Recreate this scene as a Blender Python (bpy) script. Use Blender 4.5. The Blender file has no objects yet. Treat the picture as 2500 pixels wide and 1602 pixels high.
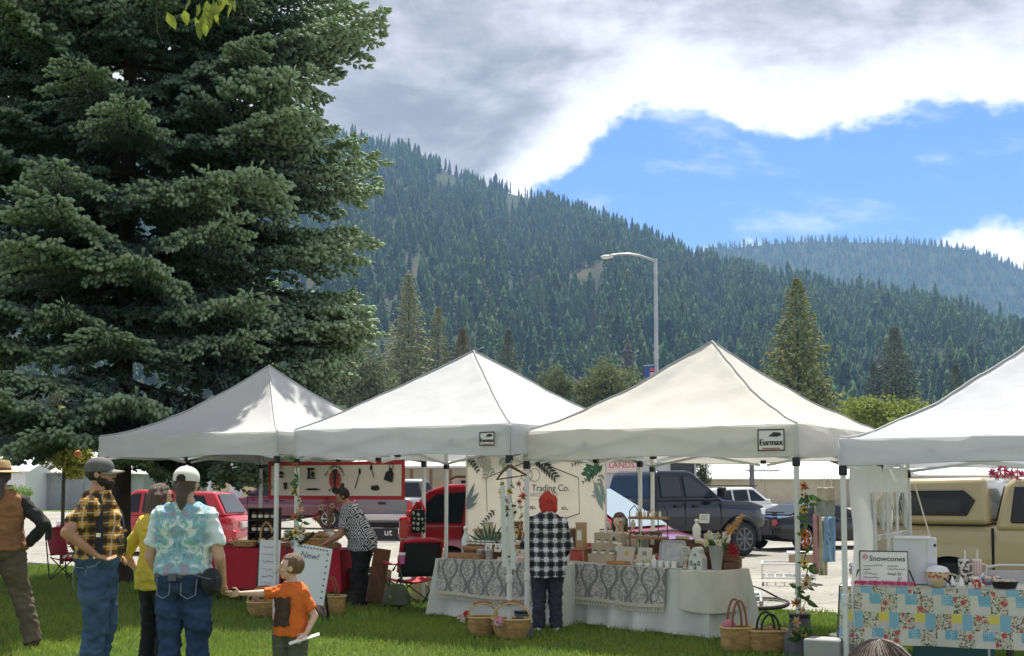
import bpy, bmesh, math, random, time
import numpy as np
from mathutils import Vector, Matrix, noise, Euler
random.seed(7); RNG = np.random.default_rng(7)
SC = bpy.context.scene
COL = SC.collection
R = math.radians
# ------------------------------------------------------------------ camera
CH = 1.57; F = 3000.0; PITCH = R(4.0); SHY = 0.0717
cd = bpy.data.cameras.new('camera'); cam = bpy.data.objects.new('camera', cd); COL.objects.link(cam)
cd.sensor_width = 36; cd.lens = 36 * F / 2500; cd.shift_y = SHY; cd.clip_end = 9000; cd.clip_start = .1
cam.location = (0, 0, CH); cam.rotation_euler = (R(90) + PITCH, 0, 0); SC.camera = cam
def ray(px, py):
    xc = (px - 1250) / F; yc = (801 - py + 2500 * SHY) / F
    return Vector((xc, math.cos(PITCH) - yc * math.sin(PITCH), math.sin(PITCH) + yc * math.cos(PITCH)))
def at(px, py, Y):
    d = ray(px, py); return Vector((0, 0, CH)) + d * (Y / d.y)
def gr(px, py, z=0.0):
    d = ray(px, py); return Vector((0, 0, CH)) + d * ((z - CH) / d.z)
# ------------------------------------------------------------------ sun and sky
SUN_AZ, SUN_EL = 6.0, 65.0          # azimuth measured from +Y, negative to the left
sl = bpy.data.lights.new('sun', 'SUN'); so = bpy.data.objects.new('sun', sl); COL.objects.link(so)
sl.energy = 3.2; sl.angle = R(.55); sl.color = (1, .95, .86)
sd = Vector((math.sin(R(SUN_AZ)) * math.cos(R(SUN_EL)), math.cos(R(SUN_AZ)) * math.cos(R(SUN_EL)), math.sin(R(SUN_EL))))
so.rotation_euler = sd.to_track_quat('Z', 'Y').to_euler()
W = bpy.data.worlds.new('World'); SC.world = W; W.use_nodes = True
SC.view_settings.view_transform = 'Standard'; SC.view_settings.look = 'None'; SC.view_settings.gamma = 1
SC.view_settings.exposure = 1.5
class NT:
    """little node-tree writer: n.math('ADD', a, b) etc. return sockets"""
    def __init__(s, tree): s.t = tree; s.L = tree.links
    def new(s, typ, **kw):
        n = s.t.nodes.new(typ)
        for k, v in kw.items(): setattr(n, k, v)
        return n
    def put(s, sock, v):
        if hasattr(v, 'is_linked'): s.L.new(v, sock)
        elif v is not None: sock.default_value = v
    def math(s, op, a, b=None, c=None, clamp=False):
        n = s.new('ShaderNodeMath', operation=op, use_clamp=clamp)
        for i, x in enumerate((a, b, c)):
            if x is not None: s.put(n.inputs[i], x)
        return n.outputs[0]
    def smooth(s, x, e0, e1):
        n = s.new('ShaderNodeMapRange', interpolation_type='SMOOTHSTEP')
        s.put(n.inputs[0], x); n.inputs[1].default_value = e0; n.inputs[2].default_value = e1
        return n.outputs[0]
    def mix(s, f, a, b, typ='MIX'):
        n = s.new('ShaderNodeMix', data_type='RGBA', blend_type=typ); n.clamp_factor = True
        s.put(n.inputs[0], f)
        for i, x in ((6, a), (7, b)):
            if isinstance(x, tuple): x = (x + (1,))[:4]
            s.put(n.inputs[i], x)
        return n.outputs[2]
    def noise(s, vec, scale, detail=3, rough=.5, out=0, dist=0):
        n = s.new('ShaderNodeTexNoise'); s.put(n.inputs['Vector'], vec); n.inputs['Scale'].default_value = scale
        n.inputs['Detail'].default_value = detail; n.inputs['Roughness'].default_value = rough; n.inputs['Distortion'].default_value = dist
        return n.outputs[out]
    def xyz(s, vec):
        n = s.new('ShaderNodeSeparateXYZ'); s.put(n.inputs[0], vec); return n.outputs
    def comb(s, x, y, z):
        n = s.new('ShaderNodeCombineXYZ')
        for i, v in enumerate((x, y, z)): s.put(n.inputs[i], v)
        return n.outputs[0]
    def obj(s): return s.new('ShaderNodeTexCoord').outputs['Object']
def build_world():
    t = W.node_tree; t.nodes.clear(); n = NT(t)
    sky = n.new('ShaderNodeTexSky', sky_type='NISHITA'); sky.sun_disc = False
    sky.sun_elevation = R(SUN_EL); sky.sun_rotation = R(SUN_AZ); sky.air_density = 1.0; sky.dust_density = .15; sky.ozone_density = 3.0
    d = n.new('ShaderNodeTexCoord').outputs['Generated']
    x, y, z = n.xyz(d)
    hz = n.math('SQRT', n.math('ADD', n.math('MULTIPLY', x, x), n.math('MULTIPLY', y, y)))
    e = n.math('DIVIDE', z, n.math('MAXIMUM', hz, .05)); az = n.math('ARCTAN2', x, y)
    # lower edge of the cloud deck, as a function of the compass direction
    def gauss(c, w, h):
        q = n.math('DIVIDE', n.math('SUBTRACT', az, c), w)
        return n.math('MULTIPLY', n.math('EXPONENT', n.math('MULTIPLY', n.math('MULTIPLY', q, q), -1)), h)
    edge = n.math('ADD', n.math('SUBTRACT', .287, gauss(-.13, .115, .24)), gauss(.14, .07, .022))
    v2 = n.comb(az, n.math('MULTIPLY', e, 1.5), 0.0)
    n1 = n.math('SUBTRACT', n.noise(v2, 7.0, 6, .6), .5)
    n2 = n.math('SUBTRACT', n.noise(v2, 30.0, 5, .62), .5)
    dd = n.math('ADD', n.math('SUBTRACT', e, edge), n.math('ADD', n.math('MULTIPLY', n1, .085), n.math('MULTIPLY', n2, .035)))
    deck = n.smooth(dd, -.006, .012)
    # lower-lying banks just over the hills
    v3 = n.comb(n.math('ADD', az, 3.1), n.math('MULTIPLY', e, 1.2), 1.7)
    lowh = n.math('ADD', .185, n.math('MULTIPLY', n.math('SUBTRACT', n.noise(n.comb(az, 0.0, 4.0), 4.6, 2), .5), .16))
    low = n.smooth(n.math('ADD', n.math('SUBTRACT', lowh, e), n.math('MULTIPLY', n.math('SUBTRACT', n.noise(v3, 22, 5, .6), .5), .05)), -.004, .012)
    wisp = n.math('MULTIPLY', n.smooth(n.noise(n.comb(n.math('ADD', az, n.math('MULTIPLY', e, .8)), n.math('MULTIPLY', e, 2.2), .3), 9, 4, .6), .52, .78), .55)
    thick = n.smooth(dd, .012, .085)
    v4 = n.comb(az, n.math('MULTIPLY', e, 1.9), .9)
    puff = n.math('ADD', n.math('MULTIPLY', n.noise(v4, 4.4, 7, .6, dist=.5), .72), n.math('MULTIPLY', n.noise(n.comb(az, n.math('MULTIPLY', e, 2.6), 2.2), 13, 6, .6, dist=.4), .28))
    gray = n.math('MULTIPLY', thick, n.math('MULTIPLY_ADD', n.smooth(puff, .68, .36), .72, .28))
    ccol = n.mix(gray, (.92, .92, .93), (.24, .243, .275))
    k = n.math('MAXIMUM', n.math('MAXIMUM', deck, low), wisp)
    skyc = n.mix(1.0, sky.outputs[0], (.0265, .0365, .058), 'MULTIPLY')
    col = n.mix(k, skyc, n.mix(1.0, ccol, (.505, .505, .505), 'MULTIPLY'))
    bg = n.new('ShaderNodeBackground'); n.put(bg.inputs[0], col); bg.inputs[1].default_value = 1.0
    o = n.new('ShaderNodeOutputWorld'); t.links.new(bg.outputs[0], o.inputs[0])
build_world()
cy = SC.cycles
cy.max_bounces = 6; cy.diffuse_bounces = 3; cy.glossy_bounces = 3; cy.transmission_bounces = 4; cy.transparent_max_bounces = 12; cy.volume_bounces = 1
cy.use_denoising = True; cy.sample_clamp_indirect = 6
# ------------------------------------------------------------------ mesh helpers
class MB:
    def __init__(s): s.v = []; s.f = []; s.m = []; s.cur = 0
    def add(s, vs, fs):
        n = len(s.v); s.v += [tuple(v) for v in vs]; s.f += [tuple(i + n for i in f) for f in fs]; s.m += [s.cur] * len(fs); return s
    def box(s, c, d, rot=None):
        hx, hy, hz = d[0] / 2, d[1] / 2, d[2] / 2
        vs = [Vector((sx * hx, sy * hy, sz * hz)) for sz in (-1, 1) for sy in (-1, 1) for sx in (-1, 1)]
        if rot is not None:
            m = rot if isinstance(rot, Matrix) else Euler(rot).to_matrix(); vs = [m @ v for v in vs]
        c = Vector(c)
        return s.add([v + c for v in vs], [(0, 2, 3, 1), (4, 5, 7, 6), (0, 1, 5, 4), (2, 6, 7, 3), (0, 4, 6, 2), (1, 3, 7, 5)])
    def bar(s, a, b, w, h=None, up=(0, 0, 1)):
        a, b = Vector(a), Vector(b); d = (b - a); L = d.length; d.normalize(); u = Vector(up)
        if abs(d.dot(u)) > .98: u = Vector((0, 1, 0))
        x = d.cross(u).normalized(); y = x.cross(d)
        return s.box((a + b) / 2, (w, L, h or w), Matrix((x, d, y)).transposed())
    def tube(s, pts, rad, n=8, caps=True):
        pts = [Vector(p) for p in pts]; k = len(pts)
        rad = [rad] * k if not hasattr(rad, '__len__') else rad
        rings = []; ref = None
        for i, p in enumerate(pts):
            d = (pts[min(i + 1, k - 1)] - pts[max(i - 1, 0)]).normalized()
            if ref is None: ref = d.orthogonal().normalized()
            x = (ref - d * ref.dot(d)); x = x.normalized() if x.length > 1e-6 else d.orthogonal().normalized(); ref = x; y = d.cross(x)
            rings.append([p + (x * math.cos(2 * math.pi * j / n) + y * math.sin(2 * math.pi * j / n)) * rad[i] for j in range(n)])
        return s.loft(rings, caps)
    def loft(s, rings, caps=True, closed=True):
        n = len(rings[0]); vs = [v for r in rings for v in r]; fs = []
        for i in range(len(rings) - 1):
            for j in range(n if closed else n - 1):
                a = i * n + j; b = i * n + (j + 1) % n; fs.append((a, b, b + n, a + n))
        if caps: fs += [tuple(range(n - 1, -1, -1)), tuple(range((len(rings) - 1) * n, len(rings) * n))]
        return s.add(vs, fs)
    def lathe(s, prof, n=16, c=(0, 0, 0), axis='Z', caps=True, sx=1, sy=1):
        c = Vector(c); rings = []
        for r, z in prof:
            ring = []
            for j in range(n):
                a = 2 * math.pi * j / n; p = (r * math.cos(a) * sx, r * math.sin(a) * sy, z)
                if axis == 'Y': p = (p[0], z, -p[1])
                if axis == 'X': p = (z, p[0], p[1])
                ring.append(c + Vector(p))
            rings.append(ring)
        return s.loft(rings, caps)
    def ell(s, c, r, nu=12, nv=8, rot=None):
        c = Vector(c); rings = []
        for i in range(nv + 1):
            th = math.pi * (i / nv) * .998 + .003
            ring = []
            for j in range(nu):
                ph = 2 * math.pi * j / nu
                v = Vector((r[0] * math.sin(th) * math.cos(ph), r[1] * math.sin(th) * math.sin(ph), -r[2] * math.cos(th)))
                ring.append(c + (rot @ v if rot else v))
            rings.append(ring)
        return s.loft(rings)
    def cap(s, a, b, ra, rb, n=12):
        a, b = Vector(a), Vector(b); d = (b - a).normalized()
        pts, rr = [], []
        for q in (-.99, -.8, -.45): pts.append(a + d * ra * q); rr.append(ra * math.sqrt(1 - q * q))
        pts += [a, b]; rr += [ra, rb]
        for q in (.45, .8, .99): pts.append(b + d * rb * q); rr.append(rb * math.sqrt(1 - q * q))
        return s.tube(pts, rr, n)
    def grid(s, fn, nu, nv, wrap=False):
        vs = [fn(i / nu, j / nv) for j in range(nv + 1) for i in range(nu + 1)]; fs = []
        for j in range(nv):
            for i in range(nu):
                a = j * (nu + 1) + i; fs.append((a, a + 1, a + nu + 2, a + nu + 1))
        return s.add(vs, fs)
    def poly(s, pts, thick, n=(0, 0, 1)):
        n = Vector(n).normalized() * thick; k = len(pts); pts = [Vector(p) for p in pts]
        return s.add(pts + [p + n for p in pts], [tuple(range(k - 1, -1, -1)), tuple(range(k, 2 * k))] + [(i, (i + 1) % k, k + (i + 1) % k, k + i) for i in range(k)])
    def mesh(s, name='m'):
        me = bpy.data.meshes.new(name); me.from_pydata(s.v, [], s.f); me.update()
        if any(s.m): me.polygons.foreach_set('material_index', s.m)
        return me
    def build(s, name, mats=None, parent=None, smooth=True, ang=38, bevel=0, loc=None, rot=None):
        me = s.mesh(name)
        return link(name, me, mats, parent, smooth, ang, bevel, loc, rot)
def link(name, me, mats=None, parent=None, smooth=True, ang=38, bevel=0, loc=None, rot=None):
    if mats is not None:
        for m in (mats if isinstance(mats, (list, tuple)) else [mats]): me.materials.append(m)
    if smooth and len(me.polygons):
        me.polygons.foreach_set('use_smooth', [True] * len(me.polygons)); me.set_sharp_from_angle(angle=R(ang))
    o = bpy.data.objects.new(name, me); COL.objects.link(o)
    if parent is not None: o.parent = parent
    if loc is not None: o.location = loc
    if rot is not None: o.rotation_euler = rot
    if bevel:
        b = o.modifiers.new('b', 'BEVEL'); b.width = bevel; b.segments = 2; b.limit_method = 'ANGLE'; b.angle_limit = R(50)
    return o
def tag(o, label=None, cat=None, group=None, kind=None):
    if label: o['label'] = label
    if cat: o['category'] = cat
    if group: o['group'] = group
    if kind: o['kind'] = kind
    return o
def thing(name, label, cat, loc=(0, 0, 0), rz=0, group=None):
    o = bpy.data.objects.new(name, None); COL.objects.link(o); o.location = loc; o.rotation_euler = (0, 0, rz); o.empty_display_size = .1
    return tag(o, label, cat, group)
def copy_tree(o, parent=None):
    c = o.copy(); COL.objects.link(c); c.parent = parent
    for ch in list(o.children): copy_tree(ch, c)
    return c
def npmesh(name, V, Fc):
    """triangle / quad mesh from numpy arrays"""
    me = bpy.data.meshes.new(name); nv, nf, k = len(V), len(Fc), Fc.shape[1]
    me.vertices.add(nv); me.vertices.foreach_set('co', np.asarray(V, np.float32).ravel())
    me.loops.add(nf * k); me.loops.foreach_set('vertex_index', np.asarray(Fc, np.int32).ravel())
    me.polygons.add(nf); me.polygons.foreach_set('loop_start', np.arange(nf, dtype=np.int32) * k)
    me.update(calc_edges=True); me.validate()
    return me
def evalmesh(o):
    dg = bpy.context.evaluated_depsgraph_get(); dg.update()
    return bpy.data.meshes.new_from_object(o.evaluated_get(dg), depsgraph=dg)
def remesh(mb, voxel, smooth=3, fac=.5):
    o = mb.build('tmp', smooth=False)
    m = o.modifiers.new('r', 'REMESH'); m.mode = 'VOXEL'; m.voxel_size = voxel
    if smooth:
        q = o.modifiers.new('s', 'SMOOTH'); q.factor = fac; q.iterations = smooth
    me = evalmesh(o); old = o.data; bpy.data.objects.remove(o); bpy.data.meshes.remove(old)
    return me
def displace(me, fn):
    n = len(me.vertices); co = np.empty(n * 3, np.float32); me.vertices.foreach_get('co', co); co = co.reshape(-1, 3)
    no = np.empty(n * 3, np.float32); me.vertices.foreach_get('normal', no); no = no.reshape(-1, 3)
    d = np.array([fn(c, q) for c, q in zip(co, no)], np.float32)
    me.vertices.foreach_set('co', (co + no * d[:, None]).ravel()); me.update()
    return me
# ------------------------------------------------------------------ materials
MATS = {}
def mat(name, col=(.5, .5, .5), rough=.6, metal=0, spec=.4, var=0, vs=6, bump=0, bs=40, transl=0, coat=0, sheen=0, emit=0, alpha=None, stretch=None):
    if name in MATS: return MATS[name]
    m = bpy.data.materials.new(name); m.use_nodes = True; n = NT(m.node_tree); b = m.node_tree.nodes['Principled BSDF']
    b.inputs['Roughness'].default_value = rough; b.inputs['Metallic'].default_value = metal; b.inputs['Specular IOR Level'].default_value = spec
    b.inputs['Coat Weight'].default_value = coat; b.inputs['Coat Roughness'].default_value = .08; b.inputs['Sheen Weight'].default_value = sheen
    c4 = tuple(col) + (1,); b.inputs['Base Color'].default_value = c4
    src = None
    if var or bump:
        vec = n.obj()
        if stretch:
            mp = n.new('ShaderNodeMapping'); mp.inputs['Scale'].default_value = stretch; n.put(mp.inputs[0], vec); vec = mp.outputs[0]
    if var:
        f = n.noise(vec, vs, 5, .6)
        src = n.mix(n.smooth(f, .3, .7), tuple(min(1, x * (1 - var)) for x in col), tuple(min(1, x * (1 + var)) for x in col))
        n.put(b.inputs['Base Color'], src)
    if bump:
        bn = n.new('ShaderNodeBump'); bn.inputs['Strength'].default_value = bump; bn.inputs['Distance'].default_value = .02
        n.put(bn.inputs['Height'], n.noise(vec, bs, 4, .6)); n.put(b.inputs['Normal'], bn.outputs[0])
    if emit:
        b.inputs['Emission Color'].default_value = c4; b.inputs['Emission Strength'].default_value = emit
    if alpha is not None: b.inputs['Alpha'].default_value = alpha
    if transl:
        t = n.new('ShaderNodeBsdfTranslucent'); t.inputs[0].default_value = c4
        if src is not None: n.put(t.inputs[0], src)
        mx = n.new('ShaderNodeMixShader'); mx.inputs[0].default_value = transl
        n.L.new(b.outputs[0], mx.inputs[1]); n.L.new(t.outputs[0], mx.inputs[2]); n.L.new(mx.outputs[0], m.node_tree.nodes['Material Output'].inputs[0])
    MATS[name] = m; return m
def custom(name, fn, rough=.8, spec=.2, transl=0, bump=None):
    """material whose colour socket is fn(NT) """
    if name in MATS: return MATS[name]
    m = bpy.data.materials.new(name); m.use_nodes = True; n = NT(m.node_tree); b = m.node_tree.nodes['Principled BSDF']
    b.inputs['Roughness'].default_value = rough; b.inputs['Specular IOR Level'].default_value = spec
    c = fn(n); n.put(b.inputs['Base Color'], c)
    if bump:
        bn = n.new('ShaderNodeBump'); bn.inputs['Strength'].default_value = bump[0]; bn.inputs['Distance'].default_value = .02
        n.put(bn.inputs['Height'], n.noise(n.obj(), bump[1], 4, .6)); n.put(b.inputs['Normal'], bn.outputs[0])
    if transl:
        t = n.new('ShaderNodeBsdfTranslucent'); n.put(t.inputs[0], c); mx = n.new('ShaderNodeMixShader'); mx.inputs[0].default_value = transl
        n.L.new(b.outputs[0], mx.inputs[1]); n.L.new(t.outputs[0], mx.inputs[2]); n.L.new(mx.outputs[0], m.node_tree.nodes['Material Output'].inputs[0])
    MATS[name] = m; return m
def band(n, x, period, width, off=0.0):
    """1 inside stripes of the given width repeated every period"""
    f = n.math('FRACT', n.math('ADD', n.math('DIVIDE', x, period), off))
    return n.math('LESS_THAN', f, width / period)
def text(body, size, material, parent, loc, rot=(0, 0, 0), name='lettering', ext=.002, align='CENTER', sx=1, shear=0):
    c = bpy.data.curves.new('t', 'FONT'); c.body = body; c.size = size; c.extrude = ext; c.align_x = align; c.align_y = 'CENTER'; c.shear = shear; c.resolution_u = 3
    o = bpy.data.objects.new('t', c); COL.objects.link(o); me = evalmesh(o); bpy.data.objects.remove(o)
    r = link(name, me, material, parent, smooth=False); r.location = loc; r.rotation_euler = rot; r.scale = (sx, 1, 1); return r
blk = mat('black_plastic', (.012, .012, .014), .45); wht = mat('white_plastic', (.78, .78, .76), .5)
steel = mat('steel', (.55, .56, .57), .35, .8); glassd = mat('dark_glass', (.010, .014, .02), .08, spec=.4)
rubber = mat('rubber', (.018, .018, .019), .8); wood = mat('wood', (.34, .19, .08), .6, var=.3, vs=9, bump=.2, bs=60, stretch=(1, 1, 6))
woodd = mat('dark_wood', (.12, .052, .025), .55, var=.3, vs=9, bump=.2, bs=60); cream = mat('cream_card', (.74, .68, .52), .7)
skin = mat('skin', (.50, .29, .20), .55, var=.12, vs=14); skinl = mat('skin_fair', (.60, .38, .28), .55, var=.1, vs=14)
skint = mat('skin_tan', (.42, .215, .13), .55, var=.14, vs=14)
leather_ = mat('leather', (.25, .10, .05), .6)
straw_ = mat('straw', (.50, .34, .16), .8, var=.2, vs=20, bump=.6, bs=90)
wicker = mat('wicker', (.50, .32, .12), .7, var=.3, vs=12, bump=.9, bs=90, stretch=(1, 1, 2.6))
leafg = mat('leaf_green', (.07, .15, .035), .5, var=.35, vs=20, transl=.25)
# ================================================================== the setting
TH = R(35.7); E1 = Vector((math.cos(TH), -math.sin(TH), 0)); E2 = Vector((math.sin(TH), math.cos(TH), 0)); RA = Vector((-1.63, 19.6, 0))
def rd(s, t, z=0): return RA + E1 * s + E2 * t + Vector((0, 0, z))
def grasscol(n):
    v = n.obj(); a = n.noise(v, .35, 4, .6); b = n.noise(v, 14, 4, .7); c = n.noise(v, 1.6, 4, .6)
    base = n.mix(n.smooth(a, .35, .65), (.08, .145, .028), (.12, .18, .038))
    base = n.mix(n.smooth(c, .5, .75), base, (.19, .19, .07))
    return n.mix(n.smooth(b, .35, .7), n.mix(1, base, (.55, .6, .5), 'MULTIPLY'), base)
lawnm = custom('lawn_soil', grasscol, .9, .1, bump=(.8, 60))
def roadcol(n):
    v = n.obj(); a = n.noise(v, .25, 5, .6); b = n.noise(v, 30, 3, .7); cr = n.noise(v, 1.2, 6, .6, dist=.8)
    c = n.mix(n.smooth(a, .3, .7), (.25, .24, .215), (.36, .345, .31))
    c = n.mix(n.smooth(b, .4, .7), c, n.mix(1, c, (.72, .72, .72), 'MULTIPLY'))
    ln = n.math('LESS_THAN', n.math('ABSOLUTE', n.math('SUBTRACT', cr, .5)), .008)
    return n.mix(n.math('MULTIPLY', ln, .6), c, (.06, .055, .05))
roadm = custom('pale_asphalt', roadcol, .9, .15, bump=(.5, 50))
dirtm = mat('valley_ground', (.19, .18, .12), .95, var=.35, vs=.08, bump=.3, bs=3)
kerbm = mat('concrete', (.40, .38, .34), .85, var=.15, vs=4, bump=.4, bs=30)
def sheet(name, pts, m, z):
    o = MB().add([(p[0], p[1], z) for p in pts], [tuple(range(len(pts)))]).build(name, m, smooth=False); return tag(o, kind='structure')
sheet('ground', [(-2900, -200), (2900, -200), (2900, 3600), (-2900, 3600)], dirtm, -.14)
mb = MB(); mb.grid(lambda u, v: rd(-70 + 140 * u, -45 + 45 * v, .012 * noise.noise((u * 60, v * 40, 0))), 70, 30)
tag(mb.build('lawn', lawnm), kind='structure')
sheet('road', [rd(-160, .14), rd(160, .14), rd(160, 36), rd(-160, 36)], roadm, -.1)
mb = MB()
for k in range(26): mb.box(rd(-52 + k * 4, .07, -.06), (3.985, .14, .14), (0, 0, -TH))
tag(mb.build('kerb', kerbm, bevel=.015), kind='structure')
sheet('gravel_lot', [rd(-30, 36), rd(160, 36), rd(160, 130), rd(-30, 130)], mat('gravel', (.36, .34, .29), .95, var=.2, vs=3, bump=.4, bs=40), -.11)
sheet('far_verge', [rd(-170, 36), rd(-30, 36), rd(-30, 58), rd(-170, 58)], custom('verge_grass', grasscol, .9, .1), -.09)
# grass blades on the lawn
def make_grass():
    n = 300000; Y = 6.2 + (24.5 - 6.2) * RNG.random(n) ** 1.25; X = (RNG.random(n) - .5) * 1.04 * Y
    t = (X - RA.x) * E2.x + (Y - RA.y) * E2.y; k = t < -.01; X, Y = X[k], Y[k]; n = len(X)
    hh = (.025 + .035 * RNG.random(n)) * (.9 + .5 * np.sin(X * 1.3 + Y * .7) ** 2) * np.clip(Y / 12, .8, 1.2); w = (.0032 + .003 * RNG.random(n)) * Y / 8; a = RNG.random(n) * 2 * np.pi
    lx, ly = (RNG.random((2, n)) - .5) * .06
    V = np.zeros((n, 3, 3)); V[:, 0] = np.c_[X - w * np.cos(a), Y - w * np.sin(a), np.zeros(n)]; V[:, 1] = np.c_[X + w * np.cos(a), Y + w * np.sin(a), np.zeros(n)]
    V[:, 2] = np.c_[X + lx, Y + ly, hh]
    me = npmesh('grass', V.reshape(-1, 3), np.arange(n * 3).reshape(-1, 3))
    def gc(q):
        v = q.obj(); a = q.noise(v, 45, 2, .6); b = q.noise(v, .5, 3, .6)
        c = q.mix(q.smooth(a, .3, .7), (.13, .23, .038), (.235, .325, .072)); return q.mix(q.smooth(b, .4, .65), q.mix(q.smooth(q.noise(v, 1.7, 4, .65), .52, .7), c, (.22, .215, .08)), q.mix(1, c, (1.3, 1.15, .9), 'MULTIPLY'))
    tag(link('grass', me, custom('grass_blades', gc, .55, .3, transl=.35), smooth=False), 'short green lawn grass across the market ground', 'grass', kind='stuff')
make_grass()
# ------------------------------------------------------------------ hills
def hillcol(n):
    v = n.obj(); a = n.noise(v, .012, 5, .65); b = n.noise(v, .12, 3, .6)
    c = n.mix(n.smooth(a, .5, .66), (.035, .046, .022), (.075, .062, .034)); return n.mix(n.smooth(b, .4, .7), c, n.mix(1, c, (.7, .7, .65), 'MULTIPLY'))
hillm = custom('hillside', hillcol, .95, .05)
HP = np.array([(-900, 330), (-300, 300), (500, 285), (800, 318), (880, 336), (960, 348), (1060, 390), (1120, 428), (1200, 452), (1300, 480), (1400, 502), (1460, 530), (1560, 566), (1640, 606), (1700, 634), (1800, 662), (1950, 695), (2100, 720), (2250, 748), (2400, 790), (2500, 820), (2900, 880), (3400, 930)], float)
Y0 = 430.0
def ridgeY(px): return np.interp(px, [-300, 1200, 1700, 2500, 3200], [1850, 1800, 1480, 1180, 1050])
def hill_z(px, Y):
    Dr = ridgeY(px); Zr = (1190 - np.interp(px, HP[:, 0], HP[:, 1])) / 3000 * Dr + CH
    q = (Y - Y0) / (Dr - Y0); up = Zr * np.clip(q, 0, 1) ** 1.12
    g = 14 * np.sin(px * .011 + 1) * np.sin(px * .027 + q * 3) * np.clip(q * (1 - q) * 4, 0, 1)
    return np.where(q <= 1, up + g, Zr * (1 - .9 * np.clip(q - 1, 0, 1))) - 1.0 * (q <= 0)
def make_hill(name, pxs, f, m):
    nu, nv = 300, 54; P = np.linspace(*pxs, nu + 1); V = []
    for j in range(nv + 1):
        for p in P:
            Y, z = f(p, j / nv); V.append(((p - 1250) / F * Y, Y, z))
    Fc = np.array([(j * (nu + 1) + i, j * (nu + 1) + i + 1, (j + 1) * (nu + 1) + i + 1, (j + 1) * (nu + 1) + i) for j in range(nv) for i in range(nu)])
    return tag(link(name, npmesh(name, np.array(V), Fc), m), kind='structure')
def fnear(p, q):
    Dr = float(ridgeY(p)); Y = Y0 + (Dr - Y0) * q * 1.35; return Y, float(hill_z(p, Y))
make_hill('hill', (-1300, 3600), fnear, hillm)
BP = np.array([(800, 640), (1600, 622), (1760, 604), (1900, 590), (2000, 584), (2200, 589), (2350, 600), (2420, 620), (2500, 652), (2800, 720), (3600, 800)], float)
def back_z(px, Y):
    Zr = (1190 - np.interp(px, BP[:, 0], BP[:, 1])) / 3000 * 3000 + CH; q = (Y - 1900) / 1100
    return np.where(q <= 1, Zr * np.clip(q, 0, 1) ** 1.1, Zr * (1 - 1.2 * (q - 1)))
make_hill('far_hill', (1150, 3500), lambda p, q: (1900 + 1100 * q * 1.35, float(back_z(p, 1900 + 1100 * q * 1.35))), hillm)
def conif_tpl(seed, tiers=7, sides=8):
    r = np.random.default_rng(seed); V = []; Fc = []
    for i in range(tiers):
        t0 = i / tiers; zt = min(1.0, .14 + .86 * ((i + 1.75) / tiers) ** 1.0); zb = .10 + .88 * t0; rad = ((1 - t0) ** (.8 if seed % 3 else .6)) * (.75 + .45 * r.random())
        n = len(V); V.append((0, 0, zt)); a0 = r.random() * 6
        for j in range(sides * 2):
            a = a0 + math.pi * j / sides; rr = rad * ((.75 + .45 * r.random()) if j % 2 == 0 else (.55 + .25 * r.random()))
            V.append((rr * math.cos(a), rr * math.sin(a), zb + (.0 if j % 2 == 0 else .05) - .03 * r.random()))
        for j in range(sides * 2): Fc.append((n, n + 1 + j, n + 1 + (j + 1) % (sides * 2)))
    return np.array(V), np.array(Fc)
def conifcol(n):
    v = n.obj(); a = n.noise(v, .035, 3, .6); b = n.noise(v, .5, 3, .6)
    at_ = n.new('ShaderNodeAttribute', attribute_name='tone'); tn = at_.outputs['Fac']
    c = n.mix(n.smooth(a, .35, .65), (.032, .076, .036), (.074, .122, .042)); c = n.mix(n.smooth(tn, .0, 1.0), n.mix(1, c, (.7, .74, .78), 'MULTIPLY'), n.mix(1, c, (1.3, 1.27, 1.0), 'MULTIPLY')); c = n.mix(n.math('GREATER_THAN', tn, .985), c, (.11, .075, .04)); return n.mix(n.smooth(b, .35, .7), n.mix(1, c, (.6, .65, .65), 'MULTIPLY'), c)
firm = custom('fir_needles', conifcol, .9, .05)
def forest(name, label, pts, hs, rs, tiers, sides):
    tp = [conif_tpl(k, tiers, sides) for k in range(8)]; Vs, Fs, Ts = [], [], []; off = 0
    for k in range(8):
        V0, F0 = tp[k]; sel = np.arange(len(pts)) % 8 == k; p, h, r = pts[sel], hs[sel], rs[sel]
        if not len(p): continue
        a = RNG.random(len(p)) * 6.28; c, s = np.cos(a)[:, None], np.sin(a)[:, None]
        V = np.stack([(V0[:, 0] * c - V0[:, 1] * s) * r[:, None] + p[:, :1], (V0[:, 0] * s + V0[:, 1] * c) * r[:, None] + p[:, 1:2], V0[:, 2] * h[:, None] + p[:, 2:3]], -1)
        Ts.append(np.repeat(RNG.random(len(p)), len(V0))); Vs.append(V.reshape(-1, 3)); Fs.append((F0[None] + (np.arange(len(p)) * len(V0))[:, None, None]).reshape(-1, 3) + off); off += len(p) * len(V0)
    me = npmesh(name, np.concatenate(Vs), np.concatenate(Fs)); me.attributes.new('tone', 'FLOAT', 'POINT').data.foreach_set('value', np.concatenate(Ts).astype(np.float32))
    tag(link(name, me, firm, ang=180), label, 'forest', kind='stuff')
BARE = [(1085, 440, 55, 24), (1268, 490, 55, 22), (1450, 690, 62, 45), (2330, 890, 120, 40), (1240, 700, 30, 16), (1020, 640, 60, 22), (1650, 880, 200, 18)]
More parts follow.
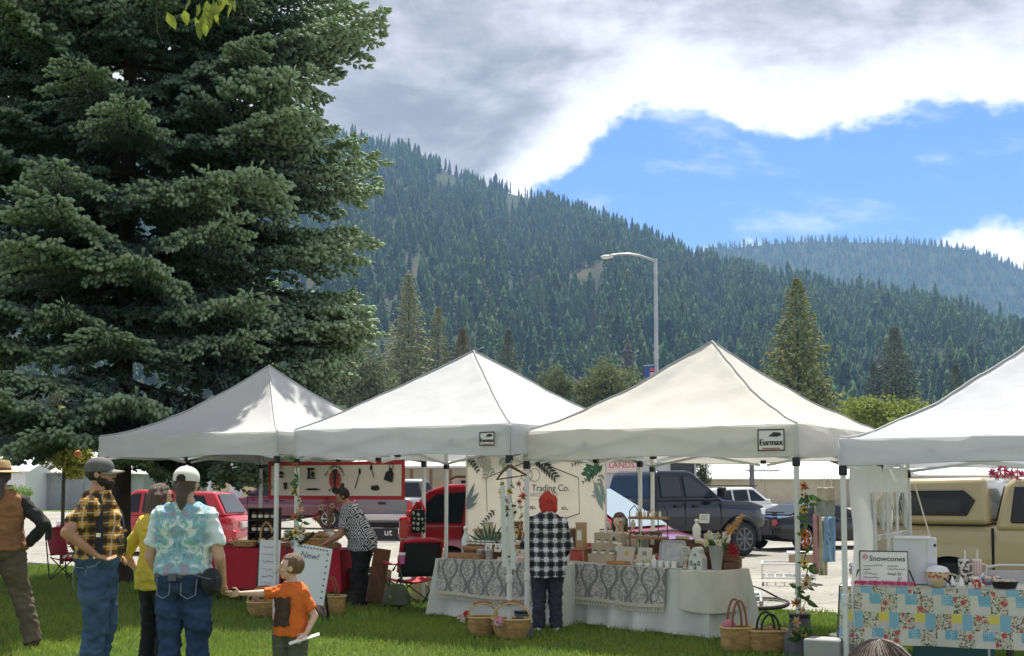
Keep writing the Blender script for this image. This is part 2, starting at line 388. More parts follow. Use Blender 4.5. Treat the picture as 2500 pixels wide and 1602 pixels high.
def scatter_hill():
    n = 12500; px = RNG.uniform(-250, 2750, n); Dr = ridgeY(px); q = RNG.random(n) ** .62 * .985; Y = Y0 + (Dr - Y0) * q
    X = (px - 1250) / F * Y; z = hill_z(px, Y); py = 1190 - (z - CH) / Y * 3000
    keep = np.ones(n, bool)
    for cx, cy_, rx, ry in BARE: keep &= ((px - cx) / rx) ** 2 + ((py - cy_) / ry) ** 2 > 1 - .5 * RNG.random(n)
    keep &= ~((q < .22) & (RNG.random(n) < .3))
    h = (9 + 17 * RNG.random(n) ** .7) * np.where(RNG.random(n) < .12, 1.3, 1); r = h * RNG.uniform(.14, .24, n)
    p = np.c_[X, Y, z - .5][keep]
    forest('forest', 'dense blue-green conifer forest covering the nearer hillside', p, h[keep], r[keep], 9, 6)
    n = 5200; px = RNG.uniform(1500, 2750, n); Y = 1900 + 1100 * (RNG.random(n) ** .6); z = back_z(px, Y)
    forest('far_forest', 'hazy blue conifer forest covering the far ridge', np.c_[(px - 1250) / F * Y, Y, z], RNG.uniform(16, 26, n), RNG.uniform(3, 5, n), 4, 5)
scatter_hill()
# single conifers that stand out against the sky along the two ridges
def ridge_trees():
    metas = []
    for k in range(5):
        V0, F0 = conif_tpl(40 + k, 9, 5); metas.append(npmesh('conifer', V0, F0)); metas[-1].materials.append(firm)
    V0, F0 = conif_tpl(60, 12, 3); snag = npmesh('conifer', V0 * np.array([.5, .5, 1]), F0); snag.materials.append(mat('dry_fir', (.05, .04, .03), .95))
    for i in range(64):
        px = 795 + (1690 - 795) * (i + RNG.random() * .9) / 64; Y = float(ridgeY(px)) * .998; z = float(hill_z(px, Y)); bare = (905 < px < 960 or 1140 < px < 1330) and i % 2 == 0
        o = bpy.data.objects.new('conifer', snag if bare else metas[i % 5]); COL.objects.link(o)
        h = random.uniform(13, 23) if not bare else random.uniform(17, 27); r = h * random.uniform(.15, .22); o.scale = (r, r, h); o.location = ((px - 1250) / F * Y, Y, z - .8); o.rotation_euler = (0, 0, random.random() * 6)
        tag(o, 'thin dry conifer on the crest of the nearer hill against the cloud' if bare else 'dark green conifer on the crest of the nearer hill', 'tree', 'conifers along the near ridge')
    for i in range(40):
        px = 1730 + (2495 - 1730) * (i + RNG.random() * .8) / 40; Y = 2990; z = float(back_z(px, Y))
        o = bpy.data.objects.new('conifer', metas[i % 5]); COL.objects.link(o); h = random.uniform(15, 25); r = h * .2; o.scale = (r, r, h); o.location = ((px - 1250) / F * Y, Y, z - .8)
        tag(o, 'tiny dark conifer on the skyline of the far ridge', 'tree', 'conifers along the far ridge')
ridge_trees()
# ------------------------------------------------------------------ the big blue spruce
def spindles(P, D, Ln, Rd, sides=5, spikes=0):
    """numpy: P base points, D unit directions, lengths, radii -> verts, tri faces"""
    n = len(P); ref = np.where(np.abs(D[:, 2:3]) > .9, np.array([[1., 0, 0]]), np.array([[0, 0, 1.]]))
    X = np.cross(D, ref); X /= np.linalg.norm(X, axis=1, keepdims=True) + 1e-9; Yv = np.cross(D, X)
    m = sides + 2; V = np.zeros((n, m, 3)); V[:, 0] = P; V[:, m - 1] = P + D * Ln[:, None]; a0 = RNG.random(n) * 6.28
    for j in range(sides):
        a = a0 + 2 * np.pi * j / sides; rr = Rd * RNG.uniform(.75, 1.3, n); tt = RNG.uniform(.5, .85, n)
        V[:, 1 + j] = P + D * (Ln * tt)[:, None] + X * (np.cos(a) * rr)[:, None] + Yv * (np.sin(a) * rr)[:, None]
    Fc = []
    for j in range(sides):
        k = 1 + (j + 1) % sides; Fc += [(0, k, 1 + j), (m - 1, 1 + j, k)]
    return V.reshape(-1, 3), (np.array(Fc)[None] + (np.arange(n) * m)[:, None, None]).reshape(-1, 3)
def spruce_bough(seed):
    """a bough 1 long in x (real length about 4 m): rib, side branches, finger-like twigs"""
    r = np.random.default_rng(seed); S = 4.2; P, D, Ln, Rd = [], [], [], []; wv, wf = [], []
    def axis(t): return np.array([t * S, .18 * math.sin(t * 3 + seed), S * (-.10 * t + .17 * t ** 2.6)])
    wood_mb = MB(); wood_mb.tube([axis(t) for t in np.linspace(0, .95, 9)], list(np.linspace(.045, .008, 9)), 5)
    t = .16
    while t < 1.0:
        for sgn in (-1, 1):
            if r.random() < .10: continue
            p0 = axis(t); ll = S * (.30 * min(1, (1.04 - t) * 2.2) * (.45 + .8 * t) + .03) * r.uniform(.65, 1.2); ang = R(r.uniform(40, 62)) * sgn
            dirv = np.array([math.cos(ang), math.sin(ang), r.uniform(-.28, -.02) + .22 * t]); dirv /= np.linalg.norm(dirv)
            m = max(2, int(ll / .105)); droop = r.uniform(.06, .22)
            for k in range(1, m + 1):
                q = k / m; pp = p0 + dirv * ll * q + np.array([0, 0, -droop * ll * q * q])
                for s2 in (-1, 1, 0):
                    if s2 == 0 and k < m and r.random() < .35: continue
                    fw = .75 if s2 else 1.0; side = np.array([-dirv[1], dirv[0], 0]) * s2
                    d = dirv * fw + side * r.uniform(.5, .95) + np.array([0, 0, r.uniform(-.55, .25)]); d /= np.linalg.norm(d)
                    P.append(pp); D.append(d); Ln.append(r.uniform(.13, .23) * (1.15 if s2 == 0 else 1) * (1.1 - .3 * q)); Rd.append(r.uniform(.027, .043))
            if r.random() < .4: wood_mb.tube([p0, p0 + dirv * ll * .5 + np.array([0, 0, -droop * ll * .25]), p0 + dirv * ll * .95 + np.array([0, 0, -droop * ll * .9])], [.014, .008, .003], 3)
        for u in range(5):        # hanging and upright twigs on the rib itself
            d = np.array([r.uniform(.2, 1), r.uniform(-.8, .8), r.uniform(-1.0, .6)]); d /= np.linalg.norm(d); P.append(axis(t)); D.append(d); Ln.append(r.uniform(.12, .26)); Rd.append(r.uniform(.018, .03))
        t += .032
    V, Fc = spindles(np.array(P), np.array(D), np.array(Ln), np.array(Rd), 5)
    n0 = len(V); wvv = np.array(wood_mb.v); tri = []
    for f in wood_mb.f:
        for k in range(1, len(f) - 1): tri.append((f[0], f[k], f[k + 1]))
    me = npmesh('bough', np.concatenate([V, wvv]), np.concatenate([Fc, np.array(tri) + n0])); me.materials.append(sprucem); me.materials.append(barkm)
    me.polygons.foreach_set('material_index', [0] * len(Fc) + [1] * len(tri)); me.polygons.foreach_set('use_smooth', [True] * len(me.polygons))
    return me
def sprucecol(n):
    v = n.obj(); a = n.noise(v, 1.3, 3, .6); b = n.noise(v, 9, 3, .6); rnd = n.new('ShaderNodeObjectInfo').outputs['Random']
    x = n.xyz(v)[0]
    c = n.mix(n.smooth(a, .3, .7), (.085, .145, .108), (.125, .20, .14)); c = n.mix(n.smooth(b, .35, .7), c, (.14, .21, .145))
    c = n.mix(n.math('MULTIPLY', rnd, .5), c, (.085, .14, .13))
    return n.mix(n.smooth(x, 2.6, 4.3), c, (.26, .36, .21))          # paler new growth at the bough ends
sprucem = custom('spruce_needles', sprucecol, .75, .25, transl=.12)
barkm = mat('bark', (.055, .040, .030), .95, var=.4, vs=14, bump=1, bs=26, stretch=(1, 1, .35))
def make_spruce():
    base = Vector((-6.5, 20.5, 0)); t = thing('spruce_tree', 'huge blue-green spruce with layered drooping boughs towering over the leftmost canopy', 'tree', base)
    prof = []; H = 23.0
    for k in range(24):
        z = H * k / 23; prof.append((max(.012, .15 * (1 - z / H) + .015 + (.07 * math.exp(-z * 2.5))), z))
    mb = MB(); mb.lathe(prof, 14); me = mb.mesh(); link('trunk', me, barkm, t)
    bm = [spruce_bough(100 + k) for k in range(7)]
    rad = lambda z: np.interp(z, [1.9, 2.6, 3.5, 5, 7.2, 8.6, 10, 14, 19, 22.6], [2.7, 3.5, 3.95, 4.05, 3.9, 3.6, 3.45, 2.8, 1.3, .35])
    i = 0; z = 2.3; ga = 0
    while z < 22.4 and i < 298:
        lo = z < 10.5; nb = 9 if lo else 6
        for k in range(nb):
            ga += 2.399963 if False else 2 * math.pi / nb
            a = ga + random.uniform(-.3, .3); rr = float(rad(z)) * random.uniform(.82, 1.1)
            # the crown is open to the left-hand lower side under the camera's view of the lawn
            if z < 4.1 and math.cos(a) < -.3: continue
            if z < 4.6 and math.sin(a) > .35 and math.cos(a) < .35: continue  # unseen rear boughs left out so that sunlight reaches the grass
            o = bpy.data.objects.new('bough', bm[random.randrange(7)]); COL.objects.link(o); o.parent = t
            s = rr / 4.2; o.location = (0, 0, z + random.uniform(-.12, .12)); o.scale = (s, s * random.uniform(.85, 1.1), s * random.uniform(.9, 1.2))
            tilt = np.interp(z, [2, 6, 10, 16, 22], [11, 8, 0, -14, -32]) + random.uniform(-5, 6)
            if z < 3.4: tilt += 2
            o.rotation_euler = (random.uniform(-.25, .25), R(tilt), a); i += 1
        z += .50 if lo else .64; ga += .5
    # one long limb reaching out to the right against the cloud
    for (zz, a, rr, tl) in ((8.35, -.12, 4.45, -9), (6.9, -.05, 4.15, 2), (5.5, -.2, 4.1, 3), (4.5, -.1, 4.0, 6), (2.75, -1.75, 4.0, 2), (2.9, -2.2, 3.9, 4)):
        o = bpy.data.objects.new('bough', bm[i % 7]); COL.objects.link(o); o.parent = t; o.location = (0, 0, zz); s = rr / 4.2; o.scale = (s, s * .9, s); o.rotation_euler = (0, R(tl), a); i += 1
make_spruce()
# ------------------------------------------------------------------ other trees
def leaf_tris(P, size, seed, up=.0):
    r = np.random.default_rng(seed); n = len(P); A = r.normal(size=(n, 3)); A /= np.linalg.norm(A, axis=1, keepdims=True); B = np.cross(A, r.normal(size=(n, 3))); B /= np.linalg.norm(B, axis=1, keepdims=True)
    s = size * r.uniform(.6, 1.3, (n, 1)); V = np.stack([P - A * s, P + B * s * .55, P + A * s, P - B * s * .55], 1)
    return V.reshape(-1, 3), np.arange(n * 4).reshape(-1, 4)
def conifer(name, label, px, ytop, Y, hw, colr, seed, dens=1.0, sparse=.0, bare=.06, group=None, full=.8):
    z1 = at(px, ytop, Y).z; x = at(px, 1190, Y).x; t = thing(name, label, 'tree', (x, Y, -.12), 0, group); rmax = hw * 2.05 / F * Y; r = np.random.default_rng(seed)
    mb = MB(); mb.tube([(0, 0, 0), (0, 0, z1 * .5), (0, 0, z1 * .99)], [.009 * z1, .005 * z1, .02], 8); mb.build('trunk', barkm, t)
    nb = int(560 * dens); P, D, Ln, Rd = [], [], [], []
    for i in range(nb):
        q = (i + .5) / nb; z = z1 * (bare + (1 - bare) * (1 - (1 - q) ** 1.25)); rr = rmax * ((1 - (z / z1)) ** full + .02) * r.uniform(.55, 1.15); a = i * 2.4 + r.uniform(-.4, .4)
        k = max(3, int(rr / (rmax * .065)))
        for j in range(k):
            f = (j + r.random()) / k; f = f ** .7
            if r.random() < sparse: continue
            base = np.array([math.cos(a) * rr * f, math.sin(a) * rr * f, z - .10 * rr * f + .12 * rr * f * f]); 
            d = np.array([math.cos(a + r.uniform(-.8, .8)), math.sin(a + r.uniform(-.8, .8)), r.uniform(-.5, .25)]); d /= np.linalg.norm(d)
            sc_ = .3 + .7 * rr / rmax; P.append(base); D.append(d); Ln.append(rmax * sc_ * r.uniform(.09, .2)); Rd.append(rmax * sc_ * r.uniform(.022, .05))
    V, Fc = spindles(np.array(P), np.array(D), np.array(Ln), np.array(Rd), 4)
    me = npmesh('crown', V, Fc); link('crown', me, mat('needles_%d' % seed, colr, .85, spec=.1, var=.4, vs=.9, transl=.15), t, smooth=False); return t
conifer('conifer_tree', 'tall pale grey-green conifer behind the second canopy, broadest of the town conifers', 995, 668, 150, 68, (.29, .31, .19), 1, 1.6, full=.9)
conifer('conifer_tree', 'narrow spiky conifer just right of the broad pale conifer', 1068, 748, 165, 52, (.21, .23, .11), 2, 1.1, .1)
conifer('conifer_tree', 'small brownish pointed conifer left of the second canopy peak', 1128, 800, 150, 50, (.18, .14, .075), 3, 1.1)
conifer('conifer_tree', 'slim dark conifer right of the second canopy peak', 1240, 802, 190, 50, (.13, .16, .11), 4, 1.1)
conifer('conifer_tree', 'tall dense olive-green spruce right of the third canopy peak', 1953, 678, 120, 72, (.21, .235, .10), 5, 1.7, full=.75)
conifer('conifer_tree', 'dark grey-green conifer above the bright round tree', 2192, 797, 170, 58, (.14, .165, .12), 6, 1.2, full=.75)
conifer('conifer_tree', 'short dark conifer left of the grey-green conifer above the round tree', 2138, 885, 170, 42, (.09, .11, .08), 7, .8)
conifer('conifer_tree', 'small dark conifer beside the slope of the rightmost canopy', 2340, 888, 180, 42, (.09, .11, .08), 8, .8)
conifer('conifer_tree', 'thin conifer low on the slope left of the olive spruce', 1845, 905, 210, 42, (.05, .065, .05), 9, .6)
def broadleaf(name, label, px, ytop, ybot, Y, hw, colr, seed, n=9000, leaf=None, cat='tree', lobes=9, trunk=True, group=None):
    x = at(px, 1190, Y).x; z1 = at(px, ytop, Y).z; z0 = max(.3, at(px, ybot, Y).z); rw = hw / F * Y; r = np.random.default_rng(seed)
    t = thing(name, label, cat, (x, Y, -.12 if Y > 24 else 0), 0, group)
    zc = (z0 + z1) / 2; rz = (z1 - z0) / 2; P = []
    C = [(r.uniform(-.62, .62), r.uniform(-.55, .55), r.uniform(-.55, .58), r.uniform(.22, .46)) for _ in range(lobes + 5)] + [(0, 0, .45, .55), (0, 0, -.2, .6)]
    for k in range(n):
        c = C[k % len(C)]; d = r.normal(size=3); d /= np.linalg.norm(d); q = c[3] * r.uniform(.45, 1.22)
        P.append(((c[0] + d[0] * q) * rw, (c[1] + d[1] * q) * rw, zc + (c[2] + d[2] * q) * rz))
    V, Fc = leaf_tris(np.array(P), leaf or rw * .045, seed); link('crown', npmesh('crown', V, Fc), mat('leaves_%d' % seed, colr, .7, spec=.2, var=.35, vs=1.2, transl=.3), t, smooth=False)
    if trunk:
        mb = MB(); tr = max(.04, rw * .07); mb.tube([(0, 0, 0), (0, 0, z0 + rz * .4), (.1 * rw, 0, z0 + rz * 1.2)], [tr, tr * .8, tr * .3], 8)
        for c in C[:6]: mb.tube([(0, 0, max(.2, z0)), (c[0] * rw * .5, c[1] * rw * .5, zc + c[2] * rz * .6 - .1 * rz), (c[0] * rw, c[1] * rw, zc + c[2] * rz)], [tr * .5, tr * .3, tr * .1], 5)
        mb.build('trunk', barkm, t)
    return t
broadleaf('broadleaf_tree', 'bright yellow-green round tree between the third and rightmost canopies', 2152, 963, 1100, 95, 108, (.21, .25, .055), 21, 12000)
broadleaf('broadleaf_tree', 'grey-green leafy tree at the right edge of the big spruce', 880, 838, 1100, 130, 95, (.13, .155, .085), 22, 9000)
broadleaf('broadleaf_tree', 'dull green leafy tree behind the left slope of the third canopy', 1340, 880, 1100, 160, 75, (.12, .145, .065), 23, 8000)
broadleaf('broadleaf_tree', 'olive-green leafy tree beside the lamp post banner', 1478, 868, 1100, 150, 95, (.15, .17, .07), 24, 9000)
broadleaf('broadleaf_tree', 'dark leafy tree between the shop and the pale shed', 1720, 1095, 1190, 80, 40, (.04, .06, .025), 25, 4000)
broadleaf('broadleaf_tree', 'dark bluish tree filling the gap below the spruce and second canopy', 800, 900, 1120, 140, 60, (.08, .105, .08), 26, 6000)
broadleaf('fruit_tree', 'small yellow-green tree with orange fruit beside the left canopy corner', 155, 985, 1165, 27, 75, (.24, .25, .05), 27, 4200, leaf=.06)
for k, (px, py) in enumerate(((178, 1045), (205, 1085), (190, 1108), (215, 1050))):
    o = [q for q in COL.objects if q.name.startswith('fruit_tree')][0]; p = at(px, py, 26.3) - Vector(o.location); m = MB(); m.ell(p, (.085, .085, .08), 8, 6); m.build('fruit_cluster', mat('orange_fruit', (.42, .13, .035), .6, var=.3, vs=30), o)
for k, (px, yt, hw, lab) in enumerate(((15, 880, 75, 'leftmost dark tree behind the grey shed'), (110, 900, 60, 'dark tree behind the grey shed roof, beside the fruit tree'), (-90, 860, 90, 'tall dark tree at the left picture edge behind the shed'), (250, 950, 60, 'green tree behind the spruce trunk and grey shed'))):
    broadleaf('broadleaf_tree', lab, px, yt, 1150, 115, hw, (.075, .085, .03) if k % 2 else (.05, .06, .03), 30 + k, 6000)
broadleaf('shrub', 'bright green clipped shrub in front of the grey shed', 38, 1180, 1240, 70, 52, (.17, .27, .05), 35, 4000, cat='shrub', trunk=False)
def overhang_tree():
    t = thing('broadleaf_tree', 'leafy tree whose yellow-green leaf sprig hangs in at the top edge', 'tree', (-6.3, 3.2, 0)); B = Vector((-6.3, 3.2, 0))
    mb = MB(); mb.tube([(0, 0, 0), (.1, .2, 3), (.6, 1.2, 5.6), (1.0, 2, 8)], [.3, .24, .18, .08], 10)
    tip = at(505, -30, 8.4) - B; mb.tube([(.45, .9, 4.8), (2.0, 3.0, 5.9), tip * .9 + Vector((0, -.4, .35)), tip], [.1, .06, .025, .01], 6)
    tw = [at(382, 30, 8.4) - B, at(383, 75, 8.4) - B, at(395, 100, 8.4) - B]; mb.tube([tip + Vector((-.3, 0, .25))] + tw, [.006, .004, .004, .003], 4)
    mb.build('trunk', barkm, t)
    r = np.random.default_rng(5); lf = MB()
    def leaf(p, d, L):
        d = d.normalized(); s = d.cross(Vector((r.normal(), r.normal(), r.normal()))).normalized(); n = d.cross(s)
        lf.add([p, p + d * L * .35 + s * L * .27 + n * L * .05, p + d * L * .7 + s * L * .2, p + d * L, p + d * L * .7 - s * L * .2, p + d * L * .35 - s * L * .27 + n * L * .05, p + d * L * .5 - n * L * .04], [(0, 1, 6), (1, 2, 6), (2, 3, 6), (3, 4, 6), (4, 5, 6), (5, 0, 6)])
    for k in range(46):
        px = 505 + r.normal() * 36; py = r.uniform(-45, 62) - abs(px - 480) * .3; p = at(px, py, 8.4 + r.normal() * .12) - B; leaf(p, Vector((r.normal() * .35, r.normal() * .35, -1)), r.uniform(.085, .14))
    for k in range(2600):
        c = Vector((r.normal() * 1.9, 1.5 + r.normal() * 1.7, 8.5 + r.normal() * 1.1))
        if c.z < 6.6: continue
        leaf(c, Vector((r.normal(), r.normal(), -1)), r.uniform(.1, .16))
    lf.build('crown', mat('sprig_leaves', (.20, .24, .035), .5, spec=.4, var=.3, vs=9, transl=.45), t, smooth=False)
overhang_tree()
# ================================================================== buildings and street furniture
def quadbox(mb, p0, p1, p2, p3, th, n):
    mb.poly([p0, p1, p2, p3], th, n)
def building(name, label, px0, px1, Y, y_eave, y_ridge, deep, wallm, roofm, rz=0, over=.4, cat='building', hip=0.0, ground=-.12):
    """gabled block; local x along the front, y towards the back"""
    x0 = at(px0, 1190, Y).x; x1 = at(px1, 1190, Y).x; ze = at(px0, y_eave, Y).z; zr = at(px0, y_ridge, Y + deep / 2).z; w = x1 - x0
    t = thing(name, label, cat, (x0, Y, ground), rz); ze -= ground; zr -= ground
    mb = MB(); mb.add([(0, 0, 0), (w, 0, 0), (w, deep, 0), (0, deep, 0), (0, 0, ze), (w, 0, ze), (w, deep, ze), (0, deep, ze), (hip * w, deep / 2, zr - .06), (w * (1 - hip), deep / 2, zr - .06)],
        [(0, 1, 5, 4), (2, 3, 7, 6), (1, 2, 6, 9, 5), (3, 0, 4, 8, 7), (3, 2, 1, 0)]); mb.build('wall', wallm, t, smooth=False)
    sl = (zr - ze) / (deep / 2)
    roof = MB()
    for sg in (0, 1):
        ye = -over if sg == 0 else deep + over; pe = ze - sl * over
        pts = [(-over, ye, pe), (w + over, ye, pe), (w + over - hip * w, deep / 2, zr), (-over + hip * w, deep / 2, zr)]
        if sg: pts = pts[::-1]
        roof.poly(pts, .1, (0, -sl if sg == 0 else sl, 1))
    if hip: 
        roof.poly([(w + over, -over, ze - sl * over), (w + over, deep + over, ze - sl * over), (w + over - hip * w, deep / 2, zr)], .1, (1, 0, 1)); roof.poly([(-over, deep + over, ze - sl * over), (-over, -over, ze - sl * over), (-over + hip * w, deep / 2, zr)], .1, (-1, 0, 1))
    ro = roof.build('roof', roofm, t, smooth=False)
    k = int(w / .9)
    sm = None
    for i in range(1, k):
        f = -over + (w + 2 * over) * i / k
        if hip and (f < hip * w or f > w * (1 - hip)): continue
        m = MB(); m.bar((f, -over, ze - sl * over + .125), (f, deep / 2, zr + .125), .05, .05); m.build('roof_seam', roofm, ro, smooth=False)
    return t, w, ze
def opening(t, nm, x, z, w, h, m, frame=None, y=0, cols=1):
    o = MB().box((x, y - .02, z + h / 2), (w, .04, h)).build(nm, m, t, smooth=False)
    if frame:
        for k in range(cols + 1): MB().box((x - w / 2 + w * k / cols, y - .05, z + h / 2), (.07, .06, h + .1)).build('frame', frame, o, smooth=False)
        for zz in (z, z + h): MB().box((x, y - .052, zz), (w + .07, .066, .07)).build('frame', frame, o, smooth=False)
    return o
metalroof = mat('white_metal_roof', (.72, .72, .72), .45, var=.06, vs=2)
greywall = mat('grey_siding', (.34, .35, .37), .7, var=.08, vs=2, bump=.2, bs=20); tanwall = mat('tan_siding', (.46, .42, .32), .7, var=.06, vs=2)
creamwall = mat('cream_wall', (.62, .57, .46), .75, var=.08, vs=2); offw = mat('off_white_wall', (.60, .61, .63), .7, var=.06, vs=2)
winlit = mat('window_blind', (.62, .5, .28), .5); stone = mat('stone_skirt', (.30, .24, .19), .9, var=.4, vs=3, bump=.8, bs=9)
t, w, ze = building('shed', 'low grey shed with white metal roof behind the shrub at far left', 66, 262, 92, 1152, 1108, 9, greywall, metalroof, cat='shed', hip=.18)
for k in range(1, 7): MB().box((w * k / 7, -.03, ze * .47), (.05, .06, ze * .9)).build('wall_batten', greywall, t, smooth=False)
o = opening(t, 'door', w * .62, 0, 1.0, 2.1, mat('shed_door', (.30, .31, .33), .6)); MB().box((w * .62 + .4, -.07, 1.0), (.06, .06, .12)).build('door_handle', blk, o)
t, w, ze = building('shed', 'small white outbuilding with white roof at the left picture edge', -160, 62, 88, 1150, 1118, 8, mat('white_siding', (.7, .7, .7), .7), metalroof, cat='shed')
opening(t, 'window', w * .8, 1.0, 1.0, .9, glassd, wht)
t, w, ze = building('shop', 'off-white shop with amber window blinds behind the leftmost canopy', 505, 700, 62, 1112, 1085, 9, offw, greywall, cat='building')
opening(t, 'window', w * .62, .95, 1.5, 1.15, winlit, offw, cols=2); opening(t, 'window', w * .18, .95, .9, 1.15, winlit, offw)
mb = MB(); mb.box((w / 2, -.09, .42), (w, .12, .84)); mb.build('stone_skirt', stone, t)
for x in (.3, w - .3, w * .36): MB().box((x, -.8, ze / 2 - .1), (.16, .16, ze)).build('porch_post', offw, t, smooth=False)
t, w, ze = building('shop', 'long cream shop with a white porch roof and brown posts behind the red minivan', 915, 1290, 66, 1128, 1092, 8, creamwall, metalroof, over=1.4)
for k in range(9): MB().box((w * k / 8, -1.2, ze / 2 - .35), (.17, .17, ze - .1)).build('porch_post', mat('brown_post', (.17, .10, .055), .7), t, smooth=False)
for k in range(4): opening(t, 'window', w * (.13 + .25 * k), .9, 1.2, 1.2, winlit if k == 1 else glassd, creamwall, cols=2)
t, w, ze = building('shop', 'grey flat-fronted shop with a pale lettered sign behind the black pickup', 1440, 1700, 62, 1094, 1080, 9, mat('grey_front', (.42, .43, .45), .7, var=.06, vs=1), greywall, over=.5)
opening(t, 'window', w * .87, 2.35, 1.1, .75, glassd, blk); opening(t, 'window', w * .6, .8, 1.6, 1.4, glassd, offw, cols=2)
sg = MB().box((at(1513, 1128, 62).x - t.location.x, -.12, at(1513, 1135, 61.8).z + .14), (1.62, .08, .86)).build('sign', mat('sign_pink', (.62, .50, .47), .6), t, bevel=.03)
text('LANDS', .42, mat('sign_red', (.38, .06, .05), .6), sg, (at(1517, 1128, 62).x - t.location.x, -.17, at(1513, 1135, 61.8).z + .10), (R(90), 0, 0))
t, w, ze = building('shed', 'wide tan shed with a white metal hip roof behind the black sports car', 1700, 2120, 104, 1168, 1119, 14, tanwall, metalroof, cat='shed', hip=.2)
for k in range(1, 5): MB().box((w * k / 5, -.03, ze * .47), (.05, .06, ze * .9)).build('wall_batten', tanwall, t, smooth=False)
MB().box((w * .42, 2.6, ze + 1.6), (3.0, .5, .35)).build('roof_vent', greywall, t, smooth=False)
t, w, ze = building('shed', 'far white-roofed shed behind the tan pickup', 2180, 2600, 95, 1160, 1120, 12, tanwall, metalroof, cat='shed')
opening(t, 'door', w * .5, 0, 2.4, 2.2, wht)
# street lamp
galv = mat('galvanised', (.42, .43, .44), .45, .6, var=.1, vs=3)
def street_lamp():
    Y = 40.0; b = at(1605, 1190, Y); t = thing('street_lamp', 'tall grey street lamp with curved arm above the third canopy', 'lamp post', (b.x, Y, -.12)); L = lambda px, py: at(px, py, Y) - Vector((b.x, Y, -.12))
    z1 = L(1605, 632).z; MB().tube([(0, 0, 0), (0, 0, .05), (0, 0, z1)], [.11, .085, .06], 12).build('pole', galv, t)
    MB().box((0, 0, .06), (.36, .36, .1)).build('base_plate', galv, t, bevel=.02)
    MB().tube([L(1603, 640), L(1585, 632), L(1560, 624), L(1535, 620), L(1510, 621), L(1488, 624)], [.045, .042, .04, .036, .032, .03], 10).build('arm', galv, t)
    h = L(1482, 627); hd = MB(); hd.ell(h, (.22, .1, .055), 14, 8); hd.box(h + Vector((.06, 0, .05)), (.16, .1, .06)); o = hd.build('lamp_head', mat('lamp_grey', (.6, .6, .58), .4), t)
    MB().ell(h + Vector((-.05, 0, -.045)), (.13, .07, .03), 10, 6).build('lens', mat('lens', (.8, .8, .75), .2), o)
    p = MB().box((L(1588, 915)), (.34, .02, .62)).build('banner', mat('banner_blue', (.035, .10, .33), .7), t); q = L(1588, 915)
    for k, (dx, dz, w_, h_) in enumerate(((.07, .17, .18, .1), (.07, .02, .18, .12), (.06, -.14, .17, .1))): MB().box(q + Vector((dx, -.014, dz)), (w_, .012, h_)).build('banner_print', mat('banner_red', (.50, .12, .14), .7) if k != 1 else mat('banner_pink', (.6, .4, .42), .7), p)
    MB().bar(L(1572, 893), L(1606, 891), .03).build('banner_arm', galv, t); MB().bar(L(1572, 938), L(1606, 938), .03).build('banner_arm', galv, t)
street_lamp()
def sign_pole():
    b = at(1836, 1190, 60); t = thing('light_pole', 'dark metal pole in front of the tan shed', 'pole', (b.x, 60, -.12)); z1 = at(1836, 1122, 60).z + .12
    MB().tube([(0, 0, 0), (0, 0, z1)], [.13, .12], 10).build('pole', mat('dark_pole', (.10, .105, .11), .6), t); MB().box((0, 0, z1), (.9, .12, .12)).build('crossbar', mat('dark_pole'), t)
sign_pole()
# ------------------------------------------------------------------ vehicles
def paint(nm, col, rough=.16, coat=.7, spec=.4): return mat(nm, col, rough, spec=spec, coat=coat, var=.04, vs=2)
def wheel(t, x, y, r, wd, side, rimm, spokes=6, name='wheel'):
    tp = MB(); tp.lathe([(r * .62, -wd / 2), (r * .9, -wd / 2), (r * .985, -wd * .34), (r, 0), (r * .985, wd * .34), (r * .9, wd / 2), (r * .62, wd / 2)], 28, (0, 0, 0), 'Y'); o = tp.build(name, rubber, t, loc=(x, y, r))
    k = MB(); k.lathe([(r * .64, side * wd * .40), (r * .66, side * wd * .52), (r * .60, side * wd * .52), (r * .57, side * wd * .2), (.01, side * wd * .2)][::side], 24, (0, 0, 0), 'Y')
    for i in range(spokes):
        a = 2 * math.pi * i / spokes; k.bar((math.cos(a) * .08 * r, side * wd * .44, math.sin(a) * .08 * r), (math.cos(a) * r * .62, side * wd * .46, math.sin(a) * r * .62), r * .13, .03, (0, 1, 0))
    k.lathe([(r * .17, side * wd * .3), (r * .16, side * wd * .52), (.01, side * wd * .53)][::side], 12, (0, 0, 0), 'Y'); k.build('rim', rimm, o)
    return o
def ring(x, zb, zt, hw, roof=False):
    h = zt - zb; pr = [(.84, 0), (.955, .07), (.995, .28), (1, .5), (.985, .74), (.955, .90), (.90, .975), (.80, 1.0), (.4, 1.012)]
    return [Vector((x, s * a * hw, zb + b * h)) for s, seq in ((-1, pr), (1, pr[::-1])) for a, b in seq]
def carbody(t, st, wheels, rw, m, name='body', wellw=.5):
    mb = MB(); mb.loft([ring(*s) for s in st]); o = mb.build('tmpb', None, smooth=False)
    cut = MB()
    for (x, hw) in wheels:
        for s in (-1, 1): cut.lathe([(rw * 1.17, s * hw - wellw * (1 if s > 0 else .2)), (rw * 1.17, s * hw + wellw * (.2 if s > 0 else 1))], 28, (x, 0, rw * 1.02), 'Y')
    c = cut.build('tmpc', None, smooth=False); md = o.modifiers.new('b', 'BOOLEAN'); md.object = c; md.operation = 'DIFFERENCE'; md.solver = 'EXACT'
    me = evalmesh(o); bpy.data.objects.remove(o); bpy.data.objects.remove(c); b = link(name, me, m, t, ang=32)
    for (x, hw) in wheels: MB().box((x, 0, rw * 1.5), (rw * 2.1, hw * 2 - .5, rw * 1.2)).build('wheel_well', blk, t, smooth=False)
    return b
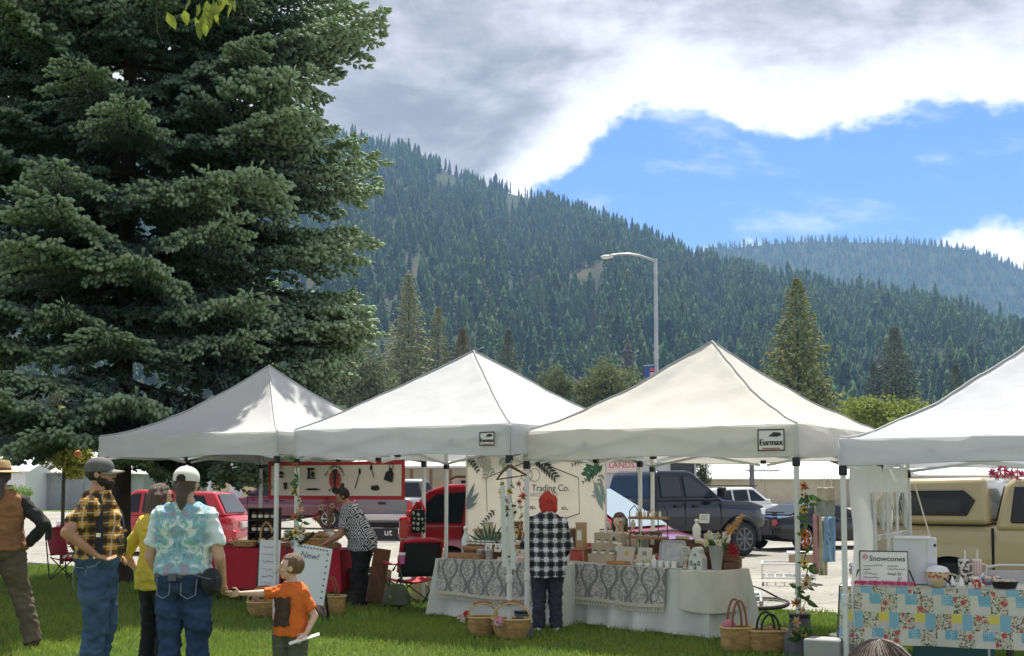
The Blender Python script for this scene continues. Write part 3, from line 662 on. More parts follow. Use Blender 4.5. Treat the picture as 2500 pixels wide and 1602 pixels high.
def cabin(t, prof, zb, zt, hwb, hwt, m, name='cabin', bevel=.06):
    w = lambda z: hwb + (hwt - hwb) * (z - zb) / (zt - zb); n = len(prof)
    vs = [(x, -w(z), z) for x, z in prof] + [(x, w(z), z) for x, z in prof]
    mb = MB(); mb.add(vs, [tuple(range(n)), tuple(range(2 * n - 1, n - 1, -1))] + [(i, n + i, n + (i + 1) % n, (i + 1) % n) for i in range(n)]); o = mb.build(name, m, t, ang=30)
    bv = o.modifiers.new('b', 'BEVEL'); bv.width = bevel; bv.segments = 3; bv.limit_method = 'ANGLE'; bv.angle_limit = R(25); return w
def sidewin(t, w, pts, m=glassd, name='window', sides=(-1, 1), off=.012, frame=None):
    for s in sides:
        P = [(x, s * (w(z) + off), z) for x, z in pts]; P = P if s < 0 else P[::-1]
        o = MB().poly(P, .008, (0, s, 0)).build(name, m, t, smooth=False)
        if frame:
            c = Vector((sum(p[0] for p in pts) / len(pts), 0, sum(p[1] for p in pts) / len(pts))); Q = []
            fr = MB(); k = len(P)
            fr.tube([Vector(p) for p in P] + [Vector(P[0])], .018, 5); fr.build('window_trim', frame, o)
def glassface(t, a, b, hwa, hwb, m=glassd, name='windshield', ins=.10, off=.015):
    """sloped glass between bottom point a and top point b (x, z)"""
    a, b = Vector((a[0], 0, a[1])), Vector((b[0], 0, b[1])); d = (b - a); n = Vector((d.z, 0, -d.x)).normalized()
    if n.z < 0: n = -n
    p, q = a + d * ins, b - d * ins
    MB().poly([p + n * off + Vector((0, -hwa, 0)), q + n * off + Vector((0, -hwb, 0)), q + n * off + Vector((0, hwb, 0)), p + n * off + Vector((0, hwa, 0))], .008, n).build(name, m, t, smooth=False)
def lamp(t, nm, c, d, m, bevel=.02, rot=None): return MB().box(c, d, rot).build(nm, m, t, bevel=bevel)
redl = mat('tail_red', (.45, .015, .015), .2, coat=.6); clr = mat('headlamp_clear', (.75, .78, .8), .1, spec=.8); chrome = mat('chrome', (.75, .75, .75), .12, 1)
alloy = mat('alloy', (.5, .5, .5), .3, .8); seam = mat('panel_gap', (.008, .008, .009), .7)
def minivan():
    fw = Vector((math.cos(R(30)), -math.sin(R(30)), 0)); lf = Vector((math.sin(R(30)), math.cos(R(30)), 0)); c = Vector((-1.92, 20.25, -.1)) + fw * 2.55 + lf * .97
    t = thing('minivan', 'dark red minivan with tinted windows parked behind the second canopy', 'minivan', c, R(-30)); pm = paint('red_paint', (.27, .014, .022))
    st = [(-2.55, .42, .95, .80), (-2.48, .32, 1.02, .90), (-2.3, .27, 1.06, .965), (-1.6, .25, 1.07, .985), (0, .24, 1.04, .99), (1.3, .25, 1.0, .98), (1.7, .26, .98, .96), (2.2, .28, .86, .92), (2.45, .3, .74, .82), (2.56, .36, .62, .70)]
    carbody(t, st, ((-1.45, .98), (1.55, .97)), .34, pm)
    w = cabin(t, [(-2.44, 1.0), (-2.35, 1.3), (-2.05, 1.62), (-1.7, 1.72), (-.4, 1.76), (.45, 1.7), (1.62, .98)], 1.0, 1.76, .95, .74, pm)
    sidewin(t, w, [(-2.2, 1.1), (-2.08, 1.36), (-1.85, 1.55), (-1.28, 1.6), (-1.28, 1.1)]); sidewin(t, w, [(-1.2, 1.1), (-1.2, 1.6), (-.3, 1.63), (-.24, 1.1)]); sidewin(t, w, [(-.14, 1.1), (-.2, 1.63), (.32, 1.6), (.98, 1.1)])
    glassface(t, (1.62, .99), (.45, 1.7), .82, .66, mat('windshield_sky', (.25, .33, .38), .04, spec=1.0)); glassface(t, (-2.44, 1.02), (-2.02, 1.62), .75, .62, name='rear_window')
    for s in (-1, 1):
        lamp(t, 'tail_light', (-2.40, s * .86, 1.0), (.24, .16, .38), redl, .05); lamp(t, 'tail_light', (-2.36, s * .83, 1.24), (.12, .10, .1), redl, .03); lamp(t, 'headlight', (2.28, s * .74, .78), (.34, .2, .14), clr, .04)
        MB().tube([(-1.7, s * .62, 1.79), (-1.6, s * .62, 1.84), (-.1, s * .63, 1.85), (0, s * .63, 1.80)], .022, 6).build('roof_rail', chrome, t)
        lamp(t, 'mirror', (.95, s * 1.04, 1.12), (.16, .2, .14), pm, .04); lamp(t, 'door_handle', (-1.1, s * .985, .92), (.18, .04, .035), pm, .01); lamp(t, 'door_handle', (-.1, s * .985, .92), (.18, .04, .035), pm, .01)
        MB().box((-.5, s * .992, .5), (2.9, .03, .06)).build('side_trim', seam, t)
        for x in (-1.24, -.2): MB().box((x, s * .985, .72), (.012, .02, .66)).build('door_gap', seam, t)
        for x in (-1.45, 1.55): wheel(t, x, s * .88, .34, .22, s, alloy)
    MB().box((-2.5, 0, .45), (.2, 1.72, .24)).build('rear_bumper', pm, t, bevel=.05); MB().box((-2.56, 0, .8), (.03, .5, .16)).build('number_plate', wht, t); MB().box((2.45, 0, .42), (.2, 1.5, .2)).build('front_bumper', pm, t, bevel=.06)
    for s in (-1, 1): MB().tube([(1.3, s * .1, 1.14), (1.1, s * .5, 1.3)], .012, 5).build('wiper', blk, t)
    MB().box((1.66, 0, .995), (.1, 1.5, .03)).build('cowl', blk, t)
minivan()
def pickup(label, loc, rz, pm, L=5.7, hw=.98, rw=.4, zl=.12, cabx=(-.55, 1.45), zt=1.92, flare=None, capm=None, rimm=alloy, tail=redl, win=glassd, bump=chrome, spokes=6, plate=False, cat='pickup truck'):
    """cabx: rear and front (windshield foot) of the cabin; x forward, z lifted by zl"""
    t = thing('pickup_truck', label, cat, loc, rz); h = L / 2; zb = .42 + zl; belt = 1.18 + zl; wr, wf = -h + 1.12, h - .98
    st = [(-h, zb + .15, belt - .03, hw * .96), (-h + .06, zb, belt, hw), (cabx[0] - .03, zb - .04, belt, hw), (cabx[0], zb - .06, belt, hw), (cabx[1] - .2, zb - .06, belt - .01, hw), (cabx[1] + .15, zb - .04, belt - .03, hw * .99), (h - .5, zb - .02, belt - .08, hw * .96), (h - .12, zb, belt - .16, hw * .9), (h, zb + .1, belt - .28, hw * .8)]
    carbody(t, st, ((wr, hw), (wf, hw * .98)), rw, pm)
    w = cabin(t, [(cabx[0], belt - .06), (cabx[0] + .10, zt - .1), (cabx[0] + .22, zt), (cabx[1] - 1.0, zt + .01), (cabx[1] - .8, zt - .05), (cabx[1], belt - .04)], belt, zt, hw * .955, hw * .78, pm)
    m0, m1 = cabx[0] + .2, cabx[1]; mid = (cabx[0] + cabx[1] - .35) / 2; zw = belt + .05; zu = zt - .13
    sidewin(t, w, [(m0, zw), (m0 + .03, zu), (mid - .06, zu), (mid - .06, zw)], win, frame=blk); sidewin(t, w, [(mid + .05, zw), (mid + .05, zu), (cabx[1] - .93, zu - .02), (cabx[1] - .22, zw)], win, frame=blk)
    glassface(t, (cabx[1], belt), (cabx[1] - .82, zt - .05), hw * .8, hw * .68, win); glassface(t, (cabx[0], belt), (cabx[0] + .1, zt - .08), hw * .78, hw * .66, win, 'rear_window', .08, .02)
    for s in (-1, 1):
        MB().box((cabx[0] - .015, s * hw * .995, (zb + belt) / 2 + .05), (.03, .02, belt - zb - .16)).build('bed_gap', seam, t)
        for x in (mid, cabx[1] - .12): MB().box((x, s * (hw - .006), (zb + belt) / 2 + .04), (.014, .02, belt - zb - .2)).build('door_gap', seam, t)
        for x in (mid - .24, cabx[1] - .36 - .55): lamp(t, 'door_handle', (x, s * (hw + .005), belt - .17), (.2, .05, .045), pm if capm else blk, .012)
        lamp(t, 'mirror', (cabx[1] - .25, s * (hw + .16), belt + .16), (.12, .26, .24), blk, .05); lamp(t, 'tail_light', (-h + .03, s * (hw - .09), belt - .3), (.1, .17, .42), tail, .02); lamp(t, 'headlight', (h - .18, s * hw * .74, belt - .33), (.2, .34, .18), clr, .04)
        for x in (wr, wf):
            wheel(t, x, s * (hw - .11 + (.06 if flare else 0)), rw, .27, s, rimm, spokes)
            if flare:
                f = MB(); f.tube([(x + math.cos(a) * rw * 1.2, s * (hw + .03), rw * 1.02 + math.sin(a) * rw * 1.2) for a in np.linspace(-.15, math.pi + .15, 14)], .07, 8); f.build('fender_flare', flare, t)
        MB().box((0, s * (hw - .1), zb - .1), (1.9, .14, .06)).build('running_board', blk, t, bevel=.02)
    MB().box((-h - .06, 0, zb + .16), (.2, hw * 1.86, .2)).build('rear_bumper', bump, t, bevel=.04); MB().box((h, 0, zb + .12), (.22, hw * 1.7, .24)).build('front_bumper', bump if not flare else blk, t, bevel=.05)
    MB().box((h - .01, 0, belt - .42), (.06, hw * .95, .26)).build('grille', blk, t, bevel=.03); MB().box((-h - .003, 0, belt - .3), (.03, hw * 1.55, .5)).build('tailgate', pm, t, bevel=.03); MB().box((-h - .025, 0, belt - .16), (.03, .24, .08)).build('tailgate_handle', blk, t)
    if plate: MB().box((-h - .17, .1, zb + .16), (.012, .3, .15)).build('number_plate', mat('plate', (.6, .58, .5), .5), t)
    if capm:
        c0, c1 = -h + .03, cabx[0] - .06; wc = cabin(t, [(c0, belt + .005), (c0 + .28, capm[1] - .04), (c0 + .38, capm[1]), (c1 - .05, capm[1] + .02), (c1, belt + .005)], belt, capm[1], hw * .975, hw * .83, capm[0], 'bed_cap', .07)
        a, b = belt + .13, capm[1] - .15; sidewin(t, wc, [(c0 + .42, a), (c0 + .5, b), (c1 - .3, b), (c1 - .18, (a + b) / 2 + .03), (c1 - .26, a)], glassd, frame=blk)
        for s in (-1, 1): MB().box(((c0 + c1) / 2, s * (hw * .978), belt + .0), (c1 - c0 - .1, .02, .014)).build('cap_seal', seam, t)
    return t
fw = Vector((math.cos(R(33)), -math.sin(R(33)), 0)); lf = Vector((math.sin(R(33)), math.cos(R(33)), 0))
tanp = paint('tan_paint', (.42, .34, .19), .3)
# tan pickup: rear axle about 5.14, 15.2
pickup('tan pickup truck with matching bed cap parked behind the rightmost canopy', Vector((5.12, 15.3, -.1)) + fw * 1.66 + lf * .93, R(-33), tanp, L=5.0, hw=.94, rw=.38, zl=0.03, cabx=(-.85, 1.25), zt=1.80, capm=(tanp, 1.775), tail=redl)
pickup('lifted black crew-cab pickup with fender flares behind the soap tables', (3.41, 29.85, -.1), R(33), paint('black_paint', (.008, .011, .020), .14, .3, .35), L=5.9, hw=1.0, rw=.42, zl=.22, cabx=(-.72, 1.42), zt=2.06, flare=mat('flare_black', (.02, .021, .023), .6), rimm=mat('black_alloy', (.12, .12, .13), .3, .8), bump=chrome, spokes=8, win=mat('tint_glass', (.03, .04, .055), .08, spec=.45))
pickup('dark maroon pickup facing left behind the bakery table', (-9.2, 50.5, -.1), R(176), paint('maroon_paint', (.12, .02, .035)), L=6.1, hw=1.0, rw=.42, zl=.12, cabx=(-.7, 1.5), zt=1.95)
pickup('light grey pickup seen from behind right of the bakery banner', (-3.7, 41.6, -.1), R(82), paint('grey_paint', (.16, .165, .175), .4), L=5.6, hw=.98, rw=.42, zl=.15, cabx=(-.5, 1.4), zt=1.95, plate=True, bump=mat('silver_bumper', (.6, .6, .6), .3, .6))
def lowcar(name, label, cat, loc, rz, pm, L, hw, zt, belt, prof, wins, rw=.33, lights=None, rear=None, hood=.86, spoiler=False, rack=False):
    t = thing(name, label, cat, loc, rz); h = L / 2
    st = [(-h, .42, belt - .16, hw * .82), (-h + .1, .32, belt - .04, hw * .92), (-h + .5, .24, belt, hw), (0, .22, belt - .01, hw), (h - 1.3, .22, belt - .04, hw), (h - .7, .24, hood - .04, hw * .97), (h - .2, .28, hood - .16, hw * .86), (h, .36, hood - .3, hw * .7)]
    carbody(t, st, ((-h + .9, hw), (h - .9, hw * .98)), rw, pm); w = cabin(t, prof, belt - .03, zt, hw * .93, hw * .70, pm)
    for q in wins: sidewin(t, w, q, glassd)
    glassface(t, prof[-1], prof[-2], hw * .76, hw * .6); glassface(t, prof[0], prof[1], hw * .74, hw * .58, name='rear_window')
    for s in (-1, 1):
        if lights == 'round':
            for dx, rr in ((.0, .085), (.26, .075)):
                m = MB(); m.lathe([(rr, 0), (rr * .95, -.03), (.01, -.035)][::-1], 16, (-h + .0, s * (hw * .78 - dx), belt - .17), 'X'); m.build('tail_light', redl, t)
        else: lamp(t, 'tail_light', (-h + .08, s * hw * .78, belt - .15), (.14, .26, .16), redl, .03)
        lamp(t, 'headlight', (h - .24, s * hw * .66, hood - .2), (.26, .34, .13), clr, .04); lamp(t, 'mirror', (prof[-1][0] - .35, s * (hw + .07), belt + .06), (.12, .2, .13), pm, .04); lamp(t, 'door_handle', (-.1, s * hw, belt - .12), (.18, .04, .035), pm, .01)
        MB().box((.55, s * (hw - .004), .6), (.012, .02, .55)).build('door_gap', seam, t)
        for x in (-h + .9, h - .9): wheel(t, x, s * (hw - .1), rw, .22, s, alloy, 5)
        if rack: MB().bar((-h + .7, s * hw * .6, zt + .06), (.6, s * hw * .6, zt + .06), .04).build('roof_rail', blk, t)
    MB().box((-h + .02, 0, .5), (.18, hw * 1.6, .22)).build('rear_bumper', pm, t, bevel=.06); MB().box((-h - .03, 0, belt - .26), (.06, .5, .13)).build('number_plate', wht, t); MB().box((h - .02, 0, .5), (.1, hw * 1.1, .2)).build('grille', blk, t, bevel=.03)
    if spoiler: MB().box((-h + .16, 0, belt + .1), (.26, hw * 1.7, .035)).build('spoiler', pm, t, bevel=.012); [MB().box((-h + .2, s * hw * .55, belt + .04), (.14, .05, .1)).build('spoiler_post', pm, t) for s in (-1, 1)]
    return t
lowcar('sports_car', 'low black sports car with round red tail lights beside the lifted pickup', 'car', (8.35, 34.0, -.1), R(33), paint('black_paint2', (.007, .008, .012), .14, .3, .3), 4.5, .92, 1.22, .92, [(-1.75, .9), (-.75, 1.2), (.2, 1.22), (1.15, .88)], [[(-1.1, .95), (-.7, 1.12), (-.25, 1.15), (-.25, .95)], [(-.15, .95), (-.15, 1.15), (.2, 1.15), (.8, .95)]], lights='round', spoiler=True)
lowcar('suv', 'small white suv parked in front of the tan shed', 'suv', (9.6, 52.5, -.1), R(28), paint('white_paint', (.72, .73, .75)), 4.5, .92, 1.68, 1.05, [(-2.1, 1.02), (-1.8, 1.62), (.3, 1.68), (1.2, 1.0)], [[(-1.7, 1.1), (-1.55, 1.5), (-.9, 1.55), (-.9, 1.1)], [(-.8, 1.1), (-.8, 1.55), (-.05, 1.57), (-.05, 1.1)], [(.05, 1.1), (.05, 1.57), (.3, 1.55), (.85, 1.1)]], rw=.36, hood=1.0, rack=True)
lowcar('suv', 'bright red crossover behind the spruce trunk and the camp chair', 'suv', (-9.1, 31.4, -.1), R(172), paint('bright_red', (.48, .02, .03)), 4.75, .93, 1.62, 1.0, [(-2.2, .98), (-1.85, 1.55), (.2, 1.62), (1.2, .96)], [[(-1.8, 1.06), (-1.6, 1.46), (-.9, 1.5), (-.9, 1.06)], [(-.8, 1.06), (-.8, 1.5), (-.05, 1.52), (-.05, 1.06)], [(.05, 1.06), (.05, 1.52), (.25, 1.5), (.85, 1.06)]], rw=.35, hood=.98)
# ================================================================== the four canopies
def fabric(nm, col, tr): return custom(nm, lambda n: n.mix(n.smooth(n.noise(n.obj(), 2.2, 4, .6), .3, .7), tuple(x * .955 for x in col), col), .75, .15, transl=tr, bump=(.45, 4.5))
legm = mat('white_leg', (.62, .62, .60), .4, spec=.5)
def canopy(label, FL, th, zb, zt, zp, fm, conc=1.25, sag=.05, lsz=3.05, logo=None, seed=0, wrk=.008, hubm=blk, group='white pop-up canopies'):
    """local x along the front edge, local y towards the back; FL is the front left corner"""
    t = thing('canopy', label, 'canopy tent', (FL[0], FL[1], 0), -th, group); S = lsz; h = S / 2
    def fr(a, b):
        r = max(abs(a), abs(b)); mn = min(abs(a), abs(b)); k = (mn / r if r > 1e-6 else 1)
        g = 1 - (1 - r) ** conc * 1.0
        z = zt + (zp - zt) * (1 - r) ** conc if conc >= 1 else zt + (zp - zt) * (1 - r ** (1 / conc))
        z -= sag * (1 - k ** 2) * math.sin(math.pi * min(1, r ** .8)) 
        th_ = math.atan2(b, a); z += wrk * (noise.noise((a * 3.1 + seed, b * 3.1, seed)) + .6 * noise.noise((math.cos(th_) * 4 + seed, math.sin(th_) * 4, r * 2.0)) + .4 * noise.noise((a * 9, b * 9, seed)) + .7 * (.3 - abs(noise.noise((a * 2.2 + seed, b * 6.5, 1.7 + seed)))) * (.4 + r))
        return z
    N = 48; roof = MB()
    rv = [(i / N * S, j / N * S, fr(2 * i / N - 1, 2 * j / N - 1)) for j in range(N + 1) for i in range(N + 1)]; rf = []
    for j in range(N):
        for i in range(N):
            a0 = j * (N + 1) + i; b0, c0, d0 = a0 + 1, a0 + N + 2, a0 + N + 1
            rf += [(a0, b0, c0), (a0, c0, d0)] if (i < N // 2) == (j < N // 2) else [(a0, b0, d0), (b0, c0, d0)]
    roof.add(rv, rf); ro = roof.build('roof', fm, t, ang=80)
    for sx, sy in ((-1, -1), (1, -1), (-1, 1), (1, 1)):
        pts = [(h + sx * h * q * .995, h + sy * h * q * .995, fr(sx * q, sy * q) + .012) for q in np.linspace(0, 1, 25)]; MB().tube(pts, .008, 5).build('hip_seam', mat('seam_grey', (.42, .42, .43), .8), ro)
    sides = [((0, 0), (S, 0), (0, -1)), ((S, 0), (S, S), (1, 0)), ((S, S), (0, S), (0, 1)), ((0, S), (0, 0), (-1, 0))]
    for k, (p, q, nn) in enumerate(sides):
        p, q, nn = Vector(p), Vector(q), Vector(nn); v = MB()
        def vf(u, w_):
            c = p + (q - p) * u; wv = .016 * noise.noise((u * 6 + seed + w_ * 1.5, w_ * 2.5 + u, k * 3.0)) + .008 * (.3 - abs(noise.noise((u * 9 - w_ * 2, w_ * 2, seed + k)))) + .022 * (1 - w_) * math.sin(u * math.pi) * (.6 + noise.noise((u * 3, seed, k)))
            c = c + nn * (.004 + wv); dip = .014 * math.sin(u * math.pi * 3 + k + seed) * (1 - w_) - .018 * math.sin(u * math.pi) * (w_) * 0
            return (c.x, c.y, zb + (zt - zb) * w_ + dip + (.0 if w_ < 1 else 0.001) - (sag * .35 * 0))
        v.grid(vf, 36, 6); vo = v.build('valance', fm, t, ang=80)
        e0, e1 = (0, 0), 0; MB().tube([Vector(vf(u, 0)) + Vector((0, 0, .004)) for u in np.linspace(0, 1, 20)], .006, 4).build('hem', fm, vo)
    # frame: legs with feet and sliders, scissor trusses
    for i, (x, y) in enumerate(((.03, .03), (S - .03, .03), (.03, S - .03), (S - .03, S - .03))):
        g = MB().box((x, y, zt / 2 + .01), (.042, .042, zt - .06)).build('leg', legm, t, bevel=.006); MB().box((x, y, .012), (.11, .11, .024)).build('foot', blk, g, bevel=.004)
        MB().box((x, y, zb - .055), (.065, .065, .085)).build('slider', hubm, g, bevel=.01); MB().box((x, y, .62), (.056, .056, .09)).build('lock', legm, g, bevel=.01)
    for k, (p, q, nn) in enumerate(sides):
        p, q = Vector((*p, 0)), Vector((*q, 0)); c = (Vector((h, h, 0)) - (p + q) / 2).normalized() * .035; tr = MB()
        for j in range(2):
            a, b = p + (q - p) * (j * .5 + .015) + c, p + (q - p) * (j * .5 + .485) + c
            tr.bar(a + Vector((0, 0, zb - .03)), b + Vector((0, 0, zt - .07)), .016, .03); tr.bar(a + c * .5 + Vector((0, 0, zt - .07)), b + c * .5 + Vector((0, 0, zb - .03)), .016, .03)
        tr.build('truss', steel, t, smooth=False)
        for j, u in enumerate((.25, .5, .75)): MB().box(p + (q - p) * u + c * 1.2 + Vector((0, 0, zb + (.01 if u == .5 else (zt - zb) * .5))), (.06, .06, .045)).build('bracket', hubm, t, bevel=.01)
    pk = MB(); pk.tube([(h, h, zp - .9), (h, h, zp - .03)], .016, 8)
    for sx, sy in ((-1, -1), (1, -1), (-1, 1), (1, 1)): pk.tube([(h + sx * (h - .05), h + sy * (h - .05), zt - .07), (h + sx * .03, h + sy * .03, zp - .75)], .012, 6)
    pk.build('roof_pole', steel, t)
    if logo:
        x, s = logo; lg = MB().box((x, -.032, (zb + zt) / 2 + .005), (.30 * s, .004, .235 * s)).build('logo_patch', mat('patch_white', (.7, .68, .64), .6), t); z0 = (zb + zt) / 2
        for (dx, dz, w_, h_) in ((0, .113 * s, .3 * s, .012), (0, -.108 * s, .3 * s, .012), (-.146 * s, .0, .01, .235 * s), (.146 * s, 0, .01, .235 * s)): MB().box((x + dx, -.036, z0 + dz), (w_, .004, h_)).build('patch_border', mat('patch_dark', (.03, .03, .03), .6), lg)
        text('Eurmax', .095 * s, mat('patch_dark'), lg, (x - .003, -.036, z0 - .025 * s), (R(90), 0, 0), sx=.9); text('Eurmax', .095 * s, mat('patch_dark'), lg, (x + .003, -.0362, z0 - .025 * s), (R(90), 0, 0), sx=.9)
        MB().poly([(x - .03 * s, -.036, z0 + .04 * s), (x + .06 * s, -.036, z0 + .035 * s), (x + .12 * s, -.036, z0 + .05 * s), (x + .1 * s, -.036, z0 + .08 * s), (x + .03 * s, -.036, z0 + .085 * s)], .003, (0, -1, 0)).build('logo_mark', mat('patch_dark'), lg)
        MB().box((x, -.036, z0 - .088 * s), (.2 * s, .004, .012 * s)).build('logo_line', mat('patch_red', (.4, .08, .07), .6), lg)
    return t
TT = R(32.5)
u3 = Vector((math.cos(TT), -math.sin(TT), 0)); v3 = Vector((math.sin(TT), math.cos(TT), 0))
T1 = Vector((-5.36, 15.95, 0)); T2 = Vector((-2.577, 14.5, 0)); T3 = Vector((.118, 13.16, 0)); T4 = Vector((2.80, 10.55, 0))
fa = fabric('canopy_grey_white', (.70, .70, .69), .36); fb = fabric('canopy_white', (.68, .69, .71), .38); fc = fabric('canopy_cream', (.70, .685, .64), .4); fd = fabric('canopy_cool_white', (.68, .69, .735), .36)
canopy('grey-white canopy with concave roof under the big spruce, leftmost of the four', T1, R(31), 1.95, 2.225, 3.2, fa, 1.5, .10, seed=1, wrk=.016)
canopy('cool white canopy with a small logo patch, second of the four', T2, R(33), 1.92, 2.24, 3.23, fb, 1.12, .03, logo=(2.78, .62), seed=2, wrk=.016)
canopy('cream sunlit canopy with a black logo patch at its right corner, third of the four', T3, R(33), 1.865, 2.165, 3.19, fc, 1.3, .05, logo=(2.80, .88), seed=3, wrk=.026)
canopy('bluish white wrinkled canopy over the snowcone table, rightmost of the four', T4, R(28), 1.77, 1.985, 2.99, fd, 1.45, .03, seed=4, wrk=.04)
# ================================================================== tables, banners and goods
def rot90(x, z, y=0): return (x, y, z)
def hang_cloth(t, L, D, z, drop, m, fold=.03, seed=0, flare=.02, name='cloth', pool=0, sides=(1, 1, 1, 1)):
    per = []; n = 40; k = 16; r = .012
    def pt(q):
        q = q % 4
        if q < 1: return (q * L, 0, 0, -1, q * L)
        if q < 2: return (L, (q - 1) * D, 1, 0, L + (q - 1) * D)
        if q < 3: return ((3 - q) * L, D, 0, 1, L + D + (q - 2) * L)
        return (0, (4 - q) * D, -1, 0, 2 * L + D + (q - 3) * D)
    P = [pt(j / n) for j in range(n)] + [pt(1 + j / k) for j in range(k)] + [pt(2 + j / n) for j in range(n)] + [pt(3 + j / k) for j in range(k)]
    lev = [0, .02, .08, .2, .35, .5, .65, .8, .92, 1]; rings = []
    rings.append([Vector((L / 2 + (x - L / 2) * .97, D / 2 + (y - D / 2) * .95, z + .003)) for x, y, *_ in P])
    for q in lev:
        ring_ = []
        for x, y, nx, ny, s in P:
            cx = abs(abs(x - L / 2) - L / 2) < .05 and abs(abs(y - D / 2) - D / 2) < .05
            a = fold * q * (math.sin(s * 13 + seed + 2.5 * math.sin(s * 2.3 + seed)) * .55 * q + noise.noise((s * 2.6, q * .8, seed)) * 1.1) + flare * q + (.05 * q if cx else 0)
            if cx: nx, ny = (1 if x > L / 2 else -1) * .8, (1 if y > D / 2 else -1) * .8
            a = max(a, .004); zz = z - (z - drop) * q + .02 * q * noise.noise((s * 1.7, 3, seed)); zz = max(zz, .012 + .01 * q)
            ring_.append(Vector((x + nx * a, y + ny * a, zz if q else z)))
        rings.append(ring_)
    mb = MB(); mb.loft(rings, caps=False); mb.add(rings[0], [tuple(range(len(P)))]); return mb.build(name, m, t, ang=70)
def table(label, A, B, z, D, clothlabel, m, drop, fold=.03, seed=0, flare=.02, group=None, legm_=steel):
    A, B = Vector((*A, 0)), Vector((*B, 0)); d = (B - A); L = d.length; d.normalize(); rz = math.atan2(d.y, d.x)
    t = thing('folding_table', label, 'table', A, rz, group); MB().box((L / 2, D / 2, z - .03), (L - .06, D - .06, .045)).build('tabletop', wht, t, bevel=.01)
    for x in (.18, L - .18):
        for y in (.12, D - .12): MB().tube([(x, y, .0), (x, y, z - .05)], .014, 8).build('leg', legm_, t)
    c = thing('tablecloth', clothlabel, 'tablecloth', A, rz); hang_cloth(c, L, D, z, drop, m, fold, seed, flare)
    b = Vector((-d.y, d.x, 0)); return dict(A=A, d=d, b=b, z=z, L=L, D=D, rz=rz)
def on(tb, s, t=.2, h=.004): return tb['A'] + tb['d'] * s + tb['b'] * t + Vector((0, 0, tb['z'] + h))
sage = custom('sage_cloth', lambda n: n.mix(n.smooth(n.noise(n.obj(), 3, 4, .6), .3, .7), (.56, .59, .54), (.63, .65, .60)), .85, .1, bump=(.15, 30))
redc = mat('red_cloth', (.42, .012, .03), .75, var=.12, vs=3, bump=.1, bs=30)
TB2 = table('folding table with soap crates under the sage cloth, left of the two soap tables', (-.937, 15.2), (.533, 13.9), .70, .72, 'pale sage tablecloth pooling on the grass under the left damask runner', sage, .0, .075, 1, .06)
TB3 = table('folding table with the wooden shelf and flower vase, right of the two soap tables', (.71, 14.2), (2.02, 12.80), .70, .72, 'pale sage tablecloth with a gathered corner under the right damask runner', sage, .03, .085, 5, .07)
TB1 = table('folding table with bakery goods under the red cloth behind the boy', (-3.92, 16.9), (-2.28, 16.35), .74, .72, 'bright red bakery tablecloth on the right-hand bakery table', redc, .2, .02, 2, legm_=blk)
TB0 = table('folding table under the red cloth behind the woman in yellow', (-5.35, 17.9), (-4.0, 17.0), .74, .72, 'bright red bakery tablecloth behind the woman in yellow', redc, .2, .02, 3, legm_=blk)
def damask(n):
    x, y, z = n.xyz(n.obj()); u = n.math('DIVIDE', x, .30); v = n.math('DIVIDE', z, .40)
    def ogee(off):
        a = n.math('ABSOLUTE', n.math('SUBTRACT', n.math('FRACT', n.math('ADD', u, off)), .5))
        w = n.math('MULTIPLY_ADD', n.math('COSINE', n.math('MULTIPLY', n.math('ADD', v, off), 6.283)), .17, .27)
        return n.math('SUBTRACT', a, w)
    e = ogee(0.0); ln = n.math('SUBTRACT', 1.0, n.smooth(n.math('ABSOLUTE', n.math('ADD', e, n.math('MULTIPLY', n.math('SUBTRACT', n.noise(n.obj(), 60, 3), .5), .10))), 0.035, .10))
    vo = n.new('ShaderNodeTexVoronoi', feature='DISTANCE_TO_EDGE'); n.put(vo.inputs['Vector'], n.obj()); vo.inputs['Scale'].default_value = 26
    fl = n.math('MULTIPLY', n.smooth(vo.outputs[0], .2, .08), n.smooth(n.noise(n.obj(), 16, 3), .36, .5)); k = n.math('MAXIMUM', ln, n.math('MULTIPLY', fl, .75))
    return n.mix(k, (.54, .52, .48), (.20, .195, .195))
damaskm = custom('damask', damask, .9, .05, bump=(.2, 120)); fringem = mat('fringe_cream', (.58, .54, .42), .9)
def runner(label, tb, s0, s1, dropz, back=.28):
    t = thing('table_runner', label, 'table runner', tb['A'], tb['rz'], 'grey damask runners'); z = tb['z'] + .008
    def f(u, v):
        x = s0 + (s1 - s0) * u
        if v < .35: return (x, back * (1 - v / .35) - .05, z + .002)
        q = (v - .35) / .65; return (x + .015 * q * (u - .5), -.052 - .022 * q - .012 * q * (1 + math.sin(x * 7)), z - q * (z - dropz) + .01 * q * math.sin(x * 5 + s0))
    mb = MB(); mb.grid(f, 50, 20); mb.build('cloth', damaskm, t, ang=80)
    fr = MB(); n = int((s1 - s0) / .036)
    fr.grid(lambda u, v: tuple(Vector(f(u, 1)) + Vector((0, -.004, .012 - .035 * v))), 40, 2); fr.build('trim', fringem, t)
    ts = MB()
    for k in range(n):
        p = Vector(f((k + .5) / n, 1)) + Vector((0, -.004, -.022)); ts.lathe([(.005, 0), (.006, -.012), (.013, -.05), (.003, -.052)][::-1], 6, p)
    tag(ts.build('tassels', fringem, t), kind='stuff')
runner('grey damask table runner with cream tassels left of the red-haired shopper', TB2, .10, 1.86, .30); runner('grey damask table runner with cream tassels right of the red-haired shopper', TB3, -.05, 1.40, .32)
ov = thing('overlay_cloth', 'cream overlay cloth hanging over the corner of the right soap table', 'tablecloth', TB3['A'], TB3['rz'])
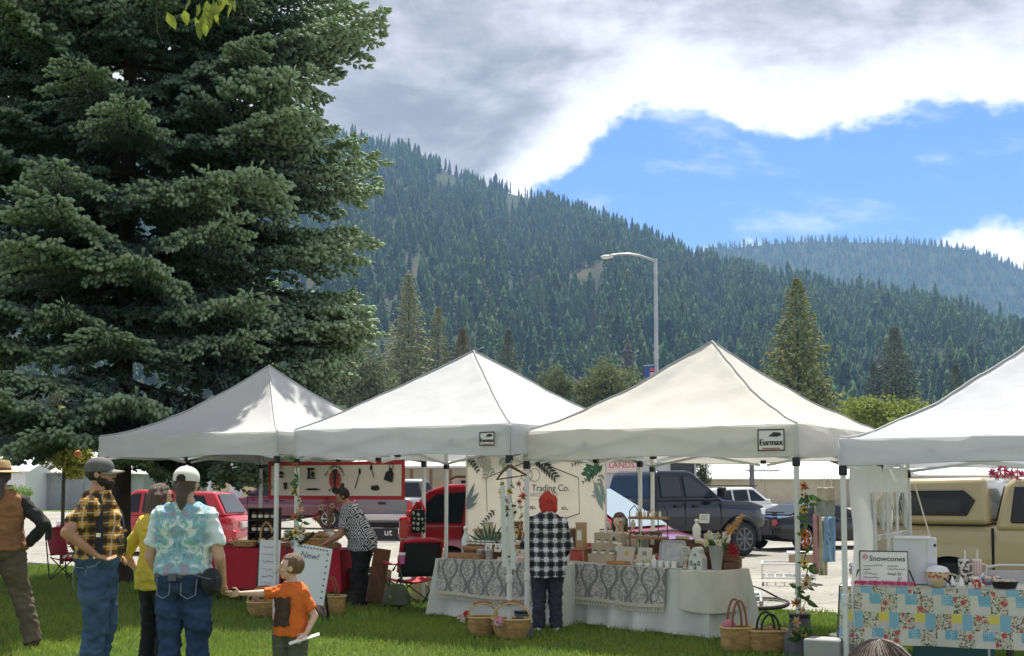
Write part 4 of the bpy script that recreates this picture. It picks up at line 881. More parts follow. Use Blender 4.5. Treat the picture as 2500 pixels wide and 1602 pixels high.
def ovf(u, v):
    L = TB3['L']; per = u * 1.0
    if per < .5: x, y, nx, ny = L - .30 + per * .62, -.065, 0, -1
    else: x, y, nx, ny = L + .065, -.03 + (per - .5) * 1.3, 1, 0
    if v < .12: q = v / .12; return (L - .15 + (x - L + .15) * q * (1 if per > .5 else 1), .12 + (y - .12) * q, TB3['z'] + .008)
    q = (v - .12) / .88; a = .03 * q * math.sin(u * 11) + .05 * q; return (x + nx * a, y + ny * a, TB3['z'] + .008 - q * (.38 + .05 * math.sin(u * 3)))
mb = MB(); mb.grid(ovf, 30, 16); mb.build('cloth', mat('cream_cloth', (.56, .55, .45), .85, var=.06, vs=4), ov, ang=80)
# ------------------------------------------------------------------ patchwork cloth on the snowcone table
def roses(n):
    v = n.obj(); vo = n.new('ShaderNodeTexVoronoi'); n.put(vo.inputs['Vector'], v); vo.inputs['Scale'].default_value = 15; b = n.noise(v, 55, 3, .7); c = n.noise(v, 34, 2, .6)
    r = n.smooth(vo.outputs['Distance'], .42, .25); col = n.mix(n.smooth(b, .50, .58), (.55, .52, .43), (.035, .065, .022)); col = n.mix(n.smooth(c, .58, .66), col, (.42, .33, .08))
    red = n.mix(n.smooth(b, .4, .6), (.42, .015, .02), (.48, .14, .13)); return n.mix(n.math('MULTIPLY', r, n.smooth(n.xyz(vo.outputs['Color'])[0], .35, .45)), col, red)
def dots(base, dot, sc):
    def f(n):
        vo = n.new('ShaderNodeTexVoronoi'); n.put(vo.inputs['Vector'], n.obj()); vo.inputs['Scale'].default_value = sc; vo.inputs['Randomness'].default_value = .25; return n.mix(n.smooth(vo.outputs['Distance'], .38, .26), base, dot)
    return f
def check(n):
    x, y, z = n.xyz(n.obj()); return n.mix(n.math('ABSOLUTE', n.math('SUBTRACT', band(n, n.math('ADD', x, z), .02, .01), band(n, n.math('SUBTRACT', x, z), .02, .01))), (.66, .66, .6), (.30, .30, .28))
PM = [mat('patch_ivory', (.55, .55, .46), .5, var=.05, vs=6), custom('patch_roses', roses, .5, .3), custom('patch_blue_dots', dots((.15, .36, .46), (.5, .62, .66), 70), .5, .3), mat('patch_yellow', (.60, .53, .10), .5), custom('patch_check', check, .5, .3), mat('patch_blue', (.20, .40, .50), .5)]
def patchwork():
    A, B = Vector((2.84, 10.72, 0)), Vector((4.33, 10.22, 0)); d = (B - A); L = d.length; d.normalize(); rz = math.atan2(d.y, d.x); z, D, drop = .72, .72, .235
    t = thing('folding_table', 'folding table with dark legs under the patchwork vinyl cloth', 'table', A, rz); MB().box((L / 2, D / 2, z - .03), (L - .05, D - .06, .045)).build('tabletop', wht, t)
    for x in (.2, L - .2):
        for y in (.12, D - .12): MB().tube([(x, y, 0), (x, y, z - .05)], .016, 8).build('leg', mat('dark_leg', (.08, .08, .085), .5), t)
    c = thing('tablecloth', 'patchwork vinyl tablecloth of red roses, blue dots and yellow squares on the snowcone table', 'tablecloth', A, rz)
    mb = MB(); W = L; per = .29; rows = [(z, z - .055), (z - .055, z - .21), (z - .21, z - .345), (z - .345, drop)]
    R1 = [(0, .062), (2, .095), (1, .133)]; R2 = [(1, .125), (3, .085), (5, .08)]; R0 = [(5, .10), (1, .11), (4, .08)]
    for ri, (za, zb_) in enumerate(rows):
        seq = [R0, R1, R2, R1][ri]; x0 = -.12 + .012 * ri; ci = 0
        while x0 < W:
            m, wd = seq[ci % 3]; x1 = x0 + wd; ci += 1; a0, a1 = max(0, x0), min(W, x1); x0 = x1
            if a1 - a0 < .002: continue
            parts = [(za, zb_, m)]
            if m == 2: parts = [(za, (za + zb_) / 2 - .01, 2), ((za + zb_) / 2 - .01, zb_, 0)]
            if m == 3: parts = [(za, za - .075, 3), (za - .075, zb_, 4)]
            for a, b, mm in parts:
                mb.cur = mm
                def f(u, v, x0_=a0, x1_=a1, a=a, b=b):
                    xx = x0_ + (x1_ - x0_) * u; zz = a + (b - a) * v; q = (z - zz) / (z - drop); yy = -.012 - .03 * q * (1 + .8 * math.sin(xx * 5.3 + 1)) - .012 * q * math.sin(xx * 14)
                    return (xx + .03 * q * (1 if xx > W / 2 else -1) * abs(xx - W / 2) / W, yy, zz)
                mb.grid(f, 4, 4)
    mb.cur = 0; mb.grid(lambda u, v: (W * u, -.012 + (D + .02) * v, z + .002), 4, 4)
    for sx, x0 in ((-1, 0), (1, W)):
        for k in range(5):
            mb.cur = [1, 0, 2, 1, 5][k]
            for r_ in range(3):
                mb.cur = [[1, 0, 2, 1, 5], [5, 3, 1, 0, 4], [0, 2, 1, 0, 1]][r_][k]
                mb.grid(lambda u, v: (x0 + sx * (.01 + .03 * (r_ + v) / 3), -.012 + D * (k + u) / 5, z - (z - drop) * (r_ + v) / 3), 2, 2)
    mb.build('cloth', PM, c, ang=80)
    return dict(A=A, d=d, b=Vector((-d.y, d.x, 0)), z=z + .004, L=L, D=D, rz=rz)
TB4 = patchwork()
# ------------------------------------------------------------------ banners
ink = mat('ink_black', (.018, .018, .02), .6)
def flat(mb, pts, y): return mb.poly([(x, y, z) for x, z in pts], .0015, (0, -1, 0))
def disc(mb, cx, cz, r, y, n=18, rz=None): return flat(mb, [(cx + r * math.cos(2 * math.pi * k / n), cz + (rz or r) * math.sin(2 * math.pi * k / n)) for k in range(n)], y)
def stroke(mb, pts, w, y):
    for a, b in zip(pts, pts[1:]): mb.bar((a[0], y, a[1]), (b[0], y, b[1]), .002, w, (0, 0, 1)) if abs(a[0] - b[0]) > 1e-5 else mb.box((a[0], y, (a[1] + b[1]) / 2), (w, .002, abs(a[1] - b[1])))
    return mb
def bakery_banner():
    a = T1 + v3 * 2.98 + u3 * .15; a = at(655, 1190, 18.3); b = at(988, 1190, 17.15); a.z = b.z = 0; d = (b - a); L = d.length; d.normalize()
    zt, zb = 1.955, 1.395; t = thing('bakery_banner', 'red-bordered bakery banner with a ladybug and baking symbols at the back of the left canopy', 'banner', a, math.atan2(d.y, d.x)); H = zt - zb
    def f(u, v): return (L * u, .012 * math.sin(u * 7) * (1 - v * .4), zb + H * v - .02 * math.sin(u * math.pi) * v)
    mb = MB(); mb.grid(f, 24, 6); mb.build('border', mat('banner_red2', (.46, .03, .035), .6), t)
    bw = .055; mb = MB(); mb.grid(lambda u, v: (bw + (L - 2 * bw) * u, .012 * math.sin((bw + (L - 2 * bw) * u) / L * 7) * .8 - .004, zb + bw + (H - 2 * bw - .012) * v), 24, 4); mb.build('panel', mat('banner_beige', (.74, .69, .63), .6), t)
    y = -.02; pm = ink
    X = lambda px: (px - 655) / (988 - 655) * L
    Z = lambda py: 1.57 - (py - 1190) * 17.8 / 3000
    def sym(nm, mb_, m=ink): mb_.build(nm, m, t, smooth=False)
    m = MB(); flat(m, [(X(675), Z(1160)), (X(680), Z(1152)), (X(687), Z(1149)), (X(695), Z(1152)), (X(699), Z(1158))], y); flat(m, [(X(678), Z(1161)), (X(696), Z(1161)), (X(694), Z(1166)), (X(680), Z(1166))], y); sym('pie_symbol', m)
    m = MB()
    for q in (681, 687, 692): stroke(m, [(X(q), Z(1145)), (X(q + 1), Z(1140)), (X(q + 1.5), Z(1135))], .012, y)
    sym('steam_symbol', m, mat('ink_brown', (.3, .16, .07), .6))
    m = MB(); flat(m, [(X(696), Z(1178)), (X(706), Z(1178)), (X(704), Z(1195)), (X(698), Z(1195))], y); sym('cup_symbol', m)
    m = MB(); flat(m, [(X(755), Z(1142)), (X(773), Z(1142)), (X(775), Z(1148)), (X(757), Z(1149))], y); flat(m, [(X(757), Z(1149)), (X(763), Z(1149)), (X(764), Z(1166)), (X(757), Z(1166))], y); flat(m, [(X(755), Z(1166)), (X(777), Z(1166)), (X(777), Z(1169)), (X(755), Z(1169))], y); disc(m, X(770), Z(1158), .035, y, rz=.042); sym('mixer_symbol', m)
    m = MB(); flat(m, [(X(757), Z(1192)), (X(783), Z(1192)), (X(783), Z(1197)), (X(757), Z(1197))], y); stroke(m, [(X(751), Z(1195)), (X(789), Z(1195))], .012, y); sym('rolling_pin_symbol', m)
    m = MB(); stroke(m, [(X(874), Z(1192)), (X(882), Z(1160))], .014, y); disc(m, X(884.5), Z(1152), .02, y, rz=.05); sym('spoon_symbol', m)
    m = MB(); stroke(m, [(X(918), Z(1166)), (X(914), Z(1150))], .012, y); disc(m, X(911.5), Z(1143), .022, y, rz=.045); sym('spatula_symbol', m)
    m = MB(); disc(m, X(921), Z(1192), .075, y, rz=.032); flat(m, [(X(912), Z(1189)), (X(914), Z(1184)), (X(917), Z(1188)), (X(920), Z(1183)), (X(923), Z(1188)), (X(926), Z(1183)), (X(930), Z(1189))], y); sym('bread_symbol', m)
    m = MB(); flat(m, [(X(941), Z(1172)), (X(946), Z(1154)), (X(953), Z(1150)), (X(954), Z(1143)), (X(961), Z(1145)), (X(961), Z(1152)), (X(964), Z(1158)), (X(961), Z(1178))], y); m.tube([(X(954), y, Z(1144)), (X(955), y, Z(1134)), (X(963), y, Z(1134)), (X(962), y, Z(1145))], .006, 4); sym('apron_symbol', m)
    cx, cz = X(825), Z(1172)
    m = MB(); disc(m, cx, cz + .01, .105, y, 24, rz=.145); sym('ladybug_wing', m, mat('ladybug_red', (.48, .07, .06), .6))
    m = MB(); flat(m, [(cx - .045, cz + .15), (cx + .045, cz + .15), (cx + .012, cz - .09), (cx - .012, cz - .09)], y - .003); disc(m, cx, cz - .145, .05, y - .003)
    for dx, dz in ((-.065, .07), (-.075, .0), (-.05, -.05), (.065, .07), (.075, 0.), (.05, -.05), (-.05, .03), (.05, .03)): disc(m, cx + dx, cz + dz, .013, y - .003, 8)
    for s in (-1, 1): stroke(m, [(cx + s * .05, cz - .12), (cx + s * .09, cz - .14)], .01, y - .003); disc(m, cx + s * .095, cz - .15, .014, y - .003, 8)
    sym('ladybug_body', m)
    s_ = 'The Ladybug Bakery'
    for k, ch in enumerate(s_):
        if ch == ' ': continue
        an = R(158 - k * (136 / (len(s_) - 1))); text(ch, .062, ink, t, (cx + math.cos(an) * .17, y, cz - .01 + math.sin(an) * .215), (R(90), R(90) - an, 0), ext=.001)
bakery_banner()
def trade_banner():
    a = at(1136, 1190, 16.85); b = at(1478, 1190, 15.7); a.z = b.z = 0; d = (b - a); L = d.length; d.normalize(); zt, zb = 1.99, .86; H = zt - zb
    t = thing('trading_banner', 'cream backdrop banner with green leaves and trading company lettering behind the soap tables', 'banner', a, math.atan2(d.y, d.x))
    mb = MB(); mb.grid(lambda u, v: (L * u, .015 * math.sin(u * 9 + v * 2), zb + H * v), 24, 10); mb.build('panel', mat('banner_cream', (.76, .71, .61), .7, var=.05, vs=2, transl=.2), t)
    y = -.022; X = lambda px: (px - 1136) / (1478 - 1136) * L; Z = lambda py: 1.57 - (py - 1190) * 16.3 / 3000
    g1 = mat('print_charcoal', (.055, .06, .055), .7); g2 = mat('print_sage', (.27, .36, .28), .7); g3 = mat('print_green', (.06, .17, .11), .7); g4 = mat('print_blue_green', (.27, .36, .37), .7); g5 = mat('print_grey', (.42, .42, .37), .7)
    m = MB(); P = [(X(1192), Z(1166)), (X(1307), Z(1122)), (X(1418), Z(1167)), (X(1420), Z(1252)), (X(1375), Z(1268))]; stroke(m, P, .012, y); stroke(m, [(X(1192), Z(1166)), (X(1195), Z(1250))], .012, y); m.build('hexagon_print', g1, t, smooth=False)
    for cx in (1294, 1313):
        m = MB(); m.tube([(X(cx) + .085 * math.cos(q), y, Z(1160) + .085 * math.sin(q)) for q in np.linspace(0, 6.283, 25)], .004, 4); m.build('ring_print', g1, t)
    text('ds Trading Co.', .125, g1, t, (X(1284), y, Z(1192)), (R(90), 0, 0), align='LEFT', sx=.95); text('CH APOTHECARY', .075, g5, t, (X(1284), y, Z(1208)), (R(90), 0, 0), align='LEFT', sx=.88)
    text('de Soap,', .082, g1, t, (X(1272), y, Z(1237)), (R(90), 0, 0), align='LEFT'); text('als,', .082, g1, t, (X(1377), y, Z(1239)), (R(90), 0, 0), align='LEFT'); text('sho', .07, g5, t, (X(1280), y, Z(1255)), (R(90), 0, 0), align='LEFT')
    m = MB(); stroke(m, [(X(1285), Z(1219)), (X(1345), Z(1220))], .004, y); m.build('rule_print', g5, t)
    r = random.Random(4)
    def leafp(m, px, py, ang, l, w):
        c, s = math.cos(ang), math.sin(ang); x0, z0 = X(px), Z(py); pts = [(0, 0), (.3, .5), (.65, .42), (1, 0), (.65, -.42), (.3, -.5)]; flat(m, [(x0 + (q * l * c - k * w * s), z0 + (q * l * s + k * w * c)) for q, k in pts], y - .001 * r.random())
    def spray(nm, m_, px, py, ang, L_, n, l, w, spread=.8):
        m = MB(); x0, z0 = X(px), Z(py); stroke(m, [(x0, z0), (x0 + math.cos(ang) * L_, z0 + math.sin(ang) * L_)], .006, y)
        for k in range(n):
            q = (k + .6) / n; p = px + math.cos(ang) * L_ * q / L * 342; pz = py - math.sin(ang) * L_ * q / 16.3 * 3000
            for s in (-1, 1): leafp(m, p, pz, ang + s * spread, l * (1.1 - .4 * q), w * (1.1 - .4 * q))
        m.build(nm, m_, t, smooth=False)
    spray('leaf_print', g1, 1315, 1113, -.75, .42, 8, .13, .045); spray('leaf_print', g5, 1170, 1110, -.8, .34, 6, .10, .045); spray('leaf_print', g1, 1146, 1112, -.9, .26, 5, .07, .035); spray('leaf_print', g5, 1195, 1112, -1.7, .3, 6, .09, .04)
    spray('leaf_print', g3, 1470, 1120, -2.3, .30, 4, .16, .09); spray('leaf_print', g4, 1475, 1155, -2.0, .34, 6, .07, .028); spray('leaf_print', g1, 1462, 1112, -2.8, .4, 8, .06, .022); spray('leaf_print', g1, 1472, 1140, -2.5, .35, 7, .05, .02)
    m = MB(); leafp(m, 1474, 1245, 1.9, .42, .08); leafp(m, 1478, 1230, 1.75, .34, .06); m.build('leaf_print', g4, t, smooth=False)
    m = MB(); leafp(m, 1140, 1238, 1.15, .36, .07); leafp(m, 1140, 1240, .75, .3, .07); leafp(m, 1138, 1245, .45, .22, .05); m.build('leaf_print', mat('print_slate', (.20, .27, .30), .7), t, smooth=False)
    spray('leaf_print', g2, 1225, 1112, -.9, .22, 3, .1, .05); spray('leaf_print', g1, 1215, 1245, -2.4, .3, 6, .06, .025)
    for x in (.01, L - .01): MB().tube([(x, .03, 0), (x, .03, zt + .02)], .014, 8).build('stand_pole', steel, t)
    MB().tube([(0, .03, zt), (L, .03, zt)], .014, 8).build('stand_pole', steel, t)
trade_banner()
# ------------------------------------------------------------------ small goods
glassc = mat('clear_bottle', (.62, .66, .62), .12, spec=.7); cards = mat('card_white', (.74, .73, .66), .6); soapm = [mat('soap_%d' % k, c, .6) for k, c in enumerate(((.62, .50, .36), (.60, .34, .26), (.66, .60, .44), (.50, .48, .40), (.62, .58, .52)))]
def put(name, label, cat, p, rz=0, group=None): return thing(name, label, cat, p, rz, group)
def jar(label, p, r=.025, h=.05, bm=None, lm=wht, rz=0, group=None, cat='jar', name='jar'):
    t = put(name, label, cat, p, rz, group); MB().lathe([(r * .9, 0), (r, h * .1), (r, h * .75), (r * .85, h * .82)], 14).build('glass', bm or mat('jar_dark', (.10, .06, .035), .2, spec=.7), t); MB().lathe([(r * .95, h * .82), (r * .97, h), (.002, h)], 14).build('lid', lm, t)
    MB().lathe([(r * 1.02, h * .2), (r * 1.02, h * .62)], 14, caps=False).build('label_band', cards, t); return t
def bottle(label, p, r=.03, h=.2, bm=None, lm=blk, group=None, cat='bottle', stop=False):
    t = put('bottle', label, cat, p, 0, group); MB().lathe([(r * .9, 0), (r, h * .06), (r, h * .55), (r * .75, h * .66), (r * .34, h * .76), (r * .34, h * .84)], 14).build('glass', bm or glassc, t)
    MB().lathe([(r * .38, h * .84), (r * (.6 if stop else .4), h * .9), (r * .35, h * .97), (.002, h)], 12).build('stopper', lm, t); return t
def crate(label, p, rz, d, m=wood, cat='crate', slats=2, group=None):
    t = put('crate', label, cat, p, rz, group); w, dp, h = d; MB().box((0, 0, .008), (w, dp, .014)).build('bottom', m, t, smooth=False)
    for k in range(slats):
        z = h * (k + .5) / slats; sh = h / slats * .86
        for s in (-1, 1): MB().box((0, s * (dp / 2 - .006), z), (w, .012, sh)).build('slat', m, t, smooth=False); MB().box((s * (w / 2 - .006), 0, z), (.012, dp - .025, sh)).build('slat', m, t, smooth=False)
    return t
def card(label, p, rz, w=.09, h=.07, tilt=15, lines=3, m=None, stand=True, cat='price card'):
    t = put('price_card', label, cat, p, rz); c = MB().box((0, 0, h / 2), (w, .004, h)).build('card', m or cards, t, rot=(R(-tilt), 0, 0))
    l = MB()
    for k in range(lines): l.box((-.1 * w * (k % 2), -.004, h * (.78 - .2 * k)), (w * (.7 - .15 * (k % 2)), .002, h * .06))
    l.build('lettering', mat('pencil', (.25, .24, .22), .8), c)
    if stand: MB().box((0, .02, h * .25), (w * .3, .03, h * .5)).build('stand', wood, t)
    return t
rzl = TB2['rz']
crate('low wooden tray of wrapped soaps at the left front of the soap table', on(TB2, .44, .12), rzl, (.52, .2, .075), slats=1); crate('raised wooden tray carrying the dark jars on the left soap table', on(TB2, .47, .33, .10), rzl, (.48, .2, .06), slats=1)
MB().box((0, 0, .05), (.46, .18, .1)).build('riser_box', None, None)
tag(COL.objects['riser_box'], 'plain wooden riser under the tray of dark jars', 'riser'); COL.objects['riser_box'].location = on(TB2, .47, .33); COL.objects['riser_box'].rotation_euler = (0, 0, rzl); COL.objects['riser_box'].data.materials.append(woodd)
for k in range(7): 
    o = MB().box((0, 0, .02), (.055, .05, .035)).build('soap_bar', soapm[2] if k % 2 else mat('tissue', (.72, .70, .64), .8), bevel=.008); tag(o, 'wrapped pale soap in the low tray, %s from the left' % ['first', 'second', 'third', 'fourth', 'fifth', 'sixth', 'seventh'][k], 'soap', 'soaps in the low tray'); o.location = on(TB2, .23 + k * .07, .12, .02); o.rotation_euler = (0, 0, rzl + random.uniform(-.3, .3))
ordn = ['first', 'second', 'third', 'fourth', 'fifth', 'sixth', 'seventh', 'eighth', 'ninth', 'tenth', 'eleventh', 'twelfth']
for k in range(10): jar('dark jar with white lid, %s in the %s row on the raised tray' % (ordn[k % 5], 'front' if k < 5 else 'back'), on(TB2, .30 + (k % 5) * .085, .27 + (k // 5) * .08, .165), .027, .055, group='dark jars on the raised tray')
bottle('clear glass decanter with a pointed stopper at the left end of the soap table', on(TB2, .16, .36, .0), .05, .40, glassc, glassc, stop=True)
pl = put('plant', 'fan of stiff green leaves behind the dark jars', 'plant', on(TB2, .42, .52, .0)); MB().lathe([(.05, 0), (.07, .14), (.06, .14)], 12).build('pot', stone, pl)
for k in range(9):
    a = -1.0 + 2.0 * k / 8; m = MB(); d = Vector((math.sin(a), 0, math.cos(a))); s = Vector((d.z, 0, -d.x)); p = Vector((0, 0, .12)); m.add([p - s * .012, p + s * .012, p + d * .2 + s * .018 + Vector((0, -.03, 0)), p + d * .33, p + d * .2 - s * .018 + Vector((0, -.03, 0))], [(0, 1, 2, 3, 4)]); m.build('leaf', mat('agave', (.13, .22, .14), .6, var=.3, vs=20), pl, smooth=False)
for k, (s, t_, w_) in enumerate(((.86, .5, .22), (.62, .6, .2))):
    q = put('tray', ['white ceramic tray on the left soap table beside the poles', 'white ceramic tray behind the plant'][k], 'tray', on(TB2, s, t_, .0), rzl); MB().box((0, 0, .09), (w_, .14, .18)).build('stand', wood, q, smooth=False); MB().lathe([(.11, .18), (.13, .215), (.12, .215), (.1, .19)], 16, sy=.6).build('dish', wht, q)
    for j in range(3): MB().box((-.06 + .06 * j, 0, .215), (.05, .04, .03)).build('soap', soapm[j], q, bevel=.008)
for k, (s, t_, lab) in enumerate(((.70, .18, 'white price card beside the grey canister'), (.84, .2, 'white price card left of the hanging flower pole'), (1.25, .5, 'small white card behind the soap stacks'))): card(lab, on(TB2, s, t_, .1), rzl, .11, .1)
for k, (s, lab) in enumerate(((.62, 'dull grey metal canister on the left soap table, left of two'), (.76, 'dull grey metal canister on the left soap table, right of two'))):
    q = put('canister', lab, 'canister', on(TB2, s, .14)); MB().lathe([(.045, 0), (.048, .1), (.05, .105)], 16).build('body', galv, q); MB().lathe([(.05, .105), (.05, .12), (.01, .13)], 16).build('lid', galv, q)
for k in range(12):
    o = MB().box((0, 0, .022), (.085, .06, .042)).build('soap_block', soapm[k % 5], bevel=.006); tag(o, 'soap block in the stack left of the red-haired shopper, %s column, %s layer' % (['left', 'second', 'third', 'right'][k % 4], ['bottom', 'middle', 'top'][k // 4]), 'soap', 'stacked soap blocks'); o.location = on(TB2, 1.08 + (k % 4) * .1, .2 + .05 * (k // 4) + .01 * (k % 2), .0 + .045 * (k // 4)); o.rotation_euler = (0, 0, rzl + random.uniform(-.1, .1))
q = put('display_box', 'pinkish box of soaps in front of the soap stacks', 'box', on(TB2, 1.22, .09), rzl); MB().box((0, 0, .03), (.34, .1, .06)).build('box', soapm[4], q); [MB().box((-.12 + .12 * k, -.052, .03), (.07, .006, .03)).build('box_label', soapm[1], q) for k in range(3)]
q = put('display_box', 'flat cream box of wax melts on a stand behind the red-haired shopper', 'box', on(TB2, 1.35, .6), rzl); MB().box((0, 0, .18), (.22, .1, .36)).build('stand', wood, q); MB().box((0, 0, .39), (.26, .14, .05)).build('tray', woodd, q); [MB().box((-.09 + .06 * k, 0, .43), (.05, .08, .03)).build('soap', soapm[(k + 1) % 5], q) for k in range(4)]
# right soap table
rz3 = TB3['rz']
q = put('stepped_display', 'stepped white display holding black-lidded tins right of the red-haired shopper', 'display stand', on(TB3, .22, .26), rz3)
for k in range(3): MB().box((0, .06 * k, .05 + .06 * k), (.40, .09 if k < 2 else .12, .10 + .12 * k)).build('step', mat('display_white', (.46, .38, .27), .7, var=.15, vs=8), q, smooth=False)
for k in range(8):
    row = k // 3; jar('%s black-lidded tin from the left on the %s step' % (ordn[k % 3], ['lower', 'middle', 'upper'][row]), on(TB3, .09 + (k % 3) * .13, .26 + .06 * row - .0, .105 + .12 * row), .03, .042, mat('tin_white', (.6, .58, .5), .4), blk, group='tins on the stepped display')
bottle('small black pump bottle on the stepped display', on(TB3, .33, .33, .225), .022, .11, mat('bottle_black', (.012, .012, .012), .3)); q = put('paper_bag', 'cream paper bag with round label right of the black pump bottle', 'bag', on(TB3, .42, .30, .10), rz3); MB().box((0, 0, .07), (.09, .05, .14)).build('bag', cream, q, bevel=.01); MB().lathe([(.03, 0), (.03, .004)], 14, (0, -.028, .075), 'Y').build('sticker', cards, q)
q = put('utensil_jar', 'white jar of pale wooden spoons behind the stepped display', 'jar', on(TB3, .18, .62, .0), rz3); MB().lathe([(.06, 0), (.075, .05), (.075, .22), (.065, .24)], 16).build('jar', mat('jar_sage', (.42, .47, .42), .4), q)
for k in range(6):
    a = -.5 + .2 * k; d = Vector((math.sin(a), .1 * math.sin(k * 2), 1)).normalized(); m = MB(); m.tube([Vector((0, 0, .15)), d * .42], [.007, .006], 6); m.ell(d * .47, (.03, .012, .05), 10, 8, Matrix.Rotation(a, 3, 'Y')); m.build('spoon', mat('spoon_wood', (.58, .52, .40), .6) if k != 3 else mat('spoon_grey', (.25, .25, .22), .6), q)
def shelf():
    q = put('display_shelf', 'two-tier wood and black wire shelf of dropper bottles on the right soap table', 'shelf', on(TB3, .74, .45), rz3); 
    for s in (-.21, .21):
        MB().tube([(s, -.08, 0), (s, -.08, .60), (s, 0, .66), (s, .08, .60), (s, .08, 0)], .006, 6).build('wire_frame', blk, q)
    for z in (.30, .52): MB().box((0, 0, z), (.46, .17, .03)).build('board', wood, q, bevel=.004)
    for k in range(8): MB().tube([(-.2 + .057 * k, -.085, .34 + .03 * (k % 2)), (-.17 + .057 * k, -.085, .36 - .03 * (k % 2))], .012, 5).build('bead', woodd, q)
    for k in range(7): bottle('small dropper bottle with black cap, %s from the left on the top shelf' % ordn[k], on(TB3, .74 - .17 + .056 * k, .45, .536), .016, .085, mat('amber', (.30, .17, .06), .2) if k % 2 else cards, group='dropper bottles on the shelf')
    for k in range(5): jar('flat black-lidded pot on the lower shelf, %s from the left' % ordn[k], on(TB3, .74 - .16 + .08 * k, .42, .316), .03, .03, cards, blk, group='pots on the lower shelf')
shelf()
def yellowflower(n):
    x, y, z = n.xyz(n.obj()); r = n.math('SQRT', n.math('ADD', n.math('POWER', n.math('SUBTRACT', x, .02), 2), n.math('POWER', n.math('SUBTRACT', z, .13), 2))); c = n.mix(n.smooth(r, .034, .028), (.52, .49, .43), (.58, .44, .08)); return n.mix(n.smooth(r, .014, .01), c, (.30, .20, .06))
for k, (s, lab) in enumerate(((.62, 'grey print with a yellow sunflower leaning on the shelf, left of two'), (.90, 'pale print with a camera drawing leaning on the shelf, right of two'))):
    q = put('print', lab, 'print', on(TB3, s, .17), rz3); m = custom('print_flower', yellowflower, .7) if k == 0 else mat('print_pale', (.55, .52, .45), .7); o = MB().box((0, 0, .105), (.25 if k == 0 else .2, .012, .2)).build('board', m, q, rot=(R(-12), 0, 0))
    if k: mm = MB(); mm.box((0, -.009, .14), (.06, .004, .045)); mm.build('camera_drawing', mat('pencil'), o); MB().box((.05, -.009, .06), (.03, .004, .03)).build('leaf_drawing', mat('print_yellowgreen', (.42, .42, .12), .7), o)
crate('dark wooden crate behind the galvanised tray', on(TB3, 1.28, .42), rz3, (.42, .26, .3), woodd, slats=3); crate('dark wooden crate at the right end of the soap table behind the white house lantern', on(TB3, 1.70, .4), rz3, (.46, .28, .26), woodd, slats=3)
def steeltray():
    q = put('metal_tray', 'galvanised rounded tray leaning against the dark crate', 'tray', on(TB3, 1.25, .22), rz3); pts = []
    for cx, cz, a0 in ((.14, .25, 0), (-.14, .25, 90), (-.14, .05, 180), (.14, .05, 270)): pts += [(cx + .035 * math.cos(R(a0 + a)), 0, cz + .035 * math.sin(R(a0 + a))) for a in (0, 30, 60, 90)]
    o = MB().poly(pts, .012, (0, 1, 0)).build('pan', mat('zinc', (.46, .46, .45), .45, .3, var=.2, vs=12), q, rot=(R(-10), 0, 0)); MB().tube([Vector(p) + Vector((0, -.006, 0)) for p in pts + pts[:1]], .008, 6).build('rim', galv, o)
steeltray()
for k in range(4):
    q = put('cup', 'small white cup, %s from the left in the row before the galvanised tray' % ordn[k], 'cup', on(TB3, 1.12 + .092 * k, .1), 0, 'white cups in a row'); MB().lathe([(.028, 0), (.036, .075), (.033, .075), (.026, .006)], 14).build('cup', wht, q); MB().box((.04, 0, .04), (.004, .02, .035)).build('cup_handle', blk, q)
jar('yellow-lidded tin beside the white cups', on(TB3, 1.03, .1), .04, .07, mat('tin_grey', (.5, .5, .47), .4), mat('lid_yellow', (.55, .50, .05), .4)); jar('wide glass jar with clear lid left of the yellow-lidded tin', on(TB3, .92, .1), .042, .065, glassc, steel); crate('low orange wooden tray at the front of the right soap table', on(TB3, .62, .07), rz3, (.26, .1, .05), mat('orange_wood', (.46, .24, .09), .6), slats=1)
bottle('white turned finial bottle standing on the left dark crate', on(TB3, 1.45, .42, .31), .045, .22, cards, cards, stop=True)
for lab, s, t_, h_, w_ in (('cream card on a wire above the left dark crate', 1.45, .55, .48, .13), ('tilted cream tag hanging between the dark crates', 1.50, .2, .15, .13), ('cream card standing on the right dark crate', 1.86, .4, .30, .1)): card(lab, on(TB3, s, t_, h_), rz3 + (.1 if h_ > .2 else -.1), w_, .1, tilt=10 if h_ > .2 else -25, stand=False)
for k in range(6): 
    o = MB().box((0, 0, .02), (.07, .05, .04)).build('soap_pack', soapm[2] if k % 2 else mat('soap_yellow', (.55, .52, .25), .6), bevel=.006); tag(o, 'small wrapped soap on the right dark crate, %s from the left' % ordn[k], 'soap', 'soaps on the right crate'); o.location = on(TB3, 1.52 + .075 * k, .36, .265); o.rotation_euler = (0, 0, rz3 + random.uniform(-.4, .4))
for tb_, h_, lab_ in ((TB2, .16, 'long wooden riser along the back of the left soap table'), (TB3, .12, 'long wooden riser along the back of the right soap table')):
    q = put('riser', lab_, 'riser', on(tb_, tb_['L'] / 2, .64), tb_['rz']); MB().box((0, 0, h_ - .01), (tb_['L'] - .12, .17, .02)).build('board', wood, q); [MB().box((x_ * (tb_['L'] / 2 - .1), 0, h_ / 2 - .01), (.02, .16, h_ - .02)).build('support', wood, q) for x_ in (-1, 0, 1)]
KR = [mat('kraft', (.40, .27, .14), .8), mat('kraft_pale', (.56, .46, .30), .8), mat('blush_box', (.58, .40, .34), .7), mat('sage_box', (.34, .40, .31), .7), woodd, mat('amber', (.30, .17, .06), .2)]
